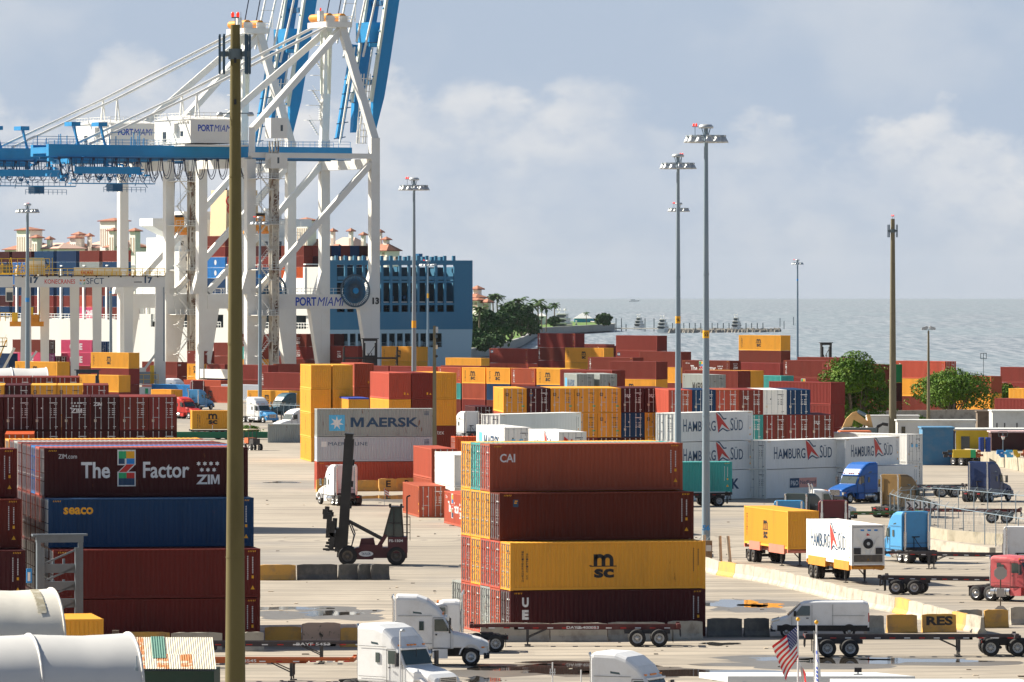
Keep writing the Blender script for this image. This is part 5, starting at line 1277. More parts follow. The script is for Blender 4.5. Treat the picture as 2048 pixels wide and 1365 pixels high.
# ---------------------------------------------------------------- container ship
M_HULLB = mat('hull_blue', (0.035, 0.16, 0.27), rough=.55, dirt=.5, dirtcol=(0.10, 0.21, 0.29), rust=.12, scale=.12, streak=True)
M_HULLW = mat('hull_grey_white', (0.50, 0.50, 0.47), rough=.55, dirt=.35, dirtcol=(.52, .44, .34), rust=.1, scale=.1, streak=True)
M_HULLL = mat('hull_pale_blue', (0.36, 0.48, 0.54), rough=.55, dirt=.3, dirtcol=(.25, .36, .42), scale=.12, streak=True)
M_DECK = mat('deck_dark', (0.022, 0.05, 0.075), rough=.8)
M_SHW = mat('ship_white', (0.78, 0.79, 0.76), rough=.5, dirt=.15, dirtcol=(.5, .5, .45), scale=.1)
M_FUN = mat('funnel_buff', (0.66, 0.50, 0.30), rough=.5, dirt=.15)
sS = 8.4; X, Y = W(652, sS); ship = empty('container_ship', (X, Y, 0), th); tag(ship, 'grey hulled container ship with a blue open stern at the quay', 'ship')
BW = 39.4; ZT = 27.8; ZB = -2.6; ZW = ZZ(660, sS)
g = MB()
# stern plate: frame with recessed bays, z from ZW up
def stern_panel(z0_, z1_, m): g.box(0, BW, -.5, 0, z0_, z1_, m)
cols_x = [3.1 + 2.28 * k * 1.05 for k in range(15)]
g.box(0, 2.9, 0, .6, ZW, ZT - .9, M_HULLB); g.box(BW - 5.0, BW, 0, .6, ZW, ZT - .9, M_HULLB)
g.box(2.9, BW - 5.0, 0, .6, ZW, ZW + 4.2, M_HULLB); g.box(2.9, BW - 5.0, 0, .6, ZT - 2.0, ZT - .9, M_HULLB)
for zc in (ZZ(564, sS), ZZ(609, sS)): g.box(2.9, BW - 5.0, .05, .55, zc - .25, zc + .25, M_HULLB)
ncol = 13; wcol = (BW - 7.9) / ncol
for k in range(ncol + 1):
    x = 2.9 + wcol * k
    if 0 < k < ncol: g.box(x - .32, x + .32, -.02, .5, ZW + 4.2, ZT - 2.0, M_HULLB)
    g.box(x - .35, x + .35, .0, .6, ZT - .9, ZT + .2, M_HULLB)
for k in range(ncol):
    x = 2.9 + wcol * (k + .5); g.box(x - .5, x + .5, 4, 5.0, ZT - 1.6, ZT + .0, M_RUSTY if k < 8 else M_HULLB)
    g.box(x - 1.0, x + 1.0, .1, .2, ZZ(560, sS), ZZ(553, sS), M_HULLB)
ob('stern_frame', g, ship)
g = MB(); g.box(.7, BW - .7, 9, 9.4, ZW + 3, ZT - 2.6, M_DECK); g.box(2.0, BW - 3, .6, 9, ZW + 3.8, ZW + 4.1, M_DECK)
for z in (ZZ(564, sS), ZZ(609, sS)): g.box(2.5, BW - 4.6, 2, 9, z - .2, z + .1, M_DECK)
for k in range(40): x = 3.2 + (BW - 8.6) * rnd.random(); z = ZW + 4.6 + rnd.random() * 13; g.box(x, x + rnd.uniform(.2, 1.1), 6, 8, z, z + rnd.uniform(.3, 2.0), M_HULLB if k % 3 else M_CRBD)
ob('stern_gallery', g, ship)
# lower stern: pale blue, with mooring openings, curving under at the right
g = MB(); zo0, zo1 = ZZ(696, sS), ZZ(668, sS)
g.box(0, BW - 8.0, .1, .6, ZB + 2, zo0, M_HULLL); g.box(0, BW - 8.0, .1, .6, zo1, ZW, M_HULLL)
nl = 14; wl = (BW - 10.0) / nl
for k in range(nl + 1): x = 2.0 + wl * k; g.box(x - .25, x + .25, .12, .6, zo0, zo1, M_HULLL)
g.box(0, 2.0, .1, .6, zo0, zo1, M_HULLL)
prof = [(BW - 8.0, ZB)] + [(BW - 7.0 + 7.0 * math.sin(t * math.pi / 2 / 8), -6 + 16 * (1 - math.cos(t * math.pi / 2 / 8)) ) for t in range(9)] + [(BW, ZW), (BW - 8.0, ZW)]
g.prism(prof, .11, .6, M_HULLL)
ob('lower_stern', g, ship)
g = MB(); g.box(1.5, BW - 7.5, 6, 6.4, zo0 - 1, zo1 + 1, M_DECK); g.box(1.5, BW - 7.5, .6, 6, zo0 - .4, zo0 - .1, M_DECK)
for k in range(10): x = 3 + k * 2.8; g.lathe((x + 1, 2.4, zo0 + .9), [(0, -.5), (.7, -.5), (.7, .5), (0, .5)], M_HULLL, n=10, axis='x'); 
railing(g, [(1.5, .3, zo0), (BW - 8, .3, zo0)], 1.1, M_HULLL, .07, 1.6)
ob('mooring_deck', g, ship)
# hull side facing the quay: x = 0 plane running to +y, with gallery openings
SL = 300.0; g = MB(); zg0, zg1 = ZZ(659, sS), ZZ(632, sS)
g.box(0, .5, .6, SL, ZB, zg0, M_HULLW); g.box(0, .5, .6, 100, zg1, ZZ(600, sS), M_HULLW); g.box(0, .5, 100, SL, zg0, ZZ(645, sS), M_HULLW)
y = .6
while y < 100: g.box(.02, .5, y, y + (7 if y > 1 else 9), zg0, zg1, M_HULLW); y += 16.5
g.box(4, 4.5, 8, 104, zg0 - 1, zg1 + 1, M_DECK); g.box(.5, 4, 8, SL, zg0 - .3, zg0, M_SHW)
g.box(.5, BW, .7, 100, ZZ(606, sS), ZZ(604, sS), M_SHW); g.box(.5, BW, 100, SL, ZZ(649, sS), ZZ(647, sS), M_SHW)
g.box(BW - .5, BW, .6, SL, ZB, ZZ(600, sS), M_HULLW)
railing(g, [(.2, 100, ZZ(645, sS)), (.2, SL, ZZ(645, sS))], 1.3, M_SHW, .12, 2.2); railing(g, [(.2, 1, ZZ(600, sS)), (.2, 100, ZZ(600, sS))], 1.3, M_SHW, .12, 2.2)
ob('hull', g, ship)
g = MB(); y = 9.6
while y < 92:
    railing(g, [(.3, y, zg0), (.3, y + 9, zg0)], 1.4, M_SHW, .12, 1.4); y += 16.5
ob('gallery_railing', g, ship)
g = MB(); zd = ZZ(604, sS)
for k in range(20):
    y = 12 + k * 14.4
    if 68 < y < 118: continue
    for x in (.6, 10, 20, 30, BW - 1): g.box(x - .4, x + .4, y, y + .8, zd if y < 100 else ZZ(646, sS), ZT - 2.5, M_SHW)
    for z in (zd + 3, zd + 8.8, ZT - 2.8): g.box(.4, BW - .4, y - .2, y + 1.1, z, z + .3, M_SHW)
ob('lashing_bridge', g, ship)
# superstructure
g = MB()
def sbox(y0_, y1_, x0_, x1_, pa, pb, m=M_SHW): g.box(x0_, x1_, y0_ + 27, y1_ + 27, ZZ(pb, sS), ZZ(pa, sS), m)
g.box(.6, 3, .8, 12, ZW, ZT - 2.5, M_HULLW); g.box(BW - 3, BW - .6, .8, 12, ZW, ZT - 2.5, M_HULLB); sbox(60, 86, 2, BW - 2, 500, 604); sbox(63, 84, 4, BW - 4, 470, 500); sbox(64, 80, 5, BW - 5, 432, 470)
sbox(66, 74, -2.5, BW + 2.5, 430, 446); g.prism([(-2.5, ZZ(446, sS)), (5, ZZ(446, sS)), (5, ZZ(475, sS))], 93.5, 100.5, M_SHW); sbox(66, 73, 6, BW - 6, 415, 430)
for pa in (446, 470, 500, 530, 560): 
    railing(g, [(-.5 if pa == 446 else 2, 87 if pa > 490 else 90, ZZ(pa, sS)), (BW - 2, 87 if pa > 490 else 90, ZZ(pa, sS))], 1.3, M_SHW, .12, 1.8)
for k in range(9):
    for pa in (482, 515, 545, 575): g.box(3.8 + k * 3.9, 4.6 + k * 3.9, 86.9 if pa > 500 else 89.9, 87 if pa > 500 else 90, ZZ(pa + 5, sS), ZZ(pa - 4, sS), M_GLASS)
for k in range(11): g.box(6.5 + k * 2.5, 8.3 + k * 2.5, 92.9, 93, ZZ(442, sS), ZZ(434, sS), M_GLASS)
ob('superstructure', g, ship)
g = MB(); g.loft([[(7.5, 72, ZZ(604, sS)), (17.5, 72, ZZ(604, sS)), (17.5, 82, ZZ(604, sS)), (7.5, 82, ZZ(604, sS))], [(8, 72, ZZ(372, sS)), (16.5, 72, ZZ(372, sS)), (16.5, 81, ZZ(372, sS)), (8, 81, ZZ(372, sS))]], M_FUN)
for k in range(4): g.cyl((9.5 + k * 1.8, 76, ZZ(372, sS)), (9.5 + k * 1.8, 76, ZZ(360, sS)), .6, M_DARK, n=8)
ob('funnel', g, ship)
g = MB()
for k in range(5):
    t_ = 2 * math.pi * k / 5 + .3; cxx, czz = 9.9 + 1.2 * math.cos(t_), ZZ(400, sS) + 1.9 * math.sin(t_)
    for q in range(10): a, b = 2 * math.pi * q / 10, 2 * math.pi * (q + 1) / 10; g.bar((cxx + .9 * math.cos(a), 71.9, czz + 1.1 * math.sin(a)), (cxx + .9 * math.cos(b), 71.9, czz + 1.1 * math.sin(b)), .3, .25, M_RED, up=(0, 1, 0))
ob('funnel_emblem', g, ship)
g = MB()
for x in (20, 21.4): g.bar((x, 92, ZZ(430, sS)), (x, 92, ZZ(385, sS)), .25, .25, M_SHW)
g.bar((17, 92, ZZ(400, sS)), (24, 92, ZZ(400, sS)), .2, .3, M_SHW); g.cyl((28, 90, ZZ(415, sS)), (28, 90, ZZ(408, sS)), 1.0, M_SHW, n=10)
ob('mast', g, ship)
# deck cargo, each box its own thing (they rest on the ship)
GS_ = 'containers loaded on the ship'
def cargo(y0, k, tier, col, dec=None, x=None, word='', ed=None):
    """hull side bay starting at local y0; k-th row inboard; long side along the hull"""
    lx = 1.9 + k * 2.5 if x is None else x
    p = Vector((lx, y0 + 6.1, 0)); ca, sa = math.cos(th), math.sin(th)
    wx, wy = X + ca * p.x - sa * p.y, Y + sa * p.x + ca * p.y
    container(wx, wy, zd + .4 + tier * 2.62 if y0 < 100 else ZZ(643, sS) + tier * 2.91, th - math.pi / 2, col, '8' if y0 < 100 else '9', 40, dec, None, (), None, word, GS_, side=-1)
    return
nm = ['bottom', 'second', 'third', 'fourth', 'fifth', 'top']
def more(tiers, k): return tiers + ['bdbmb'[k % 5]]
bays = [(13.5, ['w', 'w', 'o', 'm', 'm'], 'aftmost bay'), (28, ['w', 'b', 'b', 'm', 'd'], 'bay before the funnel'), (44, ['b', 'b', 'y', 'm'], 'bay behind the funnel'),
        (57.5, ['b', 'b', 'c:cosco', 'c:cosco', 'm', 'm'], 'bay beside the buff funnel'), (118.5, ['m', 'b', 'm', 'm', 'b'], 'second bay ahead of the bridge'), (133, ['p:one', 'r', 'm', 'm', 'g'], 'bay with the pink box'),
        (147.5, ['b', 'm', 'b', 'b', 'b'], 'fourth bay ahead of the bridge'), (162, ['m', 'm', 'b', 'd', 'b'], 'fifth bay ahead of the bridge'), (176.5, ['b', 'm', 'b', 'c', 'c'], 'sixth bay ahead of the bridge'), (191, ['b', 'd', 'b', 'b', 'b'], 'seventh bay ahead of the bridge'),
        (205.5, ['m', 'b', 'd', 'b', 'b'], 'eighth bay ahead of the bridge'), (220, ['m', 'm', 'b', 'd', 'm'], 'ninth bay ahead of the bridge'), (234.5, ['m', 'r', 'm', 'm', 'd'], 'tenth bay ahead of the bridge'), (249, ['m', 'm', 'r', 'm', 'm'], 'last bay ahead of the bridge')]
for y0_, tiers, w_ in bays:
    for t_, tk in enumerate(tiers if y0_ < 100 else more(tiers, int(y0_))):
        a = tk.split(':'); cargo(y0_, 0, t_, a[0], a[1] if len(a) > 1 else None, word='%s container on the ship, %s tier, %s' % (PN[a[0]], nm[t_], w_))
# row of doors seen from astern, bays behind the stern frame
for k in range(7):
    for t_ in (3, 4):
        col = 'mdbmbdm'[k] if t_ == 4 else 'dbmbbmd'[k]
        cargo(13.5, k + 1, t_, col, word='%s container, %s tier, %s row inboard behind the stern' % (PN[col], nm[t_], NTH[k + 1]))
# ---------------------------------------------------------------- trucks
M_FRAME = mat('truck_frame', (0.035, 0.035, 0.04), rough=.6, dirt=.6, dirtcol=(.13, .11, .09), scale=2)
M_CHROME = mat('chrome', (0.62, 0.63, 0.65), rough=.18, metal=.9)
M_RIM = mat('wheel_rim', (0.55, 0.56, 0.57), rough=.35, metal=.4, dirt=.4, dirtcol=(.2, .17, .13), scale=4)
M_HUBD = mat('dark_hub', (0.10, 0.09, 0.08), rough=.7, dirt=.6, dirtcol=(.25, .18, .12), scale=4)
M_LENS = mat('headlight_lens', (0.65, 0.62, 0.55), rough=.15, spec=.8)
M_AMB = mat('amber_lens', (0.85, 0.25, 0.02), rough=.3)
M_TAIL = mat('tail_light', (0.5, 0.02, 0.015), rough=.3)
M_SEE = mat('cab_interior_glass', (0.03, 0.055, 0.055), rough=.08, spec=.9)
def carpaint(k, name, col, **kw): kw.setdefault('rough', .42); kw.setdefault('dirt', .4); kw.setdefault('scale', 1.2); kw.setdefault('spec', .5); return mat(name, col, **kw)
TP = {'white': carpaint(0, 'truck_white', (.78, .79, .80), dirtcol=(.5, .47, .42)), 'blue': carpaint(0, 'truck_blue', (.01, .11, .42), dirtcol=(.02, .07, .2)), 'dblue': carpaint(0, 'truck_dark_blue', (.012, .035, .13), dirtcol=(.02, .03, .06)),
      'sky': carpaint(0, 'truck_sky_blue', (.06, .30, .60), dirtcol=(.05, .2, .38)), 'red': carpaint(0, 'truck_faded_red', (.58, .10, .11), dirtcol=(.6, .3, .28)), 'maroon': carpaint(0, 'truck_maroon', (.13, .012, .018), dirtcol=(.07, .02, .02)),
      'brown': carpaint(0, 'truck_bronze', (.20, .115, .03), dirtcol=(.09, .055, .02)), 'dgreen': carpaint(0, 'truck_dark_grey', (.03, .05, .055), dirtcol=(.05, .05, .05)), 'teal': carpaint(0, 'truck_teal', (.015, .08, .12), dirtcol=(.02, .05, .07)), 'bright': carpaint(0, 'truck_bright_red', (.62, .03, .02), dirtcol=(.3, .03, .03))}
def wheel_mesh(rim, dual=False, r=.51, w=.27):
    mb = MB(); ws = [0] if not dual else [-.17, .17]
    for c in ws:
        mb.lathe((0, c, 0), [(r * .58, -w / 2), (r * .93, -w / 2), (r, -w / 2 + .05), (r, w / 2 - .05), (r * .93, w / 2), (r * .58, w / 2)], M_DARK, n=20, axis='y')
    q = (w / 2 + (0.17 if dual else 0))
    for s_ in (-1, 1):
        d_ = (.10 if not dual else .16)
        prof = [(r * .60, s_ * q * .98), (r * .52, s_ * (q - .03)), (r * .42, s_ * (q - d_)), (r * .22, s_ * (q - d_)), (r * .20, s_ * (q - .02)), (0, s_ * (q - .0))]
        if not dual: prof = [(r * .60, s_ * q * .98), (r * .52, s_ * (q - .03)), (r * .36, s_ * (q - .02)), (r * .22, s_ * (q + .02)), (r * .18, s_ * (q + .08)), (0, s_ * (q + .09))]
        if s_ > 0: prof = prof
        mb.lathe((0, 0, 0), prof if s_ < 0 else prof, rim, n=20, axis='y')
        for k in range(10):
            a = 6.283 * k / 10; yy = s_ * (q - (d_ if dual else .02)) + s_ * .01
            mb.cyl((r * .32 * math.cos(a), yy - .015, r * .32 * math.sin(a)), (r * .32 * math.cos(a), yy + .02, r * .32 * math.sin(a)), .03, M_HUBD if rim is M_RIM else M_FRAME, n=6)
    return mb.mesh('wheel')
WH = {(a, b): wheel_mesh(M_RIM if a else M_HUBD, b) for a in (0, 1) for b in (0, 1)}
def ring(x, hw, z0, z1, r=.12, n=3):
    """rounded rectangle across the truck at x"""
    pts = []
    for cx, cz, a0 in ((hw - r, z1 - r, 0), (-hw + r, z1 - r, 90), (-hw + r * .5, z0 + r * .5, 180), (hw - r * .5, z0 + r * .5, 270)):
        rr = r if cz > (z0 + z1) / 2 else r * .5
        for k in range(n + 1):
            a = R(a0 + 90 * k / n); pts.append((x, cx + rr * math.cos(a), cz + rr * math.sin(a)))
    return pts
_tr = {}
def tractor_meshes(style):
    """style: 'long' pointed hood, high roof sleeper; 'day' low roof; local x forward, front bumper at x=3.6"""
    if style in _tr: return _tr[style]
    D = {}; P = 'PAINT'; fx = 3.6
    mb = MB()
    hi = {'long': 3.95, 'mid': 3.45, 'day': 3.0, 'flat': 3.08}[style]; back = {'long': -2.45, 'flat': -1.9, 'mid': -1.9, 'day': -.9}[style]
    roof = [(1.28, 1.82), (1.2, 1.9), (.72, 2.70), (.60, 2.86), (.2, 2.86 + (hi - 2.86) * .42), (-.45, 2.86 + (hi - 2.86) * .80), (-1.1, hi - .03), (back + .1, hi), (back, hi - .05)]
    if style == 'day': roof = [(1.28, 1.82), (1.2, 1.9), (.72, 2.70), (.60, 2.86), (.2, 2.98), (-.6, 3.0), (back, 2.95)]
    secs = [ring(x, 1.06 + min(.16, (1.28 - x) * .12), .95, z, .14 if z < 2.8 else .26) for x, z in roof]
    mb.loft(secs, P); D['cab'] = mb
    mb = MB(); hood = [(fx - .04, .88, .72, 1.20), (fx - .12, .96, .66, 1.32), (fx - .55, 1.04, .80, 1.50), (2.2, 1.08, 1.0, 1.70), (1.27, 1.10, 1.0, 1.86)]
    mb.loft([ring(x, w, a, b, .2) for x, w, a, b in hood][::-1], P)
    for sy in (-1, 1):   # wheel arches
        pts = []
        for k in range(9): a = R(10 + 160 * k / 8); pts.append((2.42 + .72 * math.cos(a), .52 + .66 * math.sin(a)))
        outer = [(2.42 + .80 * math.cos(R(10 + 160 * k / 8)), .52 + .76 * math.sin(R(10 + 160 * k / 8))) for k in range(9)]
        mb.prism(pts + outer[::-1], sy * .86, sy * 1.19, P)
        mb.box(fx - .62, fx - .15, sy * 1.0, sy * 1.16, .62, 1.0, P)
    D['hood'] = mb
    mb = MB(); mb.loft([[(fx + .02, -1.12, .42), (fx + .02, 1.12, .42), (fx + .02, 1.12, .72), (fx + .02, -1.12, .72)], [(fx - .35, -1.2, .40), (fx - .35, 1.2, .40), (fx - .35, 1.2, .74), (fx - .35, -1.2, .74)]][::-1], 'PAINT2'); D['bumper'] = mb
    mb = MB(); mb.box(fx - .06, fx + .0, -.62, .62, .80, 1.34, M_CHROME)
    for k in range(6): mb.box(fx - .02, fx + .015, -.57, .57, .84 + .083 * k, .89 + .083 * k, M_FRAME)
    D['grille'] = mb
    mb = MB(); mb.quad([(1.235, -1.0, 1.93), (1.235, 1.0, 1.93), (.745, .95, 2.70), (.745, -.95, 2.70)], M_SEE); mb.bar((1.0, 0, 2.33), (1.02, 0, 2.33), .02, .75, M_FRAME)
    D['windshield'] = mb
    mb = MB()
    for q in (-.9, -.25, 0, .25, .9): mb.box(.52, .66, q - .07, q + .07, 2.86, 2.93, M_AMB)
    mb.box(.70, .86, -1.0, 1.0, 2.66, 2.76, P); D['visor'] = mb
    for sy, nm in ((-1, 'r'), (1, 'l')):
        mb = MB(); mb.add([(1.02, sy * 1.155, 1.95), (.05, sy * 1.25, 1.95), (.05, sy * 1.25, 2.62), (.62, sy * 1.21, 2.62)], [(0, 1, 2, 3)] if sy > 0 else [(3, 2, 1, 0)], M_SEE); D['window' + nm] = mb
        mb = MB(); y = sy * 1.245; 
        for a, b in (((1.10, 1.0), (1.10, 1.92)), ((-.05, 1.0), (-.05, 2.70)), ((-.05, 2.70), (.62, 2.70)), ((1.10, 1.0), (-.05, 1.0))): mb.bar((a[0], y + sy * (.0 if a[0] < 1 else -.09), a[1]), (b[0], y + sy * (.0 if b[0] < 1 else -.09), b[1]), .02, .025, M_FRAME)
        mb.box(.1, .22, y, y + sy * .03, 1.72, 1.8, M_FRAME); (mb.box(back + .12, -.1, y + sy * .018, y + sy * .032, 2.80, 2.82, M_FRAME), mb.box(back + .12, -.1, y + sy * .018, y + sy * .032, 1.25, 1.27, M_FRAME)) if style != 'day' else None; D['door_seam' + nm] = mb
        if style != 'day':
            mb = MB(); yy = sy * 1.272
            mb.add([(-1.35, yy - sy * .045, 2.95), (-.75, yy - sy * .045, 2.9), (-1.0, yy - sy * .07, 3.28), (-1.4, yy - sy * .07, 3.36)] if style == 'long' else [(-1.3, yy - sy * .0, 2.3), (-.9, yy - sy * .0, 2.3), (-.9, yy - sy * .0, 2.6), (-1.3, yy - sy * .0, 2.6)], [(0, 1, 2, 3)] if sy < 0 else [(3, 2, 1, 0)], M_SEE)
            mb.box(-.95, -.65, yy - sy * .035, yy - sy * .0, 2.0, 2.5, M_SEE); D['sleeper_window' + nm] = mb
        mb = MB(); mb.box(.98, 1.10, sy * 1.36, sy * 1.60, 1.85, 2.55, M_FRAME); mb.bar((1.0, sy * 1.18, 2.5), (1.04, sy * 1.4, 2.5), .04, .04, M_FRAME); mb.bar((1.0, sy * 1.16, 1.95), (1.04, sy * 1.4, 1.95), .04, .04, M_FRAME); mb.box(.965, .98, sy * 1.38, sy * 1.58, 1.88, 2.52, M_CHROME); D['mirror' + nm] = mb
        mb = MB(); mb.box(fx - .36, fx - .06, sy * .72, sy * 1.07, .84, 1.10, M_LENS); mb.box(fx - .5, fx - .30, sy * .98, sy * 1.10, .86, 1.08, M_AMB); D['headlight' + nm] = mb
        mb = MB(); mb.cyl((-.15, sy * .98, .68), (-1.9, sy * .98, .68), .31, M_CHROME, n=14); 
        for q in (-.5, -1.5): mb.cyl((q, sy * .98, .68), (q + .06, sy * .98, .68), .325, M_FRAME, n=14)
        mb.box(.9, -.1, sy * .75, sy * 1.18, .42, .95, P) if sy else None; D['fuel_tank' + nm] = mb
        mb = MB(); xe = back - .16; mb.cyl((xe, sy * .98, 1.0), (xe, sy * .98, hi - .25 if style != 'day' else 3.3), .085, M_CHROME, n=10); mb.cyl((xe, sy * .98, 1.3), (xe, sy * .98, 2.4), .12, M_CHROME, n=10); mb.cyl((xe, sy * .98, hi - .3 if style != 'day' else 3.3), (xe - .12, sy * .98, hi - .05 if style != 'day' else 3.5), .08, M_CHROME, n=8); D['exhaust_stack' + nm] = mb
    mb = MB()
    for sy in (-1, 1): mb.box(2.9, -4.15, sy * .36, sy * .46, .68, .95, M_FRAME)
    for x in (1.5, -1, -2.2, -3.2, -4.1): mb.box(x - .08, x + .08, -.4, .4, .7, .9, M_FRAME)
    for x in (2.42, -2.0, -3.32): mb.cyl((x, -.9, .51), (x, .9, .51), .09, M_FRAME, n=8)
    mb.box(-1.2, back - 1.2, -.35, .35, .6, 1.0, M_FRAME); mb.box(back + .05, back - .02, -1.1, 1.1, .7, 1.2, M_FRAME); mb.box(2.2, .0, -.4, .4, .5, 1.0, M_FRAME)
    D['frame'] = mb
    mb = MB(); mb.cyl((-2.7, 0, 1.05), (-2.7, 0, 1.12), .46, M_FRAME, n=16); mb.prism([(-2.3, .96), (-3.5, .96), (-3.3, 1.05), (-2.4, 1.05)], -.42, .42, M_FRAME); D['fifth_wheel'] = mb
    mb = MB()
    for sy in (-1, 1):
        mb.box(-3.98, -4.02, sy * .62, sy * 1.15, .3, 1.0, M_DARK); mb.box(-4.14, -4.18, sy * .55, sy * .85, .78, .9, M_TAIL)
    mb.box(-4.15, -4.18, -.2, .2, .74, .9, M_LAMP); mb.box(-4.10, -4.16, -1.1, 1.1, .9, 1.0, M_FRAME); D['tail_panel'] = mb
    if style != 'day':
        mb = MB(); mb.box(back - .01, back - .03, -1.0, 1.0, 1.5, 1.53, M_FRAME); mb.cyl((back - .08, .2, 1.1), (back - .08, .2, 2.0), .03, M_DARK, n=6); mb.tube([(back - .1, .2, 2.0), (back - .4, 0, 1.5), (back - .7, -.2, 1.15)], .03, M_DARK); mb.box(back - .02, back - .05, -.3, .35, 1.95, 2.03, M_DARK); D['air_lines'] = mb
    for v in D.values(): v.v = [(q[0] * .86, q[1], q[2]) for q in v.v]
    _tr[style] = {k: v.mesh(k) for k, v in D.items()}; return _tr[style]
def tractor(px, py, heading, color, label, style='long', bumper=None, rim=1, extra=None, deflector=None, s=None, skip=(), z=0.0, axles=(2.08, -1.72, -2.86)):
    """px, py: column and row of the ground point under the cab's middle; heading: degrees from +x, 0 drives to the right"""
    s = s or GS(py); X, Y = W(px, s); t = empty('semi_truck', (X, Y, z), R(heading)); tag(t, label, 'semi truck', 'tractor trucks in the yard')
    M_ = tractor_meshes(style); P = TP[color]; B = TP[bumper] if bumper in TP else (M_DARK if bumper is None else bumper)
    for k, me in M_.items():
        nm = k if k in ('cab', 'hood', 'bumper', 'grille', 'windshield', 'visor', 'frame', 'fifth_wheel', 'tail_panel', 'air_lines') else k[:-1]
        if nm in skip: continue
        o = ob(nm, me, t)
        for i, m in enumerate(me.materials):
            if m is None: o.material_slots[i].link = 'OBJECT'; o.material_slots[i].material = B if k == 'bumper' else (TP[extra] if extra and k == 'hood' else P)
    for x, dual, ys in zip(axles, (0, 1, 1), (1.02, .93, .93)):
        for sy in (-1, 1): ob('wheel', WH[(rim, dual)], t, (x, sy * ys, .51))
    return t
def trim_none(me): pass
_cm = {}
def chassis(px, py, heading, color, label, L=12.3, s=None, xy=None, rim=1, landing=True, band=None, text=None, z=0.0, gate=False, box=None):
    """container chassis; local x forward, origin on the ground under its middle"""
    s = s or GS(py); X, Y = xy or W(px, s); t = empty('container_chassis', (X, Y, z), R(heading)); tag(t, label, 'trailer chassis', 'container chassis in the yard')
    h = L / 2; g = MB()
    for sy in (-1, 1):
        g.box(-h, h - 2.6, sy * .42, sy * .52, .98, 1.26, color); g.box(h - 2.6, h, sy * .42, sy * .52, 1.12, 1.26, color)
        g.prism([(h - 2.6, 1.12), (h - 2.6, .98), (h - 3.2, .98), (h - 2.9, 1.12)], sy * .42, sy * .52, color)
    for x in (-h + .1, h - .12): g.box(x - .12, x + .12, -1.2, 1.2, 1.10, 1.28, color)
    for k in range(9): x = -h + 1 + k * (L - 2) / 8; g.box(x - .06, x + .06, -.42, .42, 1.05, 1.2, color)
    ob('frame', g, t)
    g = MB()
    for sx in (-1, 1):
        for sy in (-1, 1): g.box(sx * (h - .2), sx * h, sy * 1.02, sy * 1.22, 1.20, 1.36, color)
    ob('corner_bolster', g, t)
    for x in (-h + 1.25, -h + 2.55):
        g = MB(); g.cyl((x, -.9, .51), (x, .9, .51), .08, M_FRAME, n=8); ob('axle', g, t)
        for sy in (-1, 1): ob('wheel', WH[(rim, 1)], t, (x, sy * .93, .51))
    g = MB(); g.box(-h + .6, -h + 3.3, -.6, -.5, .75, .97, M_FRAME); g.box(-h + .6, -h + 3.3, .5, .6, .75, .97, M_FRAME); ob('bogie_frame', g, t)
    if landing:
        for sy in (-1, 1):
            g = MB(); x = h - 3.4; g.box(x - .08, x + .08, sy * .62, sy * .78, .3, 1.0, M_FRAME); g.box(x - .04, x + .04, sy * .66, sy * .74, .08, .3, M_FRAME); g.box(x - .18, x + .18, sy * .56, sy * .84, 0, .06, M_FRAME); g.bar((x, sy * .7, .5), (x - 1.1, sy * .5, 1.0), .06, .06, M_FRAME); ob('landing_leg', g, t)
    g = MB()
    for sy in (-1, 1):
        g.box(-h + .42, -h + .45, sy * .62, sy * 1.2, .25, .95, M_DARK); g.box(-h - .03, -h, sy * .8, sy * 1.1, 1.12, 1.22, M_TAIL)
        for k in range(14): 
            x = -h + .6 + k * (L - 1.2) / 13; g.box(x, x + .34, sy * .522, sy * .53, 1.05, 1.11, M_TAIL if k % 2 else M_WHITE)
    g.box(-h - .04, -h, -.5, .5, .55, .68, M_FRAME); g.bar((-h, -.45, 1), (-h - .02, -.45, .6), .08, .08, M_FRAME); g.bar((-h, .45, 1), (-h - .02, .45, .6), .08, .08, M_FRAME)
    ob('marker_strip', g, t)
    if text:
        g = MB(); xt, w_, side = (text + (-1,))[1:4]; M = None if side < 0 else Matrix.Rotation(math.pi, 4, 'Z'); put_text(g, text[0], xt, 1.03, w_, .16, M_WHITE, .02, y=-.532, M=M); ob('lettering', g, t)
    if box:
        for a, b in box:
            for sy in (-1, 1): g = MB(); g.box(a, b, sy * 1.1, sy * 1.26, 1.0, 1.65, color); ob('side_guard', g, t)
    return t
M_CHR = mat('chassis_maroon', (.10, .02, .02), rough=.6, dirt=.5, dirtcol=(.1, .08, .07))
M_CHO = mat('chassis_orange', (.50, .12, .03), rough=.6, dirt=.5, dirtcol=(.2, .1, .06), rust=.3)
M_CHOR = mat('chassis_bright_orange', (.68, .28, .03), rough=.6, dirt=.5, dirtcol=(.3, .12, .04), rust=.3)
M_CHP = mat('chassis_coral', (.62, .20, .14), rough=.6, dirt=.4, dirtcol=(.4, .1, .07))
M_CHG = mat('chassis_green', (.07, .15, .05), rough=.6, dirt=.5, dirtcol=(.08, .1, .05))
M_CHD = mat('chassis_dark', (.05, .04, .045), rough=.6, dirt=.5, dirtcol=(.12, .1, .08))
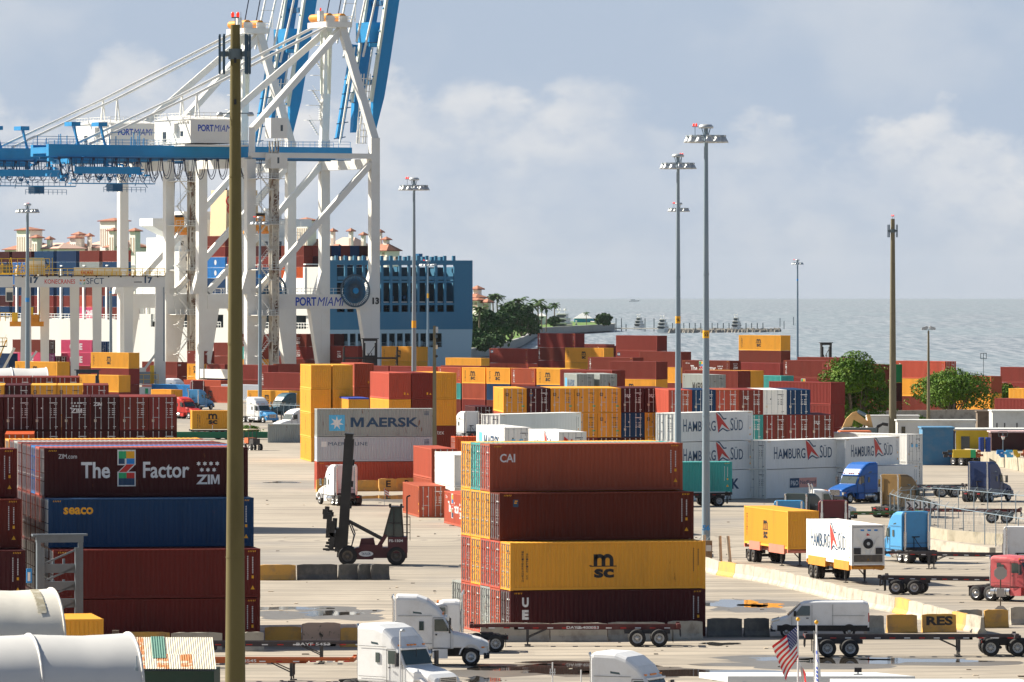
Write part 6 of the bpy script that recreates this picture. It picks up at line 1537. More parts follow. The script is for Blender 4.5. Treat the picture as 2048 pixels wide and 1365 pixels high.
# foreground
tractor(868, 1330, 0, 'white', 'white high roof truck facing right before the centre stack', bumper=None)
chassis(1150, 1292, 180, M_CHR, 'bare maroon chassis standing before the centre stack', L=12.4, text=('DAYZ 400053', -.5, 1.9, 1))
chassis(540, 1327, 0, M_CHD, 'bare black chassis hitched behind the white high roof truck', L=12.6, text=('BAYF 5453', 1.5, 1.9))
tractor(808, 1402, -42, 'white', 'white truck cut by the bottom edge, windshield toward the viewer', bumper=None)
chassis(470, 1362, -3, M_CHO, 'orange chassis behind the white truck at the bottom edge', L=13.0, text=('4545', .5, .7))
chassis(1822, 1313, 0, M_CHD, 'long dark chassis passing before the white van', L=12.2)
t = tractor(2146, 1311, 1, 'dblue', 'truck leaving the frame at lower right, twin chrome hubs showing', axles=(2.08, -3.3, -4.85)); [setattr(o, 'scale', (1.5, 1, 1)) for o in t.children if o.name.startswith('frame')]; [setattr(o, 'location', (-1.75, 0, 0)) for o in t.children if o.name.startswith(('fifth', 'tail'))]
tractor(893, 1303, 180, 'white', 'white day cab truck mostly hidden behind the high roof truck', style='day')
tractor(1286, 1470, -24, 'white', 'white truck roof peeping over the bottom edge', s=42.2)
# right half
tractor(1709, 1006, 228, 'blue', 'bright blue truck facing left before the white stack', bumper=None)
tractor(1810, 1034, 48, 'brown', 'bronze brown truck seen from behind', style='long')
tractor(1872, 928, 130, 'maroon', 'maroon truck seen from behind with a bare frame', style='long')
chassis(1912, 931, 132, M_CHD, 'black chassis hitched to the maroon truck', L=6.5, landing=False)
tractor(1978, 1003, 58, 'dblue', 'dark blue truck behind the wire fence', style='long')
tractor(1808, 1124, 112, 'sky', 'sky blue truck with a black chassis, seen from behind', style='long')
chassis(1930, 1139, 161, M_CHD, 'black chassis behind the sky blue truck', L=12.0, landing=True)
tractor(2042, 1203, -38, 'red', 'faded red truck facing right at the right edge', style='flat', bumper='red')
chassis(1920, 1190, -16, M_CHD, 'black chassis hitched to the faded red truck', L=11.0, landing=False)
tractor(2046, 1160, 80, 'white', 'white truck back at the right edge behind the red truck', style='long')
tractor(1578, 1097, 88, 'sky', 'light blue truck back behind the yellow box', style='long')
tractor(1617, 1080, 60, 'dgreen', 'dark grey truck back beside the light blue one', style='long')
tractor(1664, 1082, 92, 'maroon', 'maroon cab back with two rear windows', style='mid')
chassis(1728, 1052, 12, M_CHG, 'bare green chassis between the maroon cab and the fence', L=10.5, landing=False)
tractor(1642, 1046, 5, 'white', 'white truck nose behind the grey cab', style='day')
chassis(0, 0, 189, M_CHD, 'dark chassis carrying the teal box', L=12.2, s=1, xy=corner_centre(1214, 20.9, R(9), -1, -1, 40))
chassis(1842, 995, 186, M_CHD, 'dark chassis with bright rims behind the brown truck', L=9.0, landing=False)
chassis(1930, 1046, 172, M_CHR, 'maroon chassis beyond the wire fence', L=10, landing=False)
# boxes on chassis
chassis(0, 0, -76.5, M_CHP, 'coral chassis carrying the yellow box', L=12.2, s=1, xy=corner_centre(1575.5, 26.6, R(103.5), -1, 1, 40), rim=0, box=((-4.5, -1.5), (1.0, 5.2)))
chassis(0, 0, -77.5, M_CHOR, 'bright orange chassis carrying the white reefer box', L=12.2, s=1, xy=corner_centre(1703, 28.2, R(102.5), -1, 1, 40), rim=0, box=((-5.5, -.8), (1.5, 5.5)))
stack('E', 1575.5, 26.6, 13.5, 'y9:mscworn:e', 'box on the coral chassis right of the tall mast', 'containers standing on chassis', z0=1.37, doors=())
rf = stack('E', 1703, 28.2, 12.5, 'w9:hs', 'box on the orange chassis, refrigeration unit showing', 'containers standing on chassis', z0=1.37, doors=())
stack('L', 1214, 20.9, 9, 't9', 'box on the dark chassis behind the light masts', 'containers standing on chassis', z0=1.37, doors=())
g = MB(); g.box(-.02, .02, -1.1, 1.1, .2, 2.7, PA['w']); g.box(-.06, -.02, -1.05, 1.05, .25, .75, M_HUBD); g.cyl((-.02, 0, 1.55), (-.10, 0, 1.55), .36, M_BLACK, n=18); g.cyl((-.10, 0, 1.55), (-.14, 0, 1.55), .12, M_LAMP, n=10)
for a in (1, -1): g.bar((-.12, a * .75, 2.05), (-.12, a * .12, .8), .05, .05, PA['w']); g.box(-.10, -.04, a * .55, a * 1.05, .8, 1.25, M_FRAME)
for k in range(3): g.box(-.05, -.02, -.7 + .5 * k, -.45 + .5 * k, 2.45, 2.55, M_BLUE)
g.add([(-.06, .1, 2.3), (-.06, -.15, 2.15), (-.06, .12, 2.1)], [(0, 1, 2)], M_RED); g.add([(-.06, -.1, .35), (-.06, .1, .35), (-.06, 0, .52)], [(0, 1, 2)], M_YEL)
ob('refrigeration_unit', g, rf, (-LEN[40] / 2 + .02, 0, 0))
# middle distance
bob = tractor(676, 1010, 112, 'white', 'white bobtail truck behind the black mast', style='long')
tractor(522, 846, -52, 'white', 'white truck with a blue hood left of the yellow tower', style='long', extra='sky', bumper='sky')
tractor(562, 836, -140, 'teal', 'dark teal truck turned away behind the fence', style='long')
tractor(585, 866, 218, 'white', 'white truck with teal stripe beside the yellow tower', style='mid')
tractor(372, 838, -48, 'bright', 'bright red truck left of the concrete pole', style='mid')
tractor(398, 820, 60, 'sky', 'blue truck back behind the red one', style='mid')
tractor(393, 805, 100, 'maroon', 'maroon truck roof behind the blue truck', style='long')
tractor(358, 800, -35, 'white', 'white cab between the gantry leg and red stack', style='long')
tractor(928, 880, 120, 'white', 'white cab behind the yellow column with round emblem', style='long')
chassis(0, 0, 97, M_CHD, 'chassis under the dark doors left of the yellow row', L=12.2, landing=False, s=1, xy=corner_centre(950, 14.4, R(97), -1, 1, 40))
stack('E', 950, 14.4, 7, 'd9', 'box on a chassis left of the yellow door row', 'containers standing on chassis', z0=1.37)
chassis(0, 0, 189, M_CHD, 'chassis under the small yellow box left of the pole', L=6.4, landing=False, s=1, xy=corner_centre(384, 14.6, R(9), -1, -1, 20))
stack('L', 384, 14.6, 9, 'y8:msc', 'box on a chassis behind the concrete pole', 'containers standing on chassis', L=20, z0=1.37, doors=())

# white van ---------------------------------------------------------------
s = GS(1274); X, Y = W(1640, s); t = empty('van', (X, Y, 0), R(178)); tag(t, 'white panel van facing left behind the flags', 'van')
P = TP['white']; g = MB(); L_ = 5.9
prof = [(2.95, .55, .98, .55, .93), (2.85, .45, .98, .95, 1.0), (2.3, .42, .98, 1.18, 1.0), (1.95, .42, .97, 1.28, 1.0), (1.15, .42, .93, 2.05, 1.0), (.95, .42, .92, 2.14, 1.0), (.2, .42, .93, 2.2, 1.0), (-2.6, .42, .93, 2.2, 1.0), (-2.9, .48, .91, 2.1, 1.0), (-2.95, .55, .9, 1.9, 1.0)]
g.loft([ring(x, w_, z0_, max(z1_, z0_ + .2), .16) for x, z0_, w_, z1_, _ in prof], P)
ob('body', g, t)
g = MB()
for sy in (-1, 1): g.box(-2.85, 2.6, sy * .955, sy * .992, .40, .74, M_DARK)
g.box(2.7, 3.0, -.95, .95, .36, .66, M_DARK); g.box(-2.98, -2.85, -.92, .92, .4, .62, M_DARK); ob('lower_trim', g, t)
g = MB(); g.quad([(1.97, -.86, 1.33), (1.97, .86, 1.33), (1.19, .80, 2.03), (1.19, -.80, 2.03)], M_SEE); ob('windshield', g, t, (.012, 0, .012))
for sy in (-1, 1):
    g = MB(); g.add([(1.6, sy * .985, 1.32), (.62, sy * .985, 1.32), (.62, sy * .955, 1.92), (1.12, sy * .955, 1.92)], [(0, 1, 2, 3)], M_SEE); ob('window', g, t)
    g = MB()
    for xa in (.5, -.75, 1.72): g.box(xa - .008, xa + .008, sy * .975, sy * .984, .75, 2.0 if xa < 1 else 1.25, M_FRAME)
    g.box(-.7, -2.7, sy * .975, sy * .984, 1.32, 1.335, M_FRAME); g.box(.7, .85, sy * .98, sy * 1.0, 1.15, 1.2, M_FRAME); ob('door_seam', g, t)
    g = MB(); g.box(1.45, 1.6, sy * 1.02, sy * 1.25, 1.28, 1.62, M_DARK); ob('mirror', g, t)
    g = MB(); g.loft([[(2.9, sy * .60, .92), (2.9, sy * .9, .86), (2.9, sy * .9, 1.02), (2.9, sy * .60, 1.06)], [(2.45, sy * .82, 1.08), (2.45, sy * .99, 1.06), (2.45, sy * .99, 1.16), (2.45, sy * .82, 1.18)]], M_LENS); ob('headlight', g, t)
    g = MB(); g.box(-2.96, -2.9, sy * .82, sy * .93, .95, 1.5, M_TAIL); ob('tail_light', g, t)
g = MB(); g.box(2.88, 2.97, -.5, .5, .72, 1.02, M_CHROME)
for k in range(4): g.box(2.95, 2.985, -.47, .47, .75 + k * .07, .79 + k * .07, M_FRAME)
ob('grille', g, t)
vw = wheel_mesh(M_RIM, False, .36, .22)
for x in (2.05, -1.75):
    for sy in (-1, 1): ob('wheel', vw, t, (x, sy * .88, .36))
    for sy in (-1, 1):
        g = MB(); g.prism([(x + .44 * math.cos(R(a)), .38 + .44 * math.sin(R(a))) for a in range(0, 181, 15)], sy * .93, sy * .987, M_FRAME); ob('wheel_arch', g, t)

# ---------------------------------------------------------------- container handlers
M_HND = mat('handler_maroon', (.075, .012, .022), rough=.4, dirt=.4, dirtcol=(.05, .03, .03))
M_MAST = mat('handler_mast_black', (.018, .018, .020), rough=.45, dirt=.4, dirtcol=(.06, .06, .06))
M_MSTG = mat('handler_mast_grey', (.13, .16, .19), rough=.5, rust=.3, dirt=.3)
def mast_frame(t, h, w=1.9, m=M_MAST, carriage=1.6, rungs=3, spreader=True, half=3.0, tk=.28):
    for sy in (-1, 1):
        g = MB(); g.box(-tk, tk, sy * (w / 2 - .22), sy * (w / 2), .6, h, m); g.box(-.10 - tk * .4, .14 + tk * .4, sy * (w / 2 - .42), sy * (w / 2 - .22), .9, h - .35, m); g.box(-.34, -.28, sy * (w / 2 - .18), sy * (w / 2 - .04), .7, h - .2, M_CHROME if m is M_MSTG else m); ob('mast_rail', g, t)
    g = MB(); g.box(-.3, .3, -w / 2 - .02, w / 2 + .02, h - .05, h + .3, m); g.box(-.34, .34, -w / 2 - .25, w / 2 + .25, h + .3, h + .42, m)
    for k in range(rungs): z = 2.2 + (h - 3) * k / rungs; g.box(-.22, -.05, -w / 2 + .2, w / 2 - .2, z, z + .5, m); g.bar((-.1, -w / 2 + .4, z + .5), (-.1, w / 2 - .4, z + .5 + (h - 3) / rungs * .8), .1, .1, m)
    for sy in (-1, 1):
        for k in range(3): g.box(-.5, -.3, sy * .3 - .06, sy * .3 + .06, h * .45 + k * h * .17, h * .45 + k * h * .17 + .45, m)
    ob('crosshead', g, t)
    if spreader:
        g = MB(); z = carriage; g.box(.3, .55, -1.0, 1.0, z - .5, z + 1.3, m)
        g.box(.55, .95, -half, half, z + .7, z + 1.0, m)
        ob('carriage', g, t)
        for sy in (-1, 1):
            g = MB(); g.box(.6, .95, sy * half, sy * (half - .3), z - .2, z + 1.9, m); g.box(1.0, 1.25, sy * (half - .05), sy * (half - .3), z + .6, z + 2.5, m); g.box(.9, 1.55, sy * half, sy * (half - .25), z + 2.0, z + 2.35, m); g.box(1.25, 1.6, sy * half, sy * (half - .3), z + 2.35, z + 2.75, m); g.box(.3, 1.4, sy * half, sy * (half - .25), z - .35, z - .2, m)
            for q in range(4): g.box(.9, 1.2, sy * (half - .5), sy * (half - .4), z - .4 + q * .5, z - .2 + q * .5, m)
            ob('spreader_arm', g, t)
s = GS(1130); X, Y = W(742, s); t = empty('container_handler', (X, Y, 0), R(180)); tag(t, 'maroon container handler with tall black mast on the open lane', 'container handler')
# local x points to the left of the photograph (front of the machine)
g = MB(); g.prism([(2.0, .55), (2.1, 1.0), (1.0, 1.35), (-2.6, 1.35), (-2.75, 2.1), (-2.75, .55)], -1.0, 1.0, M_HND); g.box(-2.78, -1.3, -1.25, 1.25, .95, 2.15, M_HND); g.box(-.2, 1.5, -1.1, 1.1, .45, 1.15, M_HND); ob('chassis_body', g, t)
g = MB(); g.prism([(.9, 1.36), (.75, 2.0), (-.2, 2.05), (-.35, 1.36)], -.5, .6, M_HND); g.box(-.9, .8, .9, 1.15, 1.15, 1.55, M_HND); ob('engine_hood', g, t)
g = MB(); g.prism([(-.95, 2.15), (-1.55, 4.35), (-2.3, 4.35), (-2.45, 2.15)], -.72, .72, M_SEE)
for sy in (-1, 1):
    for a, b in (((-.95, 2.15), (-1.55, 4.35)), ((-2.3, 4.35), (-2.45, 2.15)), ((-1.55, 4.35), (-2.3, 4.35)), ((-1.25, 3.2), (-2.38, 3.2)), ((-1.75, 4.3), (-1.75, 2.15))): g.bar((a[0], sy * .73, a[1]), (b[0], sy * .73, b[1]), .09, .09, M_MAST)
g.box(-2.5, -1.4, -.8, .8, 4.35, 4.45, M_MAST); ob('operator_cab', g, t)
g = MB()
for xx_ in (-1.45, -2.3):
    for sy in (-1, 1): g.box(xx_ - .08, xx_ + .08, sy * .6, sy * .75, 4.45, 4.62, M_MAST)
g.bar((-2.75, .9, 1.9), (-2.75, .9, 5.2), .12, .12, M_MAST); g.bar((-2.75, .9, 5.2), (-3.0, .9, 5.3), .12, .12, M_MAST)
for z_ in (2.4, 3.0, 3.6): g.bar((-2.45, -1.1, z_), (-2.95, -1.1, z_), .05, .05, M_MAST)
g.bar((-2.95, -1.1, 1.8), (-2.95, -1.1, 3.6), .05, .05, M_MAST); g.bar((-1.0, -1.0, 4.4), (-1.0, -1.0, 5.8), .03, .03, M_LAMP); ob('exhaust_and_rail', g, t)

g = MB()
for k in range(5): g.quad([(-1.02 - .0 * k, -1.0, 5.75 - k * .09), (-1.35, -1.02, 5.55 - k * .09), (-1.35, -1.02, 5.47 - k * .09), (-1.02, -1.0, 5.67 - k * .09)], M_RED if k % 2 == 0 else M_WHITE)
ob('small_flag', g, t)
g = MB()
for sy in (-1, 1): g.bar((-1.0, sy * .85, 1.9), (1.75, sy * .75, 3.35), .16, .2, M_MAST); g.bar((-.6, sy * .85, 1.4), (-1.15, sy * .9, 2.3), .14, .3, M_HND)
g.tube([(1.6, .3, 3.4), (1.2, .35, 2.4), (1.45, .4, 1.5)], .05, M_CABLE); g.tube([(1.7, -.4, 3.2), (1.3, -.45, 2.2), (1.5, -.4, 1.3)], .05, M_CABLE); ob('lift_cylinder', g, t)
g = MB(); put_text(g, 'FS-1504', -.55, 1.78, 1.05, .2, M_WHITE, .02, y=-.0); ob('number', g, t, (-1.95, 1.27, 0), math.pi)
g = MB(); put_text(g, 'TAYLOR', -.3, .78, .7, .2, M_NAVY, .01, y=-.02)
n = 20; g.add([(.05 + .55 * math.cos(6.283 * i / n), -.005, .88 + .21 * math.sin(6.283 * i / n)) for i in range(n)], [tuple(range(n))], M_WHITE); ob('oval_badge', g, t, (.4, 1.12, 0), math.pi)
bw = wheel_mesh(M_HUBD, True, .72, .42)
for x in (1.75, -1.95):
    for sy in (-1, 1): ob('wheel', bw, t, (x, sy * .9, .72))
mt = ob('mast', None, t, (2.25, 0, 0)); mt.rotation_euler = (0, R(-3.6), 0)
mast_frame(mt, 9.6, w=2.1, half=3.0, carriage=1.5, tk=.36)
# grey mast of a handler standing among the left stacks
s = 35.6; X, Y = W(119, s); t = empty('container_handler', (X, Y, 0), R(-78)); tag(t, 'grey steel mast of a container handler before the dark stack', 'container handler', 'container handlers whose masts rise over the stacks')
mast_frame(t, 6.9, w=2.6, m=M_MSTG, rungs=4, spreader=False)
g = MB(); g.box(-2.6, -.4, -1.1, 1.1, .6, 1.7, M_MSTG); ob('chassis_body', g, t)
for x in (-.9, -2.4):
    for sy in (-1, 1): ob('wheel', bw, t, (x, sy * 1.1, .72))
g = MB(); g.box(.2, .35, -1.9, -1.6, 4.6, 5.4, M_BLUE); g.box(.36, .37, -1.85, -1.7, 4.7, 5.2, M_WHITE); ob('work_lamp', g, t)
g = MB(); g.bar((.3, 1.2, .6), (.6, 3.2, 1.5), .25, .3, M_MSTG); g.bar((.6, 3.2, 1.5), (.5, 4.4, .7), .2, .25, M_MSTG); g.bar((.4, 1.2, 1.0), (.5, 3.2, .9), .15, .15, M_MSTG); ob('linkage', g, t)
# black reach truck mast with long spreader beyond the yellow tower
s = 12.0; X, Y = W(740, s); t = empty('container_handler', (X, Y, 0), R(-84)); tag(t, 'black container handler with long spreader beside the yellow stack', 'container handler', 'container handlers whose masts rise over the stacks')
mast_frame(t, ZZ(682, s), w=2.4, carriage=ZZ(722, s) - .4, half=4.6)
g = MB(); g.box(-3.5, -.4, -1.2, 1.2, .7, 2.0, M_MAST); ob('chassis_body', g, t)
for x in (-.9, -3.0):
    for sy in (-1, 1): ob('wheel', bw, t, (x, sy * 1.1, .72))
s = 11.3; X, Y = W(1652, s); t = empty('container_handler', (X, Y, 0), R(-70)); tag(t, 'black lift mast standing up against the open water', 'container handler', 'container handlers whose masts rise over the stacks')
mast_frame(t, ZZ(690, s), w=2.0, spreader=False)
g = MB(); g.box(-3.0, -.4, -1.1, 1.1, .7, 2.0, M_MAST); ob('chassis_body', g, t)
for x in (-.9, -2.6):
    for sy in (-1, 1): ob('wheel', bw, t, (x, sy * 1.0, .72))
s = 15.5; X, Y = W(175, s); t = empty('container_handler', (X, Y, 0), R(-82)); tag(t, 'dark portal mast of a handler under the gantry beam', 'container handler', 'container handlers whose masts rise over the stacks')
mast_frame(t, ZZ(746, s), w=2.9, m=mat('handler_dark_blue', (.015, .03, .05), rough=.5), rungs=1, spreader=False)
g = MB(); g.box(-3.0, -.4, -1.1, 1.1, .7, 2.0, M_MAST); ob('chassis_body', g, t)
for x in (-.9, -2.6):
    for sy in (-1, 1): ob('wheel', bw, t, (x, sy * 1.0, .72))
M_DGRN = mat('dark_green_cladding', (.02, .05, .035), rough=.7, dirt=.4)
M_TRP2 = mat('drum_blue', (.012, .06, .32), rough=.4, dirt=.3)
# ---------------------------------------------------------------- rubber tyred gantry
M_RTG = mat('gantry_white', (0.72, 0.73, 0.70), rough=.5, dirt=.2, dirtcol=(.45, .4, .33), scale=.2)
s = 10.65; X, Y = W(328, s); t = empty('gantry_crane', (X, Y, 0), R(4)); tag(t, 'white rubber tyred gantry crane numbered 17 with yellow railings', 'gantry crane')
def lx(px, s_=s): return (px - 328) / s_
zb0, zb1 = ZZ(575, s), ZZ(553, s)
for k, (y0_, nm_) in enumerate(((0, 'front'), (9.0, 'rear'))):
    g = MB(); a = lx(30); g.box(a, .2, y0_ - .7, y0_ + .7, zb0, zb1, M_RTG)
    if k == 0:
        put_text(g, '17', lx(61), zb0 + .75, 1.55, 1.15, M_NAVY, .04, y=-.72); put_text(g, '17', lx(289), zb0 + .75, 1.5, 1.15, M_NAVY, .04, y=-.72)
        put_text(g, 'KONECRANES', lx(90), zb0 + .65, 5.7, .85, M_RED, .01, y=-.72); put_text(g, 'SFCT', lx(173), zb0 + .6, 3.3, 1.15, M_NAVY, .0, y=-.72)
        for q, (dx, dz, m) in enumerate(((0, .6, M_ORANGE), (.6, .6, M_ORANGE), (0, 0, M_SKY), (.6, 0, M_GREEN))): g.box(lx(160) + dx, lx(160) + dx + .4, -.72, -.71, zb0 + .55 + dz, zb0 + .68 + dz if dz == 0 else zb0 + 1.08 + dz - .42 + .13, m); g.box(lx(160) + dx + (0 if dx == 0 else .27), lx(160) + dx + (.13 if dx == 0 else .4), -.72, -.71, zb0 + .55 + dz, zb0 + .95 + dz, m)
        g.box(lx(268), lx(284), -.72, -.71, zb0 + .9, zb0 + 1.05, M_BLACK)
    g.box(a, .2, y0_ - .9, y0_ + .9, zb1, zb1 + .15, M_DARK); railing(g, [(a, y0_ - .85, zb1 + .15), (.2, y0_ - .85, zb1 + .15)], 1.3, M_MYEL, .08, 1.4); railing(g, [(a, y0_ - .85, zb1 + .15), (.2, y0_ - .85, zb1 + .15)], .7, M_MYEL, .06, .9)
    for q in range(12): g.cyl((a + 1.5 + q * 2.3, y0_ - .8, zb1 - .2), (a + 1.5 + q * 2.3, y0_ - .8, zb1), .14, M_DARK, n=6)
    ob('main_girder', g, t)
    for x_ in (lx(52), lx(320)):
        g = MB(); g.loft([[(x_ - 1.05, y0_ - .8, 2.2), (x_ + 1.05, y0_ - .8, 2.2), (x_ + 1.05, y0_ + .8, 2.2), (x_ - 1.05, y0_ + .8, 2.2)], [(x_ - .75, y0_ - .6, zb0), (x_ + .95, y0_ - .6, zb0), (x_ + .95, y0_ + .6, zb0), (x_ - .75, y0_ + .6, zb0)]], M_RTG); g.box(x_ + .6, x_ + .75, y0_ - .75, y0_ - .68, 3, zb0, M_GALV)
        ob('leg', g, t)
        g = MB(); g.box(x_ - 1.2, x_ + 1.2, y0_ - 1, y0_ + 1, .9, 2.2, M_RTG); ob('wheel_carrier', g, t)
        for q in (-.7, .7): ob('wheel', bw, t, (x_ + q, y0_, .75), math.pi / 2)
for x_ in (lx(90), lx(150), lx(195), lx(258)):
    g = MB(); g.loft([[(x_ - .75, 8.6, 2.2), (x_ + .75, 8.6, 2.2), (x_ + .75, 9.6, 2.2), (x_ - .75, 9.6, 2.2)], [(x_ - .95, 8.4, zb0), (x_ + .85, 8.4, zb0), (x_ + .85, 9.6, zb0), (x_ - .95, 9.6, zb0)]], M_RTG); ob('leg', g, t)
for x_ in (lx(52), lx(320)):
    g = MB(); g.box(x_ - .6, x_ + .6, .8, 8.4, zb0 + .2, zb0 + 1.4, M_RTG); g.box(x_ - .7, x_ + .7, 1, 8, 1.3, 2.4, M_RTG); ob('sill_beam', g, t)
g = MB(); g.bar((lx(316), .4, zb0 * .42), (lx(283), .4, 4.5), .45, .45, M_RTG); g.bar((lx(74), .4, zb0 * .42), (lx(50), .4, 5.5), .4, .4, M_RTG); g.bar((lx(30), .4, zb0 * .45), (lx(0), .4, 4.0), .45, .45, M_RTG); ob('brace', g, t)
g = MB(); g.box(lx(262), lx(312), -2.2, -.9, 2.6, 4.8, M_GALV); g.box(lx(258), lx(316), -2.6, -.85, 2.3, 2.5, M_RTG); railing(g, [(lx(258), -2.6, 2.5), (lx(316), -2.6, 2.5)], 1.8, M_MYEL, .08, 1.1); g.box(lx(264), lx(292), -2.3, -1.0, 4.8, 5.6, M_RTG); g.box(lx(300), lx(308), -2.2, -1.4, 2.6, 6, M_MYEL); ob('power_pack', g, t)
g = MB(); g.box(lx(260), lx(306), -2.4, -.9, -.0 + .3, 2.0, M_SHW); g.box(lx(290), lx(296), -2.43, -2.4, .7, 1.7, M_GREEN); ob('equipment_room', g, t)
g = MB(); zt = zb1 + .3; g.box(lx(58), lx(90), 1, 7.5, zt, zt + 2.6, M_SHW); g.prism([(lx(57), zt + 2.6), (lx(91), zt + 2.6), (lx(88), zt + 3.2), (lx(60), zt + 3.2)], .9, 7.6, M_HULLL)
railing(g, [(lx(-60), 0.2, zt), (lx(100), .2, zt)], 3.0, M_MYEL, .12, 1.5); railing(g, [(lx(-60), 0.1, zt), (lx(100), .1, zt)], 1.8, M_MYEL, .1, 1.1)
for k in range(26): x_ = lx(-60) + k * .62; g.bar((x_, 2 + k % 5, zt + rnd.uniform(0, 1.5)), (x_ + rnd.uniform(-.8, .8), 2 + k % 3, zt + rnd.uniform(1.5, 3.2)), .16, .16, M_MYEL if k % 4 else M_DARK)
g.box(lx(-60), lx(50), 2, 6, zt, zt + .35, M_MYEL); g.box(lx(-40), lx(-5), 3, 5, zt + .4, zt + 2.0, M_RTG); g.box(lx(5), lx(22), 3, 5, zt + .4, zt + 1.7, M_GALV2); ob('trolley', g, t)
g = MB(); g.box(lx(148), lx(243), 9.2, 9.7, zb1 + .2, zb1 + 1.7, M_SHW); put_text(g, 'KALMAR', lx(162), zb1 + .35, 2.4, .75, M_RED, .05, y=9.1 - 9.95); g.box(lx(148), lx(243), -.98, -.95, zb1 + .2, zb1 + .3, M_MYEL); ob('sign_board', g, t)
g = MB(); g.box(lx(12), lx(27), 1.5, 4, ZZ(604, s), ZZ(576, s), M_RTG); g.box(lx(14), lx(26), 1.4, 1.5, ZZ(602, s), ZZ(585, s), M_GLASS); g.box(lx(16), lx(29), 1.35, 1.42, ZZ(572, s), ZZ(570, s), M_ORANGE); g.box(lx(-60), lx(27), -.7, .7, zb0, zb1, M_RTG); ob('operator_cab', g, t)
for cx_ in (69,):
    g = MB(); zc = ZZ(647, s); g.box(lx(20), lx(88), 3.5, 6, zc - .6, zc + .3, M_ORANGE); g.box(lx(58), lx(80), 3.8, 5.6, zc + .3, zc + 1.6, M_ORANGE); g.box(lx(60), lx(67), 3.8, 5.6, zc + 1.6, zc + 3.0, M_MYEL); g.box(lx(78), lx(80), 3.8, 5.6, zc + .3, zc + 2.4, M_MYEL); g.box(lx(24), lx(36), 3.8, 5.6, zc + .3, zc + 2.0, M_MYEL); railing(g, [(lx(-20), 3.4, zc + .4), (lx(22), 3.4, zc + .4)], 1.6, M_MYEL, .12, .9)
    for q in (30, 62, 78): g.cyl((lx(q), 4.5, zc + 1.5), (lx(q), 4.5, zb0), .05, M_CABLE, n=4)
    ob('spreader', g, t)
g = MB(); stairs(g, (lx(-8), -1.2, ZZ(735, s)), (lx(14), -1.2, ZZ(680, s)), 1, M_MYEL, 12); railing(g, [(lx(-12), -1.5, ZZ(692, s)), (lx(15), -1.5, ZZ(692, s))], 1.5, M_MYEL, .12, .7); g.box(lx(-12), lx(15), -1.6, .2, ZZ(694, s), ZZ(692, s), M_DARK); ob('staircase', g, t)

# ---------------------------------------------------------------- fabric roofs and shed in the left corner
M_FAB = mat('white_fabric', (0.62, 0.60, 0.54), rough=.7, dirt=.5, dirtcol=(.42, .40, .36), scale=.35)
M_FABG = mat('grey_fabric', (0.55, 0.55, 0.54), rough=.6, dirt=.3, dirtcol=(.42, .42, .42), scale=.3)
def barrel(px_r, py_top, s, w, length, deg, m, label, hgt=None, ribs=3, stain=False):
    """half round fabric roof: its ridge runs to the left, the gable end at column px_r"""
    X, Y = W(px_r, s); zt = ZZ(py_top, s); t = empty('fabric_shelter', (X, Y, 0), R(deg)); tag(t, label, 'fabric shelter', 'white fabric shelters'); h = hgt or zt
    nseg = 26; nx = 40; g = MB(); vs = []; fs = []
    for i in range(nx + 1):
        x = -length * i / nx; sag = .10 * (1 - abs(((i * ribs / nx) % 1) * 2 - 1)) 
        for k in range(nseg + 1):
            a = math.pi * k / nseg; vs.append((x + rnd.uniform(-.01, .01), -w / 2 * math.cos(a), zt - h + (h - sag) * max(0.0, math.sin(a)) ** .62 + rnd.uniform(-.008, .008)))
    for i in range(nx):
        for k in range(nseg): a = i * (nseg + 1) + k; fs.append((a, a + 1, a + nseg + 2, a + nseg + 1))
    g.add(vs, fs, m, smooth=True); ob('roof_fabric', g, t)
    g = MB()
    for q in range(ribs + 1):
        x = -length * q / ribs; pts = [(x, -w / 2 * math.cos(math.pi * k / 20) * 1.004, zt - h + (h + .02) * max(0.0, math.sin(math.pi * k / 20)) ** .62) for k in range(21)]
        g.tube(pts, .07, M_FABG if not stain or q else m, 6)
    ob('arch_rib', g, t)
    g = MB(); pts = [(-w / 2 * math.cos(math.pi * k / 20) * .99, zt - h + (h - .05) * max(0.0, math.sin(math.pi * k / 20)) ** .62) for k in range(21)]
    g.prism(pts, -.12, -.06, M_FABG, axis='x'); ob('gable', g, t)
    if stain:
        g = MB(); pts = [(-w / 2 * math.cos(math.pi * k / 40) * 1.003, zt - h + (h + .012) * max(0.0, math.sin(math.pi * k / 40)) ** .62) for k in range(9, 20)]
        for a, b in zip(pts, pts[1:]): g.quad([(-1.3, a[0], a[1]), (-.85, a[0], a[1]), (-.8, b[0], b[1]), (-1.25, b[0], b[1])], M_STAIN)
        ob('stain', g, t)
    return t
M_STAIN = mat('mildew_stain', (0.30, 0.27, 0.19), rough=.8, dirt=.9, dirtcol=(.7, .68, .6), scale=2.5)
barrel(104, 1178, 38.0, 9.5, 12, 13, M_FAB, 'cream fabric shelter with a brown stain at the left edge', hgt=4.6, stain=True)
barrel(258, 1267, 43.0, 8.0, 14, 14, M_FABG, 'nearest grey white fabric shelter in the bottom left corner', hgt=4.6)
barrel(92, 736, 17.5, 10, 12, 8, M_FABG, 'small white fabric shelter beyond the maroon roofs', hgt=3.2)
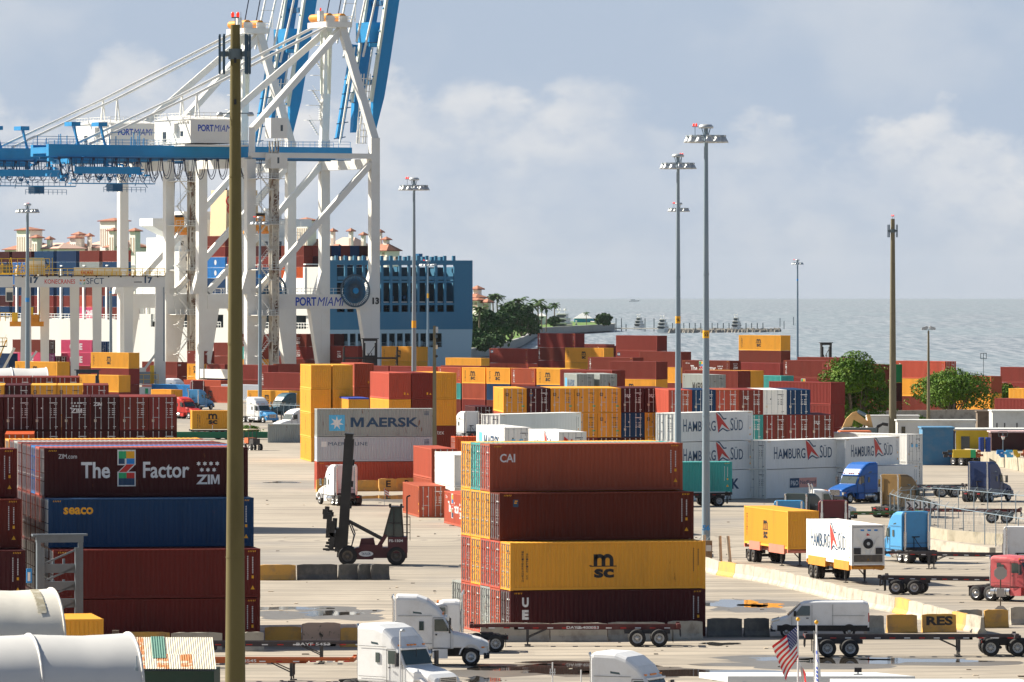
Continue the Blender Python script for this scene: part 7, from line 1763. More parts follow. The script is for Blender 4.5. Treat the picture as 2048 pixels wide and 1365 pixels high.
# rusty roofed shed
s = 41.0; X, Y = W(343, s); t = empty('shed', (X, Y, 0), R(-2)); tag(t, 'shed with a rusty corrugated roof beside the fabric shelter', 'shed')
M_TIN = mat('zinc_sheet', (0.62, 0.58, 0.46), rough=.5, dirt=.3, dirtcol=(.4, .33, .22), rust=.25, rustcol=(.42, .15, .04), scale=1.0)
M_TINR = mat('rusty_zinc_sheet', (0.60, 0.52, 0.40), rough=.6, rust=1.25, rustcol=(.50, .17, .035), scale=.9)
M_TING = mat('green_translucent_sheet', (0.08, 0.22, 0.17), rough=.5, dirt=.3)
zr, ze = ZZ(1281, s), ZZ(1341, s) + .15
g = MB(); yr, yf = 2.4, -1.7
def slope(x0, x1, f0, f1, m, lift=0.0):
    n = max(2, int((x1 - x0) / .055)); vs = []; fs = []
    for i in range(n + 1):
        x = x0 + (x1 - x0) * i / n
        for f_ in (f0, f1): vs.append((x + .95 * f_ * .55 - .25, yr + (yf - yr) * f_, zr + (ze - zr) * f_ + lift + (.028 if i % 2 else 0)))
    for i in range(n): fs.append((2 * i, 2 * i + 1, 2 * i + 3, 2 * i + 2))
    g.add(vs, fs, m)
slope(-2.45, -1.35, 0, .56, M_TINR); slope(-1.35, 2.05, 0, .56, M_TIN); slope(-2.45, -1.95, .54, 1.0, M_TINR, .012); [slope(-1.95 + .58 * q, -1.37 + .58 * q, .54, 1.0, (M_TINR if q % 2 == 0 else M_TIN), .012) for q in range(6)]; slope(1.53, 2.05, .54, 1.0, M_TIN, .012); slope(-1.0, -.35, -.0, .68, M_TING, .04)
ob('roof', g, t)
g = MB(); g.box(-2.0, 2.2, -1.45, 2.2, 0, ze - .1, M_DGRN); g.prism([(-1.45, ze - .12), (2.2, ze - .12), (2.2, zr - .1)], -1.9, 2.0, M_DGRN, axis='x') if 0 else None; ob('wall', g, t)
X, Y = W(273.5, 43.5); t = empty('steel_post', (X, Y, 0)); tag(t, 'thin steel post before the rusty roof', 'post'); g = MB(); g.cyl((0, 0, 0), (0, 0, ZZ(1312, 43.5)), .03, M_GALV, n=8); g.box(-.06, .06, -.03, .03, ZZ(1345, 43.5), ZZ(1335, 43.5), M_GALV); ob('post', g, t)
X, Y = W(231, 37); t = empty('timber_post', (X, Y, 0)); tag(t, 'short timber post behind the grey shelter', 'post'); g = MB(); g.box(-.18, .18, -.15, .15, 0, ZZ(1261, 37), M_BARK); ob('post', g, t)
# yellow small box between shelters
stack('E', 118, 36.5, 10, 'y8', 'tiny yellow box between shelter and handler mast', G2, L=20, doors=(), z0=0.4)

# ---------------------------------------------------------------- stop sign, chevrons, wire fence, bollards
def octsign(px, py_foot, s, h, label):
    X, Y = W(px, s); t = empty('stop_sign', (X, Y, 0)); tag(t, label, 'traffic sign'); g = MB(); g.box(-.04, .04, -.03, .03, 0, h, M_BARK); ob('post', g, t)
    for zc, r_ in ((h - .35, .45), (h - 2.9, .45)):
        g = MB(); g.prism([(r_ * math.cos(R(22.5 + 45 * k)), zc + r_ * math.sin(R(22.5 + 45 * k))) for k in range(8)], -.055, -.035, M_SIGNB); ob('sign_face', g, t)
    g = MB(); g.box(-.26, .26, -.055, -.035, h - 1.9, h - 1.35, M_SIGNB); ob('sign_plate', g, t)
M_SIGNB = mat('sign_back_aluminium', (.46, .42, .38), rough=.5, metal=.2, dirt=.4, dirtcol=(.3, .2, .15))
octsign(2001, 1248, 30.6, ZZ(1136, 30.6), 'back of octagonal sign boards on a wooden post')
for k, px in enumerate((1817, 1832, 1846, 1866)):
    s = 22.3 - k * .1; X, Y = W(px + (k > 1) * 3, s); t = empty('chevron_sign', (X, Y, 0), R(-10)); tag(t, ['first', 'second', 'third', 'last'][k] + ' white chevron board along the curved fence', 'traffic sign', 'chevron boards'); z1_ = ZZ(1003, s)
    g = MB(); g.box(-.32, .32, -.03, 0, z1_ - .75, z1_, M_WHITE); ob('board', g, t)
    g = MB(); g.add([(-.2, -.04, z1_ - .08), (.0, -.04, z1_ - .08), (.24, -.04, z1_ - .37), (.0, -.04, z1_ - .67), (-.2, -.04, z1_ - .67), (.04, -.04, z1_ - .37)], [(5, 2, 1, 0), (5, 4, 3, 2)], M_BLACK); ob('chevron', g, t)
    g = MB(); g.cyl((0, .04, 0), (0, .04, z1_ - .7), .04, M_GALV, n=6); ob('post', g, t)
def wirefence(pts, h, label, nposts, mesh=True):
    t = empty('wire_fence', SP(*pts[0], 0)); tag(t, label, 'fence'); o = Vector(t.location); P_ = [Vector(SP(*p, 0)) - o for p in pts]
    segs = [(a, b, (b - a).length) for a, b in zip(P_, P_[1:])]; tot = sum(x[2] for x in segs); g = MB(); po = MB()
    for a, b, l in segs:
        g.cyl(a + Vector((0, 0, h)), b + Vector((0, 0, h)), .035, M_GALV, n=6)
        for q in range(3): g.cyl(a + Vector((.08 * q + .08, -.05 * q, h + .10 + .10 * q)), b + Vector((.08 * q + .08, -.05 * q, h + .10 + .10 * q)), .007, M_GALV, n=3)
    ob('top_rail', g, t)
    d = 0; k = 0; step = tot / nposts
    for a, b, l in segs:
        u = (b - a) / l; q = k * step - d
        while q <= l + 1e-6:
            p = a + u * q; g = MB(); g.cyl(p, p + Vector((0, 0, h + .05)), .045, M_GALV, n=6); g.cyl(p + Vector((0, 0, h)), p + Vector((.32, -.2, h + .38)), .02, M_GALV, n=4); ob('post', g, t); k += 1; q = k * step - d
        d += l
    if mesh:
        g = MB()
        for a, b, l in segs:
            u = (b - a) / l; n = int(l / 1.1)
            for i in range(n): 
                p = a + u * (l * i / n); q = a + u * min(l, l * i / n + h * .9)
                g.bar(p + Vector((0, 0, .05)), q + Vector((0, 0, h - .05)), .006, .006, M_GALV); q = a + u * max(0, l * i / n - h * .9); g.bar(p + Vector((0, 0, .05)), q + Vector((0, 0, h - .05)), .006, .006, M_GALV)
        ob('chain_link', g, t)
wirefence([(1780, 1046), (1800, 1054), (1850, 1064), (1905, 1078), (1960, 1088), (2060, 1106)], 2.6, 'curved chain link fence topped with barbed wire', 16)
wirefence([(1796, 1040), (1860, 1033), (1930, 1038), (2060, 1052)], 2.6, 'farther chain link fence before the dark blue truck', 9)
wirefence([(490, 836), (560, 838), (600, 840)], 2.2, 'chain link fence beside the parked white trucks', 8)
wirefence([(1320, 1120), (1410, 1124), (1412, 1124)], 1.6, 'low wire fence behind the maroon stack', 6, False)
for k, (px, py, h, deg, lab) in enumerate(((1441, 1124, 2.0, 2, 'pale leaning post left of its twin'), (1460, 1127, 2.1, 5, 'pale post chipped at its foot'), (1408, 1128, 2.2, 0, 'pale post touching the light mast'))):
    X, Y, _ = SP(px, py, 0); t = empty('bollard', (X, Y, 0)); t.rotation_euler = (0, R(-deg), 0); tag(t, lab, 'bollard', 'posts guarding the light mast'); g = MB(); g.cyl((0, 0, 0), (0, 0, h), .15, M_BAR, .14, n=10); ob('post', g, t)
X, Y, _ = SP(1417, 1126, 0); t = empty('electrical_cabinet', (X, Y, 0)); tag(t, 'rusty cabinet at the foot of the tallest mast', 'cabinet'); g = MB(); g.box(-.28, .28, -.2, .2, 0, 1.7, mat('cabinet_rust', (.20, .15, .10), rough=.8, rust=.7)); g.box(-.2, .22, -.23, -.2, .9, 1.35, M_LAMP); ob('box', g, t)
def wall(name, pts, h, th_, m, label, z0=0.0):
    g = MB()
    P_ = [SP(*p, 0) for p in pts]; o = P_[0]
    for a, b in zip(P_, P_[1:]): g.bar((a[0] - o[0], a[1] - o[1], h / 2), (b[0] - o[0], b[1] - o[1], h / 2), th_, h, m)
    tag(ob(name, g, None, (o[0], o[1], z0)), label, 'wall')
M_CURB = mat('low_wall_concrete', (.40, .36, .28), rough=.9, dirt=.8, dirtcol=(.17, .15, .10), scale=.8)
wall('low_wall', [(1850, 1074), (1900, 1082), (2060, 1094)], .9, .4, M_CURB, 'stained low concrete wall behind the chain link fence')
wall('low_wall', [(1856, 1098), (1900, 1104), (1985, 1116)], .8, .5, M_BAR, 'low pale wall between the sky blue truck and the fence')
wall('low_wall', [(1895, 918), (1980, 928), (2060, 946)], 1.5, .6, M_CURB, 'terrace wall under the blue drums')
wall('white_wall', [(1706, 852), (1800, 849), (2060, 845)], 2.1, .5, M_BAR, 'long pale wall beneath the big trees')
g = MB(); P_ = [SP(*p, 0) for p in ((1895, 917), (1980, 927), (2060, 945), (2060, 903), (1960, 893), (1880, 893))]; g.quad([(p[0], p[1], 1.46) for p in P_], M_GROUND); tag(ob('terrace_ground', g), kind='structure')
# sheds and gear on the terrace
M_YSH = mat('yellow_shed_paint', (.72, .50, .03), rough=.6, dirt=.3, dirtcol=(.4, .28, .05))
M_WSH = mat('white_shed_paint', (.66, .68, .66), rough=.6, dirt=.5, dirtcol=(.35, .33, .28), rust=.2, scale=.5)
M_BSH = mat('faded_blue_paint', (.06, .20, .36), rough=.7, dirt=.5, dirtcol=(.2, .25, .28), rust=.3)
def shed(px0, px1, py_top, s, depth, m, label, roof=None, win=(), z0=0.0, deg=0, cat='shed', over=.15):
    X, Y = W((px0 + px1) / 2, s); w = (px1 - px0) / s; h = ZZ(py_top, s) - z0; t = empty('storage_shed', (X, Y, z0), R(deg)); tag(t, label, cat)
    g = MB(); g.box(-w / 2, w / 2, 0, depth, 0, h, m); 
    for k in range(int(w / 1.2)): g.box(-w / 2 + k * 1.2, -w / 2 + k * 1.2 + .05, -.03, 0, .1, h - .1, m)
    ob('wall', g, t); g = MB(); g.box(-w / 2 - over, w / 2 + over, -over, depth + over, h, h + .18, roof or m); ob('roof', g, t)
    for (a, b, c, d_) in win: g = MB(); g.box(-w / 2 + a * w, -w / 2 + b * w, -.05, -.005, c * h, d_ * h, M_GLASS); ob('window', g, t)
    return t
shed(1898, 2070, 861, 16.6, 6, M_YSH, 'long yellow site office on the terrace', M_WSH, ((.14, .24, .35, .8),))
shed(1985, 2062, 824, 15.0, 6, M_WSH, 'white shed with narrow slits at the right edge', M_WSH, ((.1, .13, .2, .65), (.3, .33, .2, .65), (.62, .65, .2, .65)))
shed(1795, 1951, 843, 15.4, 4, M_WSH, 'weathered white shed behind the bright bush', M_WSH, ((.05, .1, .4, .8),))
shed(1735, 1838, 834, 15.0, 4, M_WSH, 'pale shed behind the excavator arm', M_FABG)
shed(1845, 1907, 858, 17.0, 6, M_BSH, 'faded blue steel box behind the maroon truck', M_BSH, cat='steel box')
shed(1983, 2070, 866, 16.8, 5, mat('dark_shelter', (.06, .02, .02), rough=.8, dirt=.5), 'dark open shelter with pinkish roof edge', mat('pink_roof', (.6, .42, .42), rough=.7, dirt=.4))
shed(1955, 1998, 825, 14.4, 3, M_BARK, 'brown timber screen beneath the round tree', M_BARK)
for k, px in enumerate((1963, 1976)):
    X, Y = W(px, 17.2); t = empty('drum_rack', (X, Y, 1.5)); tag(t, ('left' if k == 0 else 'right') + ' blue ribbed tank on the terrace', 'tank', 'blue tanks on the terrace')
    g = MB(); h = ZZ(875, 17.2) - 1.5 - .3; 
    for q in range(7): g.cyl((0, 0, .3 + q * h / 7), (0, 0, .3 + (q + .8) * h / 7), .33, M_TRP2, n=12)
    g.cyl((0, 0, .3), (0, 0, h + .3), .29, M_TRP2, n=12); ob('tank', g, t)
X, Y = W(2006, 17.2); t = empty('basketball_hoop', (X, Y, 1.5)); tag(t, 'basketball hoop standing before the dark shelter', 'basketball hoop'); zt = ZZ(863, 17.2) - 1.5
g = MB(); g.cyl((0, 0, 0), (0, 0, zt - .3), .05, M_GALV, n=6); ob('post', g, t); g = MB()
for a, b in (((-.5, zt - .6), (.5, zt - .6)), ((-.5, zt), (.5, zt)), ((-.5, zt - .6), (-.5, zt)), ((.5, zt - .6), (.5, zt)), ((-.15, zt - .45), (.15, zt - .45)), ((-.15, zt - .2), (.15, zt - .2))): g.bar((a[0], -.1, a[1]), (b[0], -.1, b[1]), .06, .06, M_GALV2)
ob('backboard', g, t); g = MB(); g.lathe((0, -.35, zt - .6), [(.22, 0), (.24, .02), (.22, .04)], M_RED, n=12); g.lathe((0, -.35, zt - .95), [(.12, 0), (.22, .35)], M_WHITE, n=10); ob('rim', g, t)
r_ = random.Random(4)
for k, (px, py, m, lab) in enumerate(((1893, 903, M_FRAME, 'pile of dark scrap left of the yellow crate'), (2000, 902, M_BLUE, 'bright blue folding frames on the terrace'), (2012, 897, M_SKY, 'light blue crate under the hoop'), (2030, 903, M_MYEL, 'yellow bags on the terrace'), (2044, 903, M_CHO, 'orange crates at the right edge'), (1953, 895, M_CHO, 'pinkish steel frame beside the tanks'))):
    X, Y = W(px, 17.5); g = MB()
    for q in range(4): x_, w_ = r_.uniform(-.5, .2), r_.uniform(.4, .8); g.box(x_, x_ + w_, -.4 + q * .1, .3, q * .18, q * .18 + .3, m)
    tag(ob('crate_pile' if k else 'scrap_heap', g, None, (X, Y, 1.5)), lab, 'crates')
X, Y = W(1923, 17.5); g = MB(); g.box(-1.0, 1.0, -.5, .5, 0, .9, M_YSH); g.box(1.0, 1.6, -.5, .5, 0, .9, M_GREEN); tag(ob('crate', g, None, (X, Y, 1.47)), 'yellow crate with a green end on the terrace', 'crate')
# excavator arm and machine hoods left of the second pole
s = 16.2; X, Y = W(1716, s); t = empty('excavator', (X, Y, 0)); tag(t, 'tan excavator arm folded over two dark machine hoods', 'excavator'); M_TAN = mat('excavator_tan', (.72, .42, .16), rough=.5, dirt=.4)
def L2(px, py): return ((px - 1716) / s, ZZ(py, s))
g = MB(); A = [L2(1683, 858), L2(1692, 838), L2(1704, 826), L2(1713, 823), L2(1716, 830), L2(1708, 836), L2(1703, 852)]; g.prism(A, -.5, .1, M_TAN); A = [L2(1711, 824), L2(1740, 846), L2(1742, 856), L2(1726, 850), L2(1704, 838)]; g.prism(A, -.42, .05, M_TAN); A = [L2(1733, 830), L2(1740, 830), L2(1746, 856), L2(1738, 862)]; g.prism(A, -.55, .15, M_TAN)
g.cyl((L2(1715, 823)[0], -.3, L2(1715, 823)[1]), (L2(1731, 831)[0], -.3, L2(1731, 831)[1]), .22, M_GALV, n=8); ob('arm', g, t)
for px in (1695, 1728):
    g = MB(); c = (px - 1716) / s; zt = ZZ(855, s)
    g.prism([(c - 1.6, 0), (c - 1.6, zt - .9), (c - 1.2, zt - .4), (c - .5, zt), (c + 1.0, zt), (c + 1.0, 0)], -2.0, -.7, M_LAMP); g.box(c - .6, c + 1.5, -2.1, -.6, 0, zt - .05, M_GALV2); ob('hood', g, t)
g = MB(); g.tube([((1751 - 1716) / s, -.2, 1.0), ((1754 - 1716) / s, -.2, ZZ(855, s)), ((1764 - 1716) / s, -.2, ZZ(848, s)), ((1776 - 1716) / s, -.2, ZZ(850, s))], .22, M_FRAME, 6); ob('bucket_arm', g, t)
shed(1683, 1740, 866, 17.2, 5, M_WSH, 'flat orange edged roof below the excavator', M_CHO)
# green beam and small things left of centre
X, Y = W(440, 14.6); t = empty('steel_beam', (X, Y, 0), R(2)); tag(t, 'long green steel beam lying beyond the maroon roofs', 'beam'); g = MB(); g.box(-9, 6.7, -.4, .4, .2, ZZ(864, 14.6), mat('green_steel', (.01, .17, .08), rough=.5, dirt=.3)); ob('beam', g, t)
for px in (425, 500): g = MB(); g.cyl(((px - 440) / 14.6, -.3, 1.3), ((px - 440) / 14.6, -.3, 2.0), .05, M_WHITE, n=6); g.cyl(((px - 440) / 14.6, -.3, 2.0), ((px - 440) / 14.6, -.3, 2.2), .08, M_RED, n=6); ob('marker', g, t)
stack('L', 536, 14.9, 3, 'g9', 'weathered box beyond the open lane, small tree behind', G1, L=20, doors=(), z0=-.4)
X, Y = W(503, 15.6); t = empty('tractor', (X, Y, 0), R(-60)); tag(t, 'small dark tractor beside the concrete pole', 'tractor'); g = MB(); g.box(-.6, 1.4, -.5, .5, .7, 1.5, M_FRAME); g.box(-.9, .2, -.6, .6, .9, 1.6, M_CHO); g.box(-1.1, .4, -.8, .8, 2.6, 2.7, M_PALE); ob('body', g, t)
g = MB()
for a in (-.9, .3):
    for b in (-.6, .6): g.bar((a, b, 1.5), (a, b, 2.6), .06, .06, M_FRAME)
ob('canopy_post', g, t)
for x_ in (-.6, 1.1):
    for sy in (-1, 1): ob('wheel', vw, t, (x_, sy * .7, .36), 0, scale=(1.4, 1.2, 1.4))
# ---------------------------------------------------------------- bottom right: flags and pale roofs
def flagpole(px, py_ball, s, label):
    X, Y = W(px, s); t = empty('flagpole', (X, Y, 0)); tag(t, label, 'flagpole', 'white flagpoles'); zt = ZZ(py_ball, s)
    g = MB(); g.cyl((0, 0, 0), (0, 0, zt), .06, M_WHITE, .035, n=10); ob('pole', g, t); g = MB(); g.lathe((0, 0, zt), [(0, 0), (.07, .03), (.09, .09), (.07, .15), (0, .18)], M_YEL, n=12); ob('ball', g, t); return t, zt
def cloth(fn, nu, nv, name, parent, cols):
    g = MB()
    for i in range(nu):
        for j in range(nv):
            g.quad([fn(i / nu, j / nv), fn((i + 1) / nu, j / nv), fn((i + 1) / nu, (j + 1) / nv), fn(i / nu, (j + 1) / nv)], cols(i / nu + .5 / nu, j / nv + .5 / nv))
    return g
M_FR, M_FW, M_FB = mat('flag_red', (.60, .025, .03), rough=.7), mat('flag_white', (.78, .77, .75), rough=.7), mat('flag_navy', (.012, .03, .16), rough=.7)
s = 46.0; t, zt = flagpole(1596, 1243, s, 'left flagpole flying the striped flag'); X, Y = t.location.x, t.location.y
# fly runs to the left and down; hoist along the pole
def fl(u, v):   # u from hoist to fly, v from top to bottom
    hx, hz = (0.03, zt - .15 - v * 1.35); ang = R(212 + 10 * v); l = 1.75 * u
    x = hx + l * math.cos(R(221)) * (1 - .12 * u) + v * .55 * u * 1.1; z = hz + l * math.sin(R(221)) * .86 - .18 * math.sin(u * 5 + v * 2) * u * .35 - v * u * .25 * .2
    return (x, -.05 + .16 * math.sin(u * 6.5 + v * 3.0), z)
def fc(u, v):
    if u < .42 and v < 7 / 13: return M_FB
    return M_FR if int(v * 13) % 2 == 0 else M_FW
g = cloth(fl, 24, 26, 'flag', t, fc)
for r0_ in range(9):
    for c0 in range(6 if r0_ % 2 == 0 else 5):
        u = .03 + .066 * (c0 + (.0 if r0_ % 2 == 0 else .5)) + .01; v = (r0_ + .6) * (7 / 13) / 9.4; p = Vector(fl(u, v)); star(g, p.x, p.z, .028, 5, M_FW, p.y - .02)
fo = ob('flag', g, None, (X, Y, 0)); tag(fo, 'striped flag with stars on a blue canton', 'flag')
def fl2(u, v): return (.05 + u * .28 + .10 * math.sin(v * 4) , .12 * math.sin(u * 5 + v * 2), zt - 1.75 - v * 2.2 - u * .5)
g = cloth(fl2, 6, 14, 'flag', t, lambda u, v: M_FR if abs(u - .75 + v * .3) < .18 else M_FW); tag(ob('flag', g, None, (X, Y, 0)), 'drooping white and orange red flag under the striped one', 'flag')
s = 47.0; t, zt = flagpole(1633, 1249, s, 'right flagpole with a furled white flag'); X, Y = t.location.x, t.location.y
def fl3(u, v): return (-.12 + u * .40 * (.4 + v * .8) , .14 * math.sin(u * 7 + v * 2), zt - .25 - v * 3.4 - u * .3)
def fc3(u, v): return M_BLUEINK if ((u - .6) ** 2 * 4 + ((v - .28) * 5) ** 2 < .16 and (u - .6) ** 2 * 4 + ((v - .28) * 5) ** 2 > .04) or (.42 < v < .62 and .35 < u < .6 and int(v * 60) % 3) else M_FW
g = cloth(fl3, 12, 60, 'flag', t, fc3); tag(ob('flag', g, None, (X, Y, 0)), 'furled white flag with a blue emblem', 'flag')
M_CAN = mat('pale_canopy', (.70, .72, .72), rough=.5, dirt=.3, dirtcol=(.5, .5, .5), scale=.4)
def flatroof(px0, px1, py0, py1, s, label, m=M_CAN, deg=0):
    X, Y = W((px0 + px1) / 2, s); zt = ZZ(py0, s); w = (px1 - px0) / s; dpt = (py1 - py0) / (H - zt) / s * F / s * (H - zt) / (H - zt)
    t = empty('canopy_roof', (X, Y, 0)); tag(t, label, 'canopy'); dd = (py1 - py0) / s * (F / s) / (H - zt)
    g = MB(); sl_ = .8; g.add([(-w / 2, 0, zt), (w / 2 - sl_ * 2, 0, zt), (w / 2, -dd, zt), (-w / 2 + sl_ * 1.5, -dd, zt), (-w / 2, 0, zt - .25), (w / 2 - sl_ * 2, 0, zt - .25), (w / 2, -dd, zt - .25), (-w / 2 + sl_ * 1.5, -dd, zt - .25)], [(0, 3, 2, 1), (4, 5, 6, 7), (3, 7, 6, 2), (2, 6, 5, 1), (0, 4, 7, 3), (1, 5, 4, 0)], m)
    ob('roof', g, t)
    g = MB()
    for x_ in (-w / 2 + 2, w / 2 - 3): g.cyl((x_, -dd * .6, 0), (x_, -dd * .6, zt - .25), .08, M_GALV, n=8)
    ob('column', g, t)
flatroof(1398, 1822, 1345, 1353, 44.0, 'pale flat canopy roof at the bottom edge')
flatroof(1660, 2110, 1358, 1380, 45.5, 'nearer white canopy roof in the bottom right corner')
X, Y = W(1716, 45); t = empty('roof_floodlight', (X, Y, ZZ(1358, 45.5))); tag(t, 'small black floodlight on the canopy corner', 'floodlight'); g = MB(); g.box(-.16, .16, -.1, .1, .1, .3, M_BLACK); g.box(-.03, .03, -.03, .03, 0, .1, M_GALV); g.box(-.2, .2, -.1, .1, -.02, .03, M_LAMP); ob('lamp', g, t)


stack('E', 786, 43.6, 1, 'o9', 'roof edge at the bottom beside the white truck', G1, z0=-.28, doors=())
for k, (px, pt) in enumerate(((1105, 1325), (1162, 1340), (800, 1262))):
    X, Y = W(px, 43.5); t = empty('steel_post', (X, Y, 0)); tag(t, ['thin white post with cross arms over the puddle', 'short antenna post over the puddle', 'thin lamp post before the lower white truck'][k], 'post'); zt = ZZ(pt, 43.5); g = MB(); g.cyl((0, 0, 0), (0, 0, zt), .035, M_WHITE, n=6)
    if k == 0: g.box(-.14, .14, -.02, .02, zt - .5, zt - .45, M_WHITE); g.box(-.12, -.08, -.02, .02, zt - .6, zt - .3, M_WHITE); g.box(.08, .12, -.02, .02, zt - .6, zt - .3, M_WHITE)
    ob('post', g, t)
    if k == 2: g = MB(); g.lathe((.12, 0, zt), [(0, .1), (.1, .05), (.13, -.03), (0, -.04)], M_LAMP, n=10); ob('lamp', g, t)

# ---------------------------------------------------------------- island houses, marina, far boats
def tower(mb, x0, x1, y0, y1, z0, z1, floors=2, ov=.7):
    mb.box(x0, x1, y0, y1, z0, z1, M_WALLW)
    mb.box(x0 - ov, x1 + ov, y0 - ov, y1 + ov, z1, z1 + .35, M_TRIM)
    cx_, cy_ = (x0 + x1) / 2, (y0 + y1) / 2
    mb.add([(x0 - ov, y0 - ov, z1 + .35), (x1 + ov, y0 - ov, z1 + .35), (x1 + ov, y1 + ov, z1 + .35), (x0 - ov, y1 + ov, z1 + .35), (cx_, cy_, z1 + 1.6)], [(0, 1, 4), (1, 2, 4), (2, 3, 4), (3, 0, 4)], M_TILE)
def bld(name, s, px0, px1, py_base, label, items):
    X, Y = W((px0 + px1) / 2, s); t = empty(name, (X, Y, 0), R(-50)); tag(t, label, 'building', 'white villas on the island')
    cx_ = (px0 + px1) / 2
    wl = MB(); rf = MB()
    def ZL(py): return ZZ(py, s)
    for it in items:
        k, a, b, top, bot = it[:5]; wt = (b - a) / s; yo = it[6] if len(it) > 6 else 0; x0 = (a - cx_) / s / .643 - yo * 1.19; x1 = x0 + .86 * wt; dep = .58 * wt
        if k == 't':      # tower with a small hipped roof and rows of openings
            wl.box(x0, x1, yo, yo + dep, ZL(bot), ZL(top) , M_WALLW); wl.box(x0 - .35, x1 + .35, yo - .35, yo + dep + .35, ZL((top + bot) / 2) - .2, ZL((top + bot) / 2) + .15, M_WALLW)
            ov = .9; zt = ZL(top); rf.box(x0 - ov, x1 + ov, yo - ov, yo + dep + ov, zt, zt + .4, M_TRIM)
            rf.add([(x0 - ov, yo - ov, zt + .4), (x1 + ov, yo - ov, zt + .4), (x1 + ov, yo + dep + ov, zt + .4), (x0 - ov, yo + dep + ov, zt + .4), ((x0 + x1) / 2, yo + dep / 2, zt + 1.7)], [(0, 1, 4), (1, 2, 4), (2, 3, 4), (3, 0, 4)], M_TILE)
            n = max(2, int((x1 - x0) / 1.5)); hh = (ZL(top) - ZL(bot))
            for q in range(n):
                xa = x0 + (x1 - x0) * (q + .5) / n
                g = MB(); w_ = (x1 - x0) / n * .22
                g.box(xa - w_, xa + w_, yo - .06, yo - .01, zt - hh * .32, zt - hh * .10, M_OPEN); g.cyl((xa, yo - .06, zt - hh * .10), (xa, yo - .02, zt - hh * .10), w_, M_OPEN, n=10)
                if hh > 9: g.box(xa - w_, xa + w_, yo - .06, yo - .01, ZL(bot) + hh * .14, ZL(bot) + hh * .40, M_OPEN)
                ob('window', g, t)
        else:             # 'h': block under a hipped roof; top is the ridge row
            ev = it[7] if len(it) > 7 else top + (bot - top) * .4
            wl.box(x0, x1, yo, yo + dep, ZL(bot), ZL(ev), M_WALLW); ov = 1.0; ze_ = ZL(ev); zr_ = ZL(top); ins = min((x1 - x0) * .28, dep * .5)
            m_ = M_TILE if k == 'h' else M_TILEL
            rf.box(x0 - ov, x1 + ov, yo - ov, yo + dep + ov, ze_, ze_ + .35, M_TRIM)
            rf.add([(x0 - ov, yo - ov, ze_ + .35), (x1 + ov, yo - ov, ze_ + .35), (x1 + ov, yo + dep + ov, ze_ + .35), (x0 - ov, yo + dep + ov, ze_ + .35), (x0 + ins, yo + dep / 2, zr_), (x1 - ins, yo + dep / 2, zr_)], [(0, 1, 5, 4), (1, 2, 5), (2, 3, 4, 5), (3, 0, 4)], m_)
            n = max(2, int((x1 - x0) / 5))
            if ZL(ev) - ZL(bot) > 3:
                for q in range(n): xa = x0 + (x1 - x0) * (q + .5) / n; g = MB(); g.box(xa - .9, xa + .9, yo - .06, yo - .01, ZL(ev) - 2.6, ZL(ev) - .6, M_OPEN); ob('window', g, t)
    ob('wall', wl, t); ob('roof', rf, t)
    return t
M_OPEN = mat('arched_opening', (.42, .30, .24), rough=.8)
bld('villa', 4.5, 10, 150, 0, 'white villa with terracotta roofs above the navy ship boxes, left part', [('t', 26, 79, 461, 600, 9, 4), ('t', 63, 84, 477, 600, 5, -2), ('t', 94, 106, 480, 600, 4, 2), ('h', -2, 120, 484, 600, 20, 6, 500), ('l', 60, 170, 486, 600, 16, 1, 499)])
bld('villa', 4.5, 130, 290, 0, 'white villa with the tallest arcaded tower left of the crane leg', [('t', 196, 255, 443, 600, 10, 6), ('t', 134, 158, 477, 600, 6, -2), ('t', 139, 162, 470, 600, 5, 4), ('t', 168, 178, 473, 600, 4, 6), ('t', 219, 238, 463, 600, 5, -1), ('t', 262, 284, 464, 600, 6, 2), ('l', 150, 300, 478, 600, 22, 8, 496), ('h', 100, 180, 482, 600, 14, 2, 497), ('h', 210, 292, 482, 600, 12, 1, 496)])
bld('villa', 4.4, 550, 660, 0, 'white villa tower between the crane legs', [('t', 592, 632, 442, 600, 9, 4), ('t', 556, 566, 472, 600, 4, 2), ('t', 557, 571, 482, 600, 4, 0), ('h', 590, 665, 478, 600, 16, 6, 500)])
bld('villa', 4.4, 650, 805, 0, 'long white villa with a pale tiled roof above the blue stern', [('t', 658, 668, 463, 600, 4, 4), ('t', 695, 705, 463, 600, 4, 6), ('t', 721, 731, 471, 600, 4, 5), ('t', 757, 765, 466, 600, 4, 4), ('t', 767, 780, 481, 600, 5, 2), ('l', 640, 748, 474, 600, 24, 8, 500), ('h', 655, 690, 488, 600, 6, -2, 503), ('h', 745, 800, 488, 600, 12, -1, 503)])
bld('villa', 5.3, 940, 985, 0, 'white villa with orange roof beside the blue stern', [('t', 946, 963, 580, 660, 4, 6), ('h', 930, 970, 588, 660, 10, 2, 597), ('h', 968, 982, 598, 660, 8, 0, 606), ('h', 940, 968, 596, 660, 8, -2, 602)])
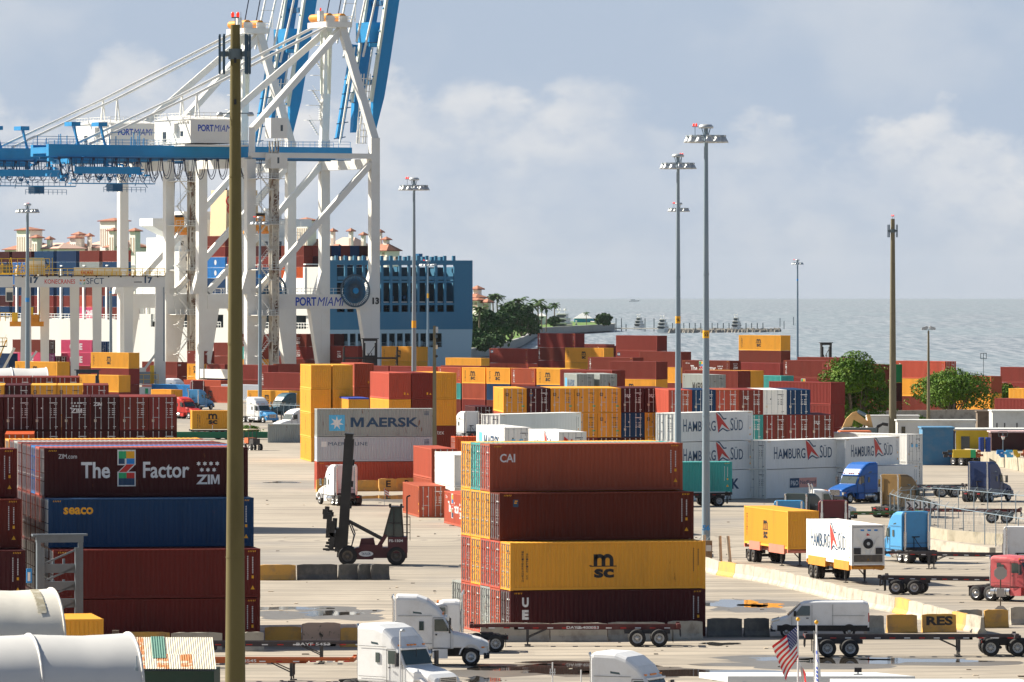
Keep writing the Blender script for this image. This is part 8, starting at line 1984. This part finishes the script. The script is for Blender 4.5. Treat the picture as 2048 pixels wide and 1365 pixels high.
# marina
def yacht(px, py, s, L, label, deg, sc_=1.0):
    X, Y, Z = SP(px, py); t = empty('yacht', (X, Y, Z), R(deg)); t.scale = (sc_,) * 3; tag(t, label, 'yacht', 'white motor yachts at the marina'); b = L / 4.4
    g = MB(); secs = []
    for x, w_, z0_, z1_ in ((-L / 2, b * .46, -.2, 2.2), (-L * .3, b * .5, -.3, 2.2), (L * .1, b * .5, -.3, 2.5), (L * .35, b * .3, -.1, 2.9), (L / 2, .05, .8, 3.3)): secs.append([(x, -w_ * .8, z0_), (x, w_ * .8, z0_), (x, w_, z1_), (x, -w_, z1_)])
    g.loft(secs, M_SHW); ob('hull', g, t)
    z = 2.3
    for k, (a, c, w_) in enumerate(((-L * .42, L * .22, .44), (-L * .36, L * .12, .38), (-L * .26, L * .02, .30))):
        g = MB(); g.box(a, c, -b * w_, b * w_, z, z + 2.0, M_SHW); g.box(a - 1.2, c + .6, -b * (w_ + .05), b * (w_ + .05), z + 2.0, z + 2.25, M_SHW); ob('deck_house', g, t)
        g = MB(); g.box(a - .05, c + .05, -b * w_ - .04, b * w_ + .04, z + .7, z + 1.5, M_GLASS); g.box(a - .1, a, -b * w_ * .7, b * w_ * .7, z + .2, z + 1.7, M_GLASS); ob('window', g, t); z += 2.25
    g = MB(); g.bar((-L * .2, -b * .2, z), (-L * .14, -b * .1, z + 2.4), .2, .2, M_SHW); g.bar((-L * .2, b * .2, z), (-L * .14, b * .1, z + 2.4), .2, .2, M_SHW); g.bar((-L * .17, -b * .3, z + 1.4), (-L * .17, b * .3, z + 1.4), .2, .2, M_SHW)
    for sy in (-1, 1): g.lathe((-L * .17, sy * b * .22, z + 1.5), [(0, 0), (.5, .3), (.5, .7), (0, 1.1)], M_SHW, n=8)
    ob('radar_arch', g, t)
yacht(1127, 664, 0, 34, 'tall white three deck yacht beside the blue pavilion', 82, 1.0)
yacht(1280, 659, 0, 22, 'white yacht at the near end of the pier', 75, .68)
yacht(1327, 665, 0, 26, 'white yacht with a flybridge left of the tall masts', 80, .72)
yacht(1474, 661, 0, 22, 'lone white yacht right of the tall masts', 78, .72)
yacht(1153, 665, 0, 9, 'small white boat beside the tall yacht', 80, .5)
X, Y, Z = SP(1172, 655); t = empty('pavilion', (X, Y, 0)); tag(t, 'blue pavilion with a white tent roof at the marina', 'pavilion'); s = F / Y; w_ = 47 / s
g = MB(); g.box(-w_ / 2, w_ / 2, 0, 8, -1.2, 2.2, mat('pavilion_blue', (.05, .38, .58), rough=.5)); g.box(-w_ / 2, w_ / 2, 0, 8, -2.4, -1.2, M_GALV2); ob('wall', g, t); g = MB(); x0, x1 = -w_ * .52, w_ * .28; g.add([(x0, -1, 2.3), (x1, -1, 2.3), (x1, 9, 2.3), (x0, 9, 2.3), (-w_ * .15, 3, 5.4), (-w_ * .05, 3, 5.4)], [(0, 1, 5, 4), (1, 2, 5), (2, 3, 4, 5), (3, 0, 4)], M_SHW); g.box(x0, w_ / 2, -1, 9, 2.2, 2.35, M_SHW); ob('roof', g, t)
X, Y, Z = SP(1083, 660); t = empty('dock_house', (X, Y, 0)); tag(t, 'small white dock house with a tent roof', 'building'); g = MB(); g.box(-2.4, 2.4, 0, 5, -1, 4.5, M_SHW); g.box(-1.2, .2, -.05, 0, 0, 2.5, M_GLASS); ob('wall', g, t); g = MB(); g.add([(-3, -.6, 4.5), (3, -.6, 4.5), (3, 5.6, 4.5), (-3, 5.6, 4.5), (0, 2.5, 6.2)], [(0, 1, 4), (1, 2, 4), (2, 3, 4), (3, 0, 4)], M_SHW); ob('roof', g, t)
X, Y, Z = SP(1360, 662, -2.4)
g = MB(); a, b = Vector(SP(1150, 660)), Vector(SP(1425, 662)); g.bar(a + Vector((0, 0, .9)), b + Vector((0, 0, .9)), 3, .5, M_SEAWALL); n = 60
tag(ob('pier', g), 'long low pier linking the moored yachts', 'pier')
for k, (px, h) in enumerate([(1232, 6), (1243, 6), (1252, 3), (1290, 6), (1308, 6)] + [(1345 + q * 11.3, 3.6) for q in range(17)]):
    X, Y, Z = SP(px, 660.5); g = MB(); g.cyl((0, 0, -1), (0, 0, h), .28, M_GALV2, n=6); tag(ob('mooring_pile', g, None, (X, Y, Z)), 'dark mooring pile along the yacht pier', 'mooring pile', 'mooring piles of the marina')
M_ROCK = mat('breakwater_rock', (.24, .225, .20), rough=.95, dirt=.5, dirtcol=(.42, .40, .36), scale=.5)
g = MB(); r_ = random.Random(11)
for k in range(420):
    px = r_.uniform(1330, 1560); f_ = (px - 1330) / 230; py = 663 - f_ * 2 + r_.uniform(-1.6, 1.4); X, Y, Z = SP(px, py); q = r_.uniform(.5, 1.5) * (1 - f_ * .4)
    pts = [Vector((r_.uniform(-1, 1), r_.uniform(-1, 1), r_.uniform(-.5, .6))) * q for _ in range(4)] + [Vector((0, 0, q * .8))]
    o = Vector((X, Y, Z + .2)); n = 6
    vs = [o + Vector((q * 1.2 * math.cos(6.283 * i / n) * r_.uniform(.7, 1.2), q * math.sin(6.283 * i / n) * r_.uniform(.7, 1.2), -.8)) for i in range(n)] + [o + Vector((q * .6 * math.cos(6.283 * i / n + .4), q * .6 * math.sin(6.283 * i / n + .4), q * r_.uniform(.4, .9))) for i in range(n)]
    g.add(vs, [(i, (i + 1) % n, n + (i + 1) % n, n + i) for i in range(n)] + [tuple(range(n, 2 * n))], M_ROCK)
tag(ob('breakwater_rocks', g), 'heap of dark rocks forming the breakwater', 'rocks', kind='stuff')
for k, (px, py, h) in enumerate(((1560, 651, 4), (1568, 656, 3.6), (1587, 648, 4))):
    X, Y, Z = SP(px, py); g = MB(); g.cyl((0, 0, -1), (0, 0, h), .25, M_GALV2, n=6); tag(ob('channel_marker', g, None, (X, Y, Z)), ['left', 'middle', 'right'][k] + ' one of three marker piles past the breakwater', 'marker')
X, Y, Z = SP(1268, 604.5); g = MB(); g.loft([[(-7, -1.2, 0), (-7, 1.2, 0), (-7, 1.4, 1.6), (-7, -1.4, 1.6)], [(7, -.1, .6), (7, .1, .6), (7, .1, 2.6), (7, -.1, 2.6)]], M_SHW); g.box(-4, 1.5, -1, 1, 1.6, 3.6, M_SHW); tag(ob('motor_boat', g, None, (X, Y, Z)), 'tiny white motor boat far out on the water', 'boat')
# ---------------------------------------------------------------- haze over the channel and the sea
hz = bpy.data.materials.new('haze'); hz.use_nodes = True; t_ = hz.node_tree; t_.nodes.clear()
o_ = t_.nodes.new('ShaderNodeOutputMaterial'); v_ = t_.nodes.new('ShaderNodeVolumePrincipled'); v_.inputs['Color'].default_value = (.80, .86, .95, 1); v_.inputs['Density'].default_value = 8e-6; v_.inputs['Anisotropy'].default_value = 0.2
t_.links.new(v_.outputs[0], o_.inputs['Volume'])
g = MB(); g.box(-22500, 22500, -22500, 22500, -36, 112, hz); tag(ob('haze', g), kind='stuff')
far(2112, 14.9, 'm9 m9', 'the nearer maroon pair at the right edge')
r_ = random.Random(77); g = MB()
for k in range(420):
    y_ = r_.uniform(300, 620); x_ = r_.uniform(-.082, .082) * y_; q = r_.uniform(.03, .13)
    g.box(x_, x_ + q * r_.uniform(1, 4), y_, y_ + q * r_.uniform(1, 5), .004, q * .5, (M_BARK, M_HUBD, M_BARK_, M_PALE)[k % 4])
tag(ob('litter', g), 'scattered scraps and gravel on the yard concrete', 'litter', kind='stuff')
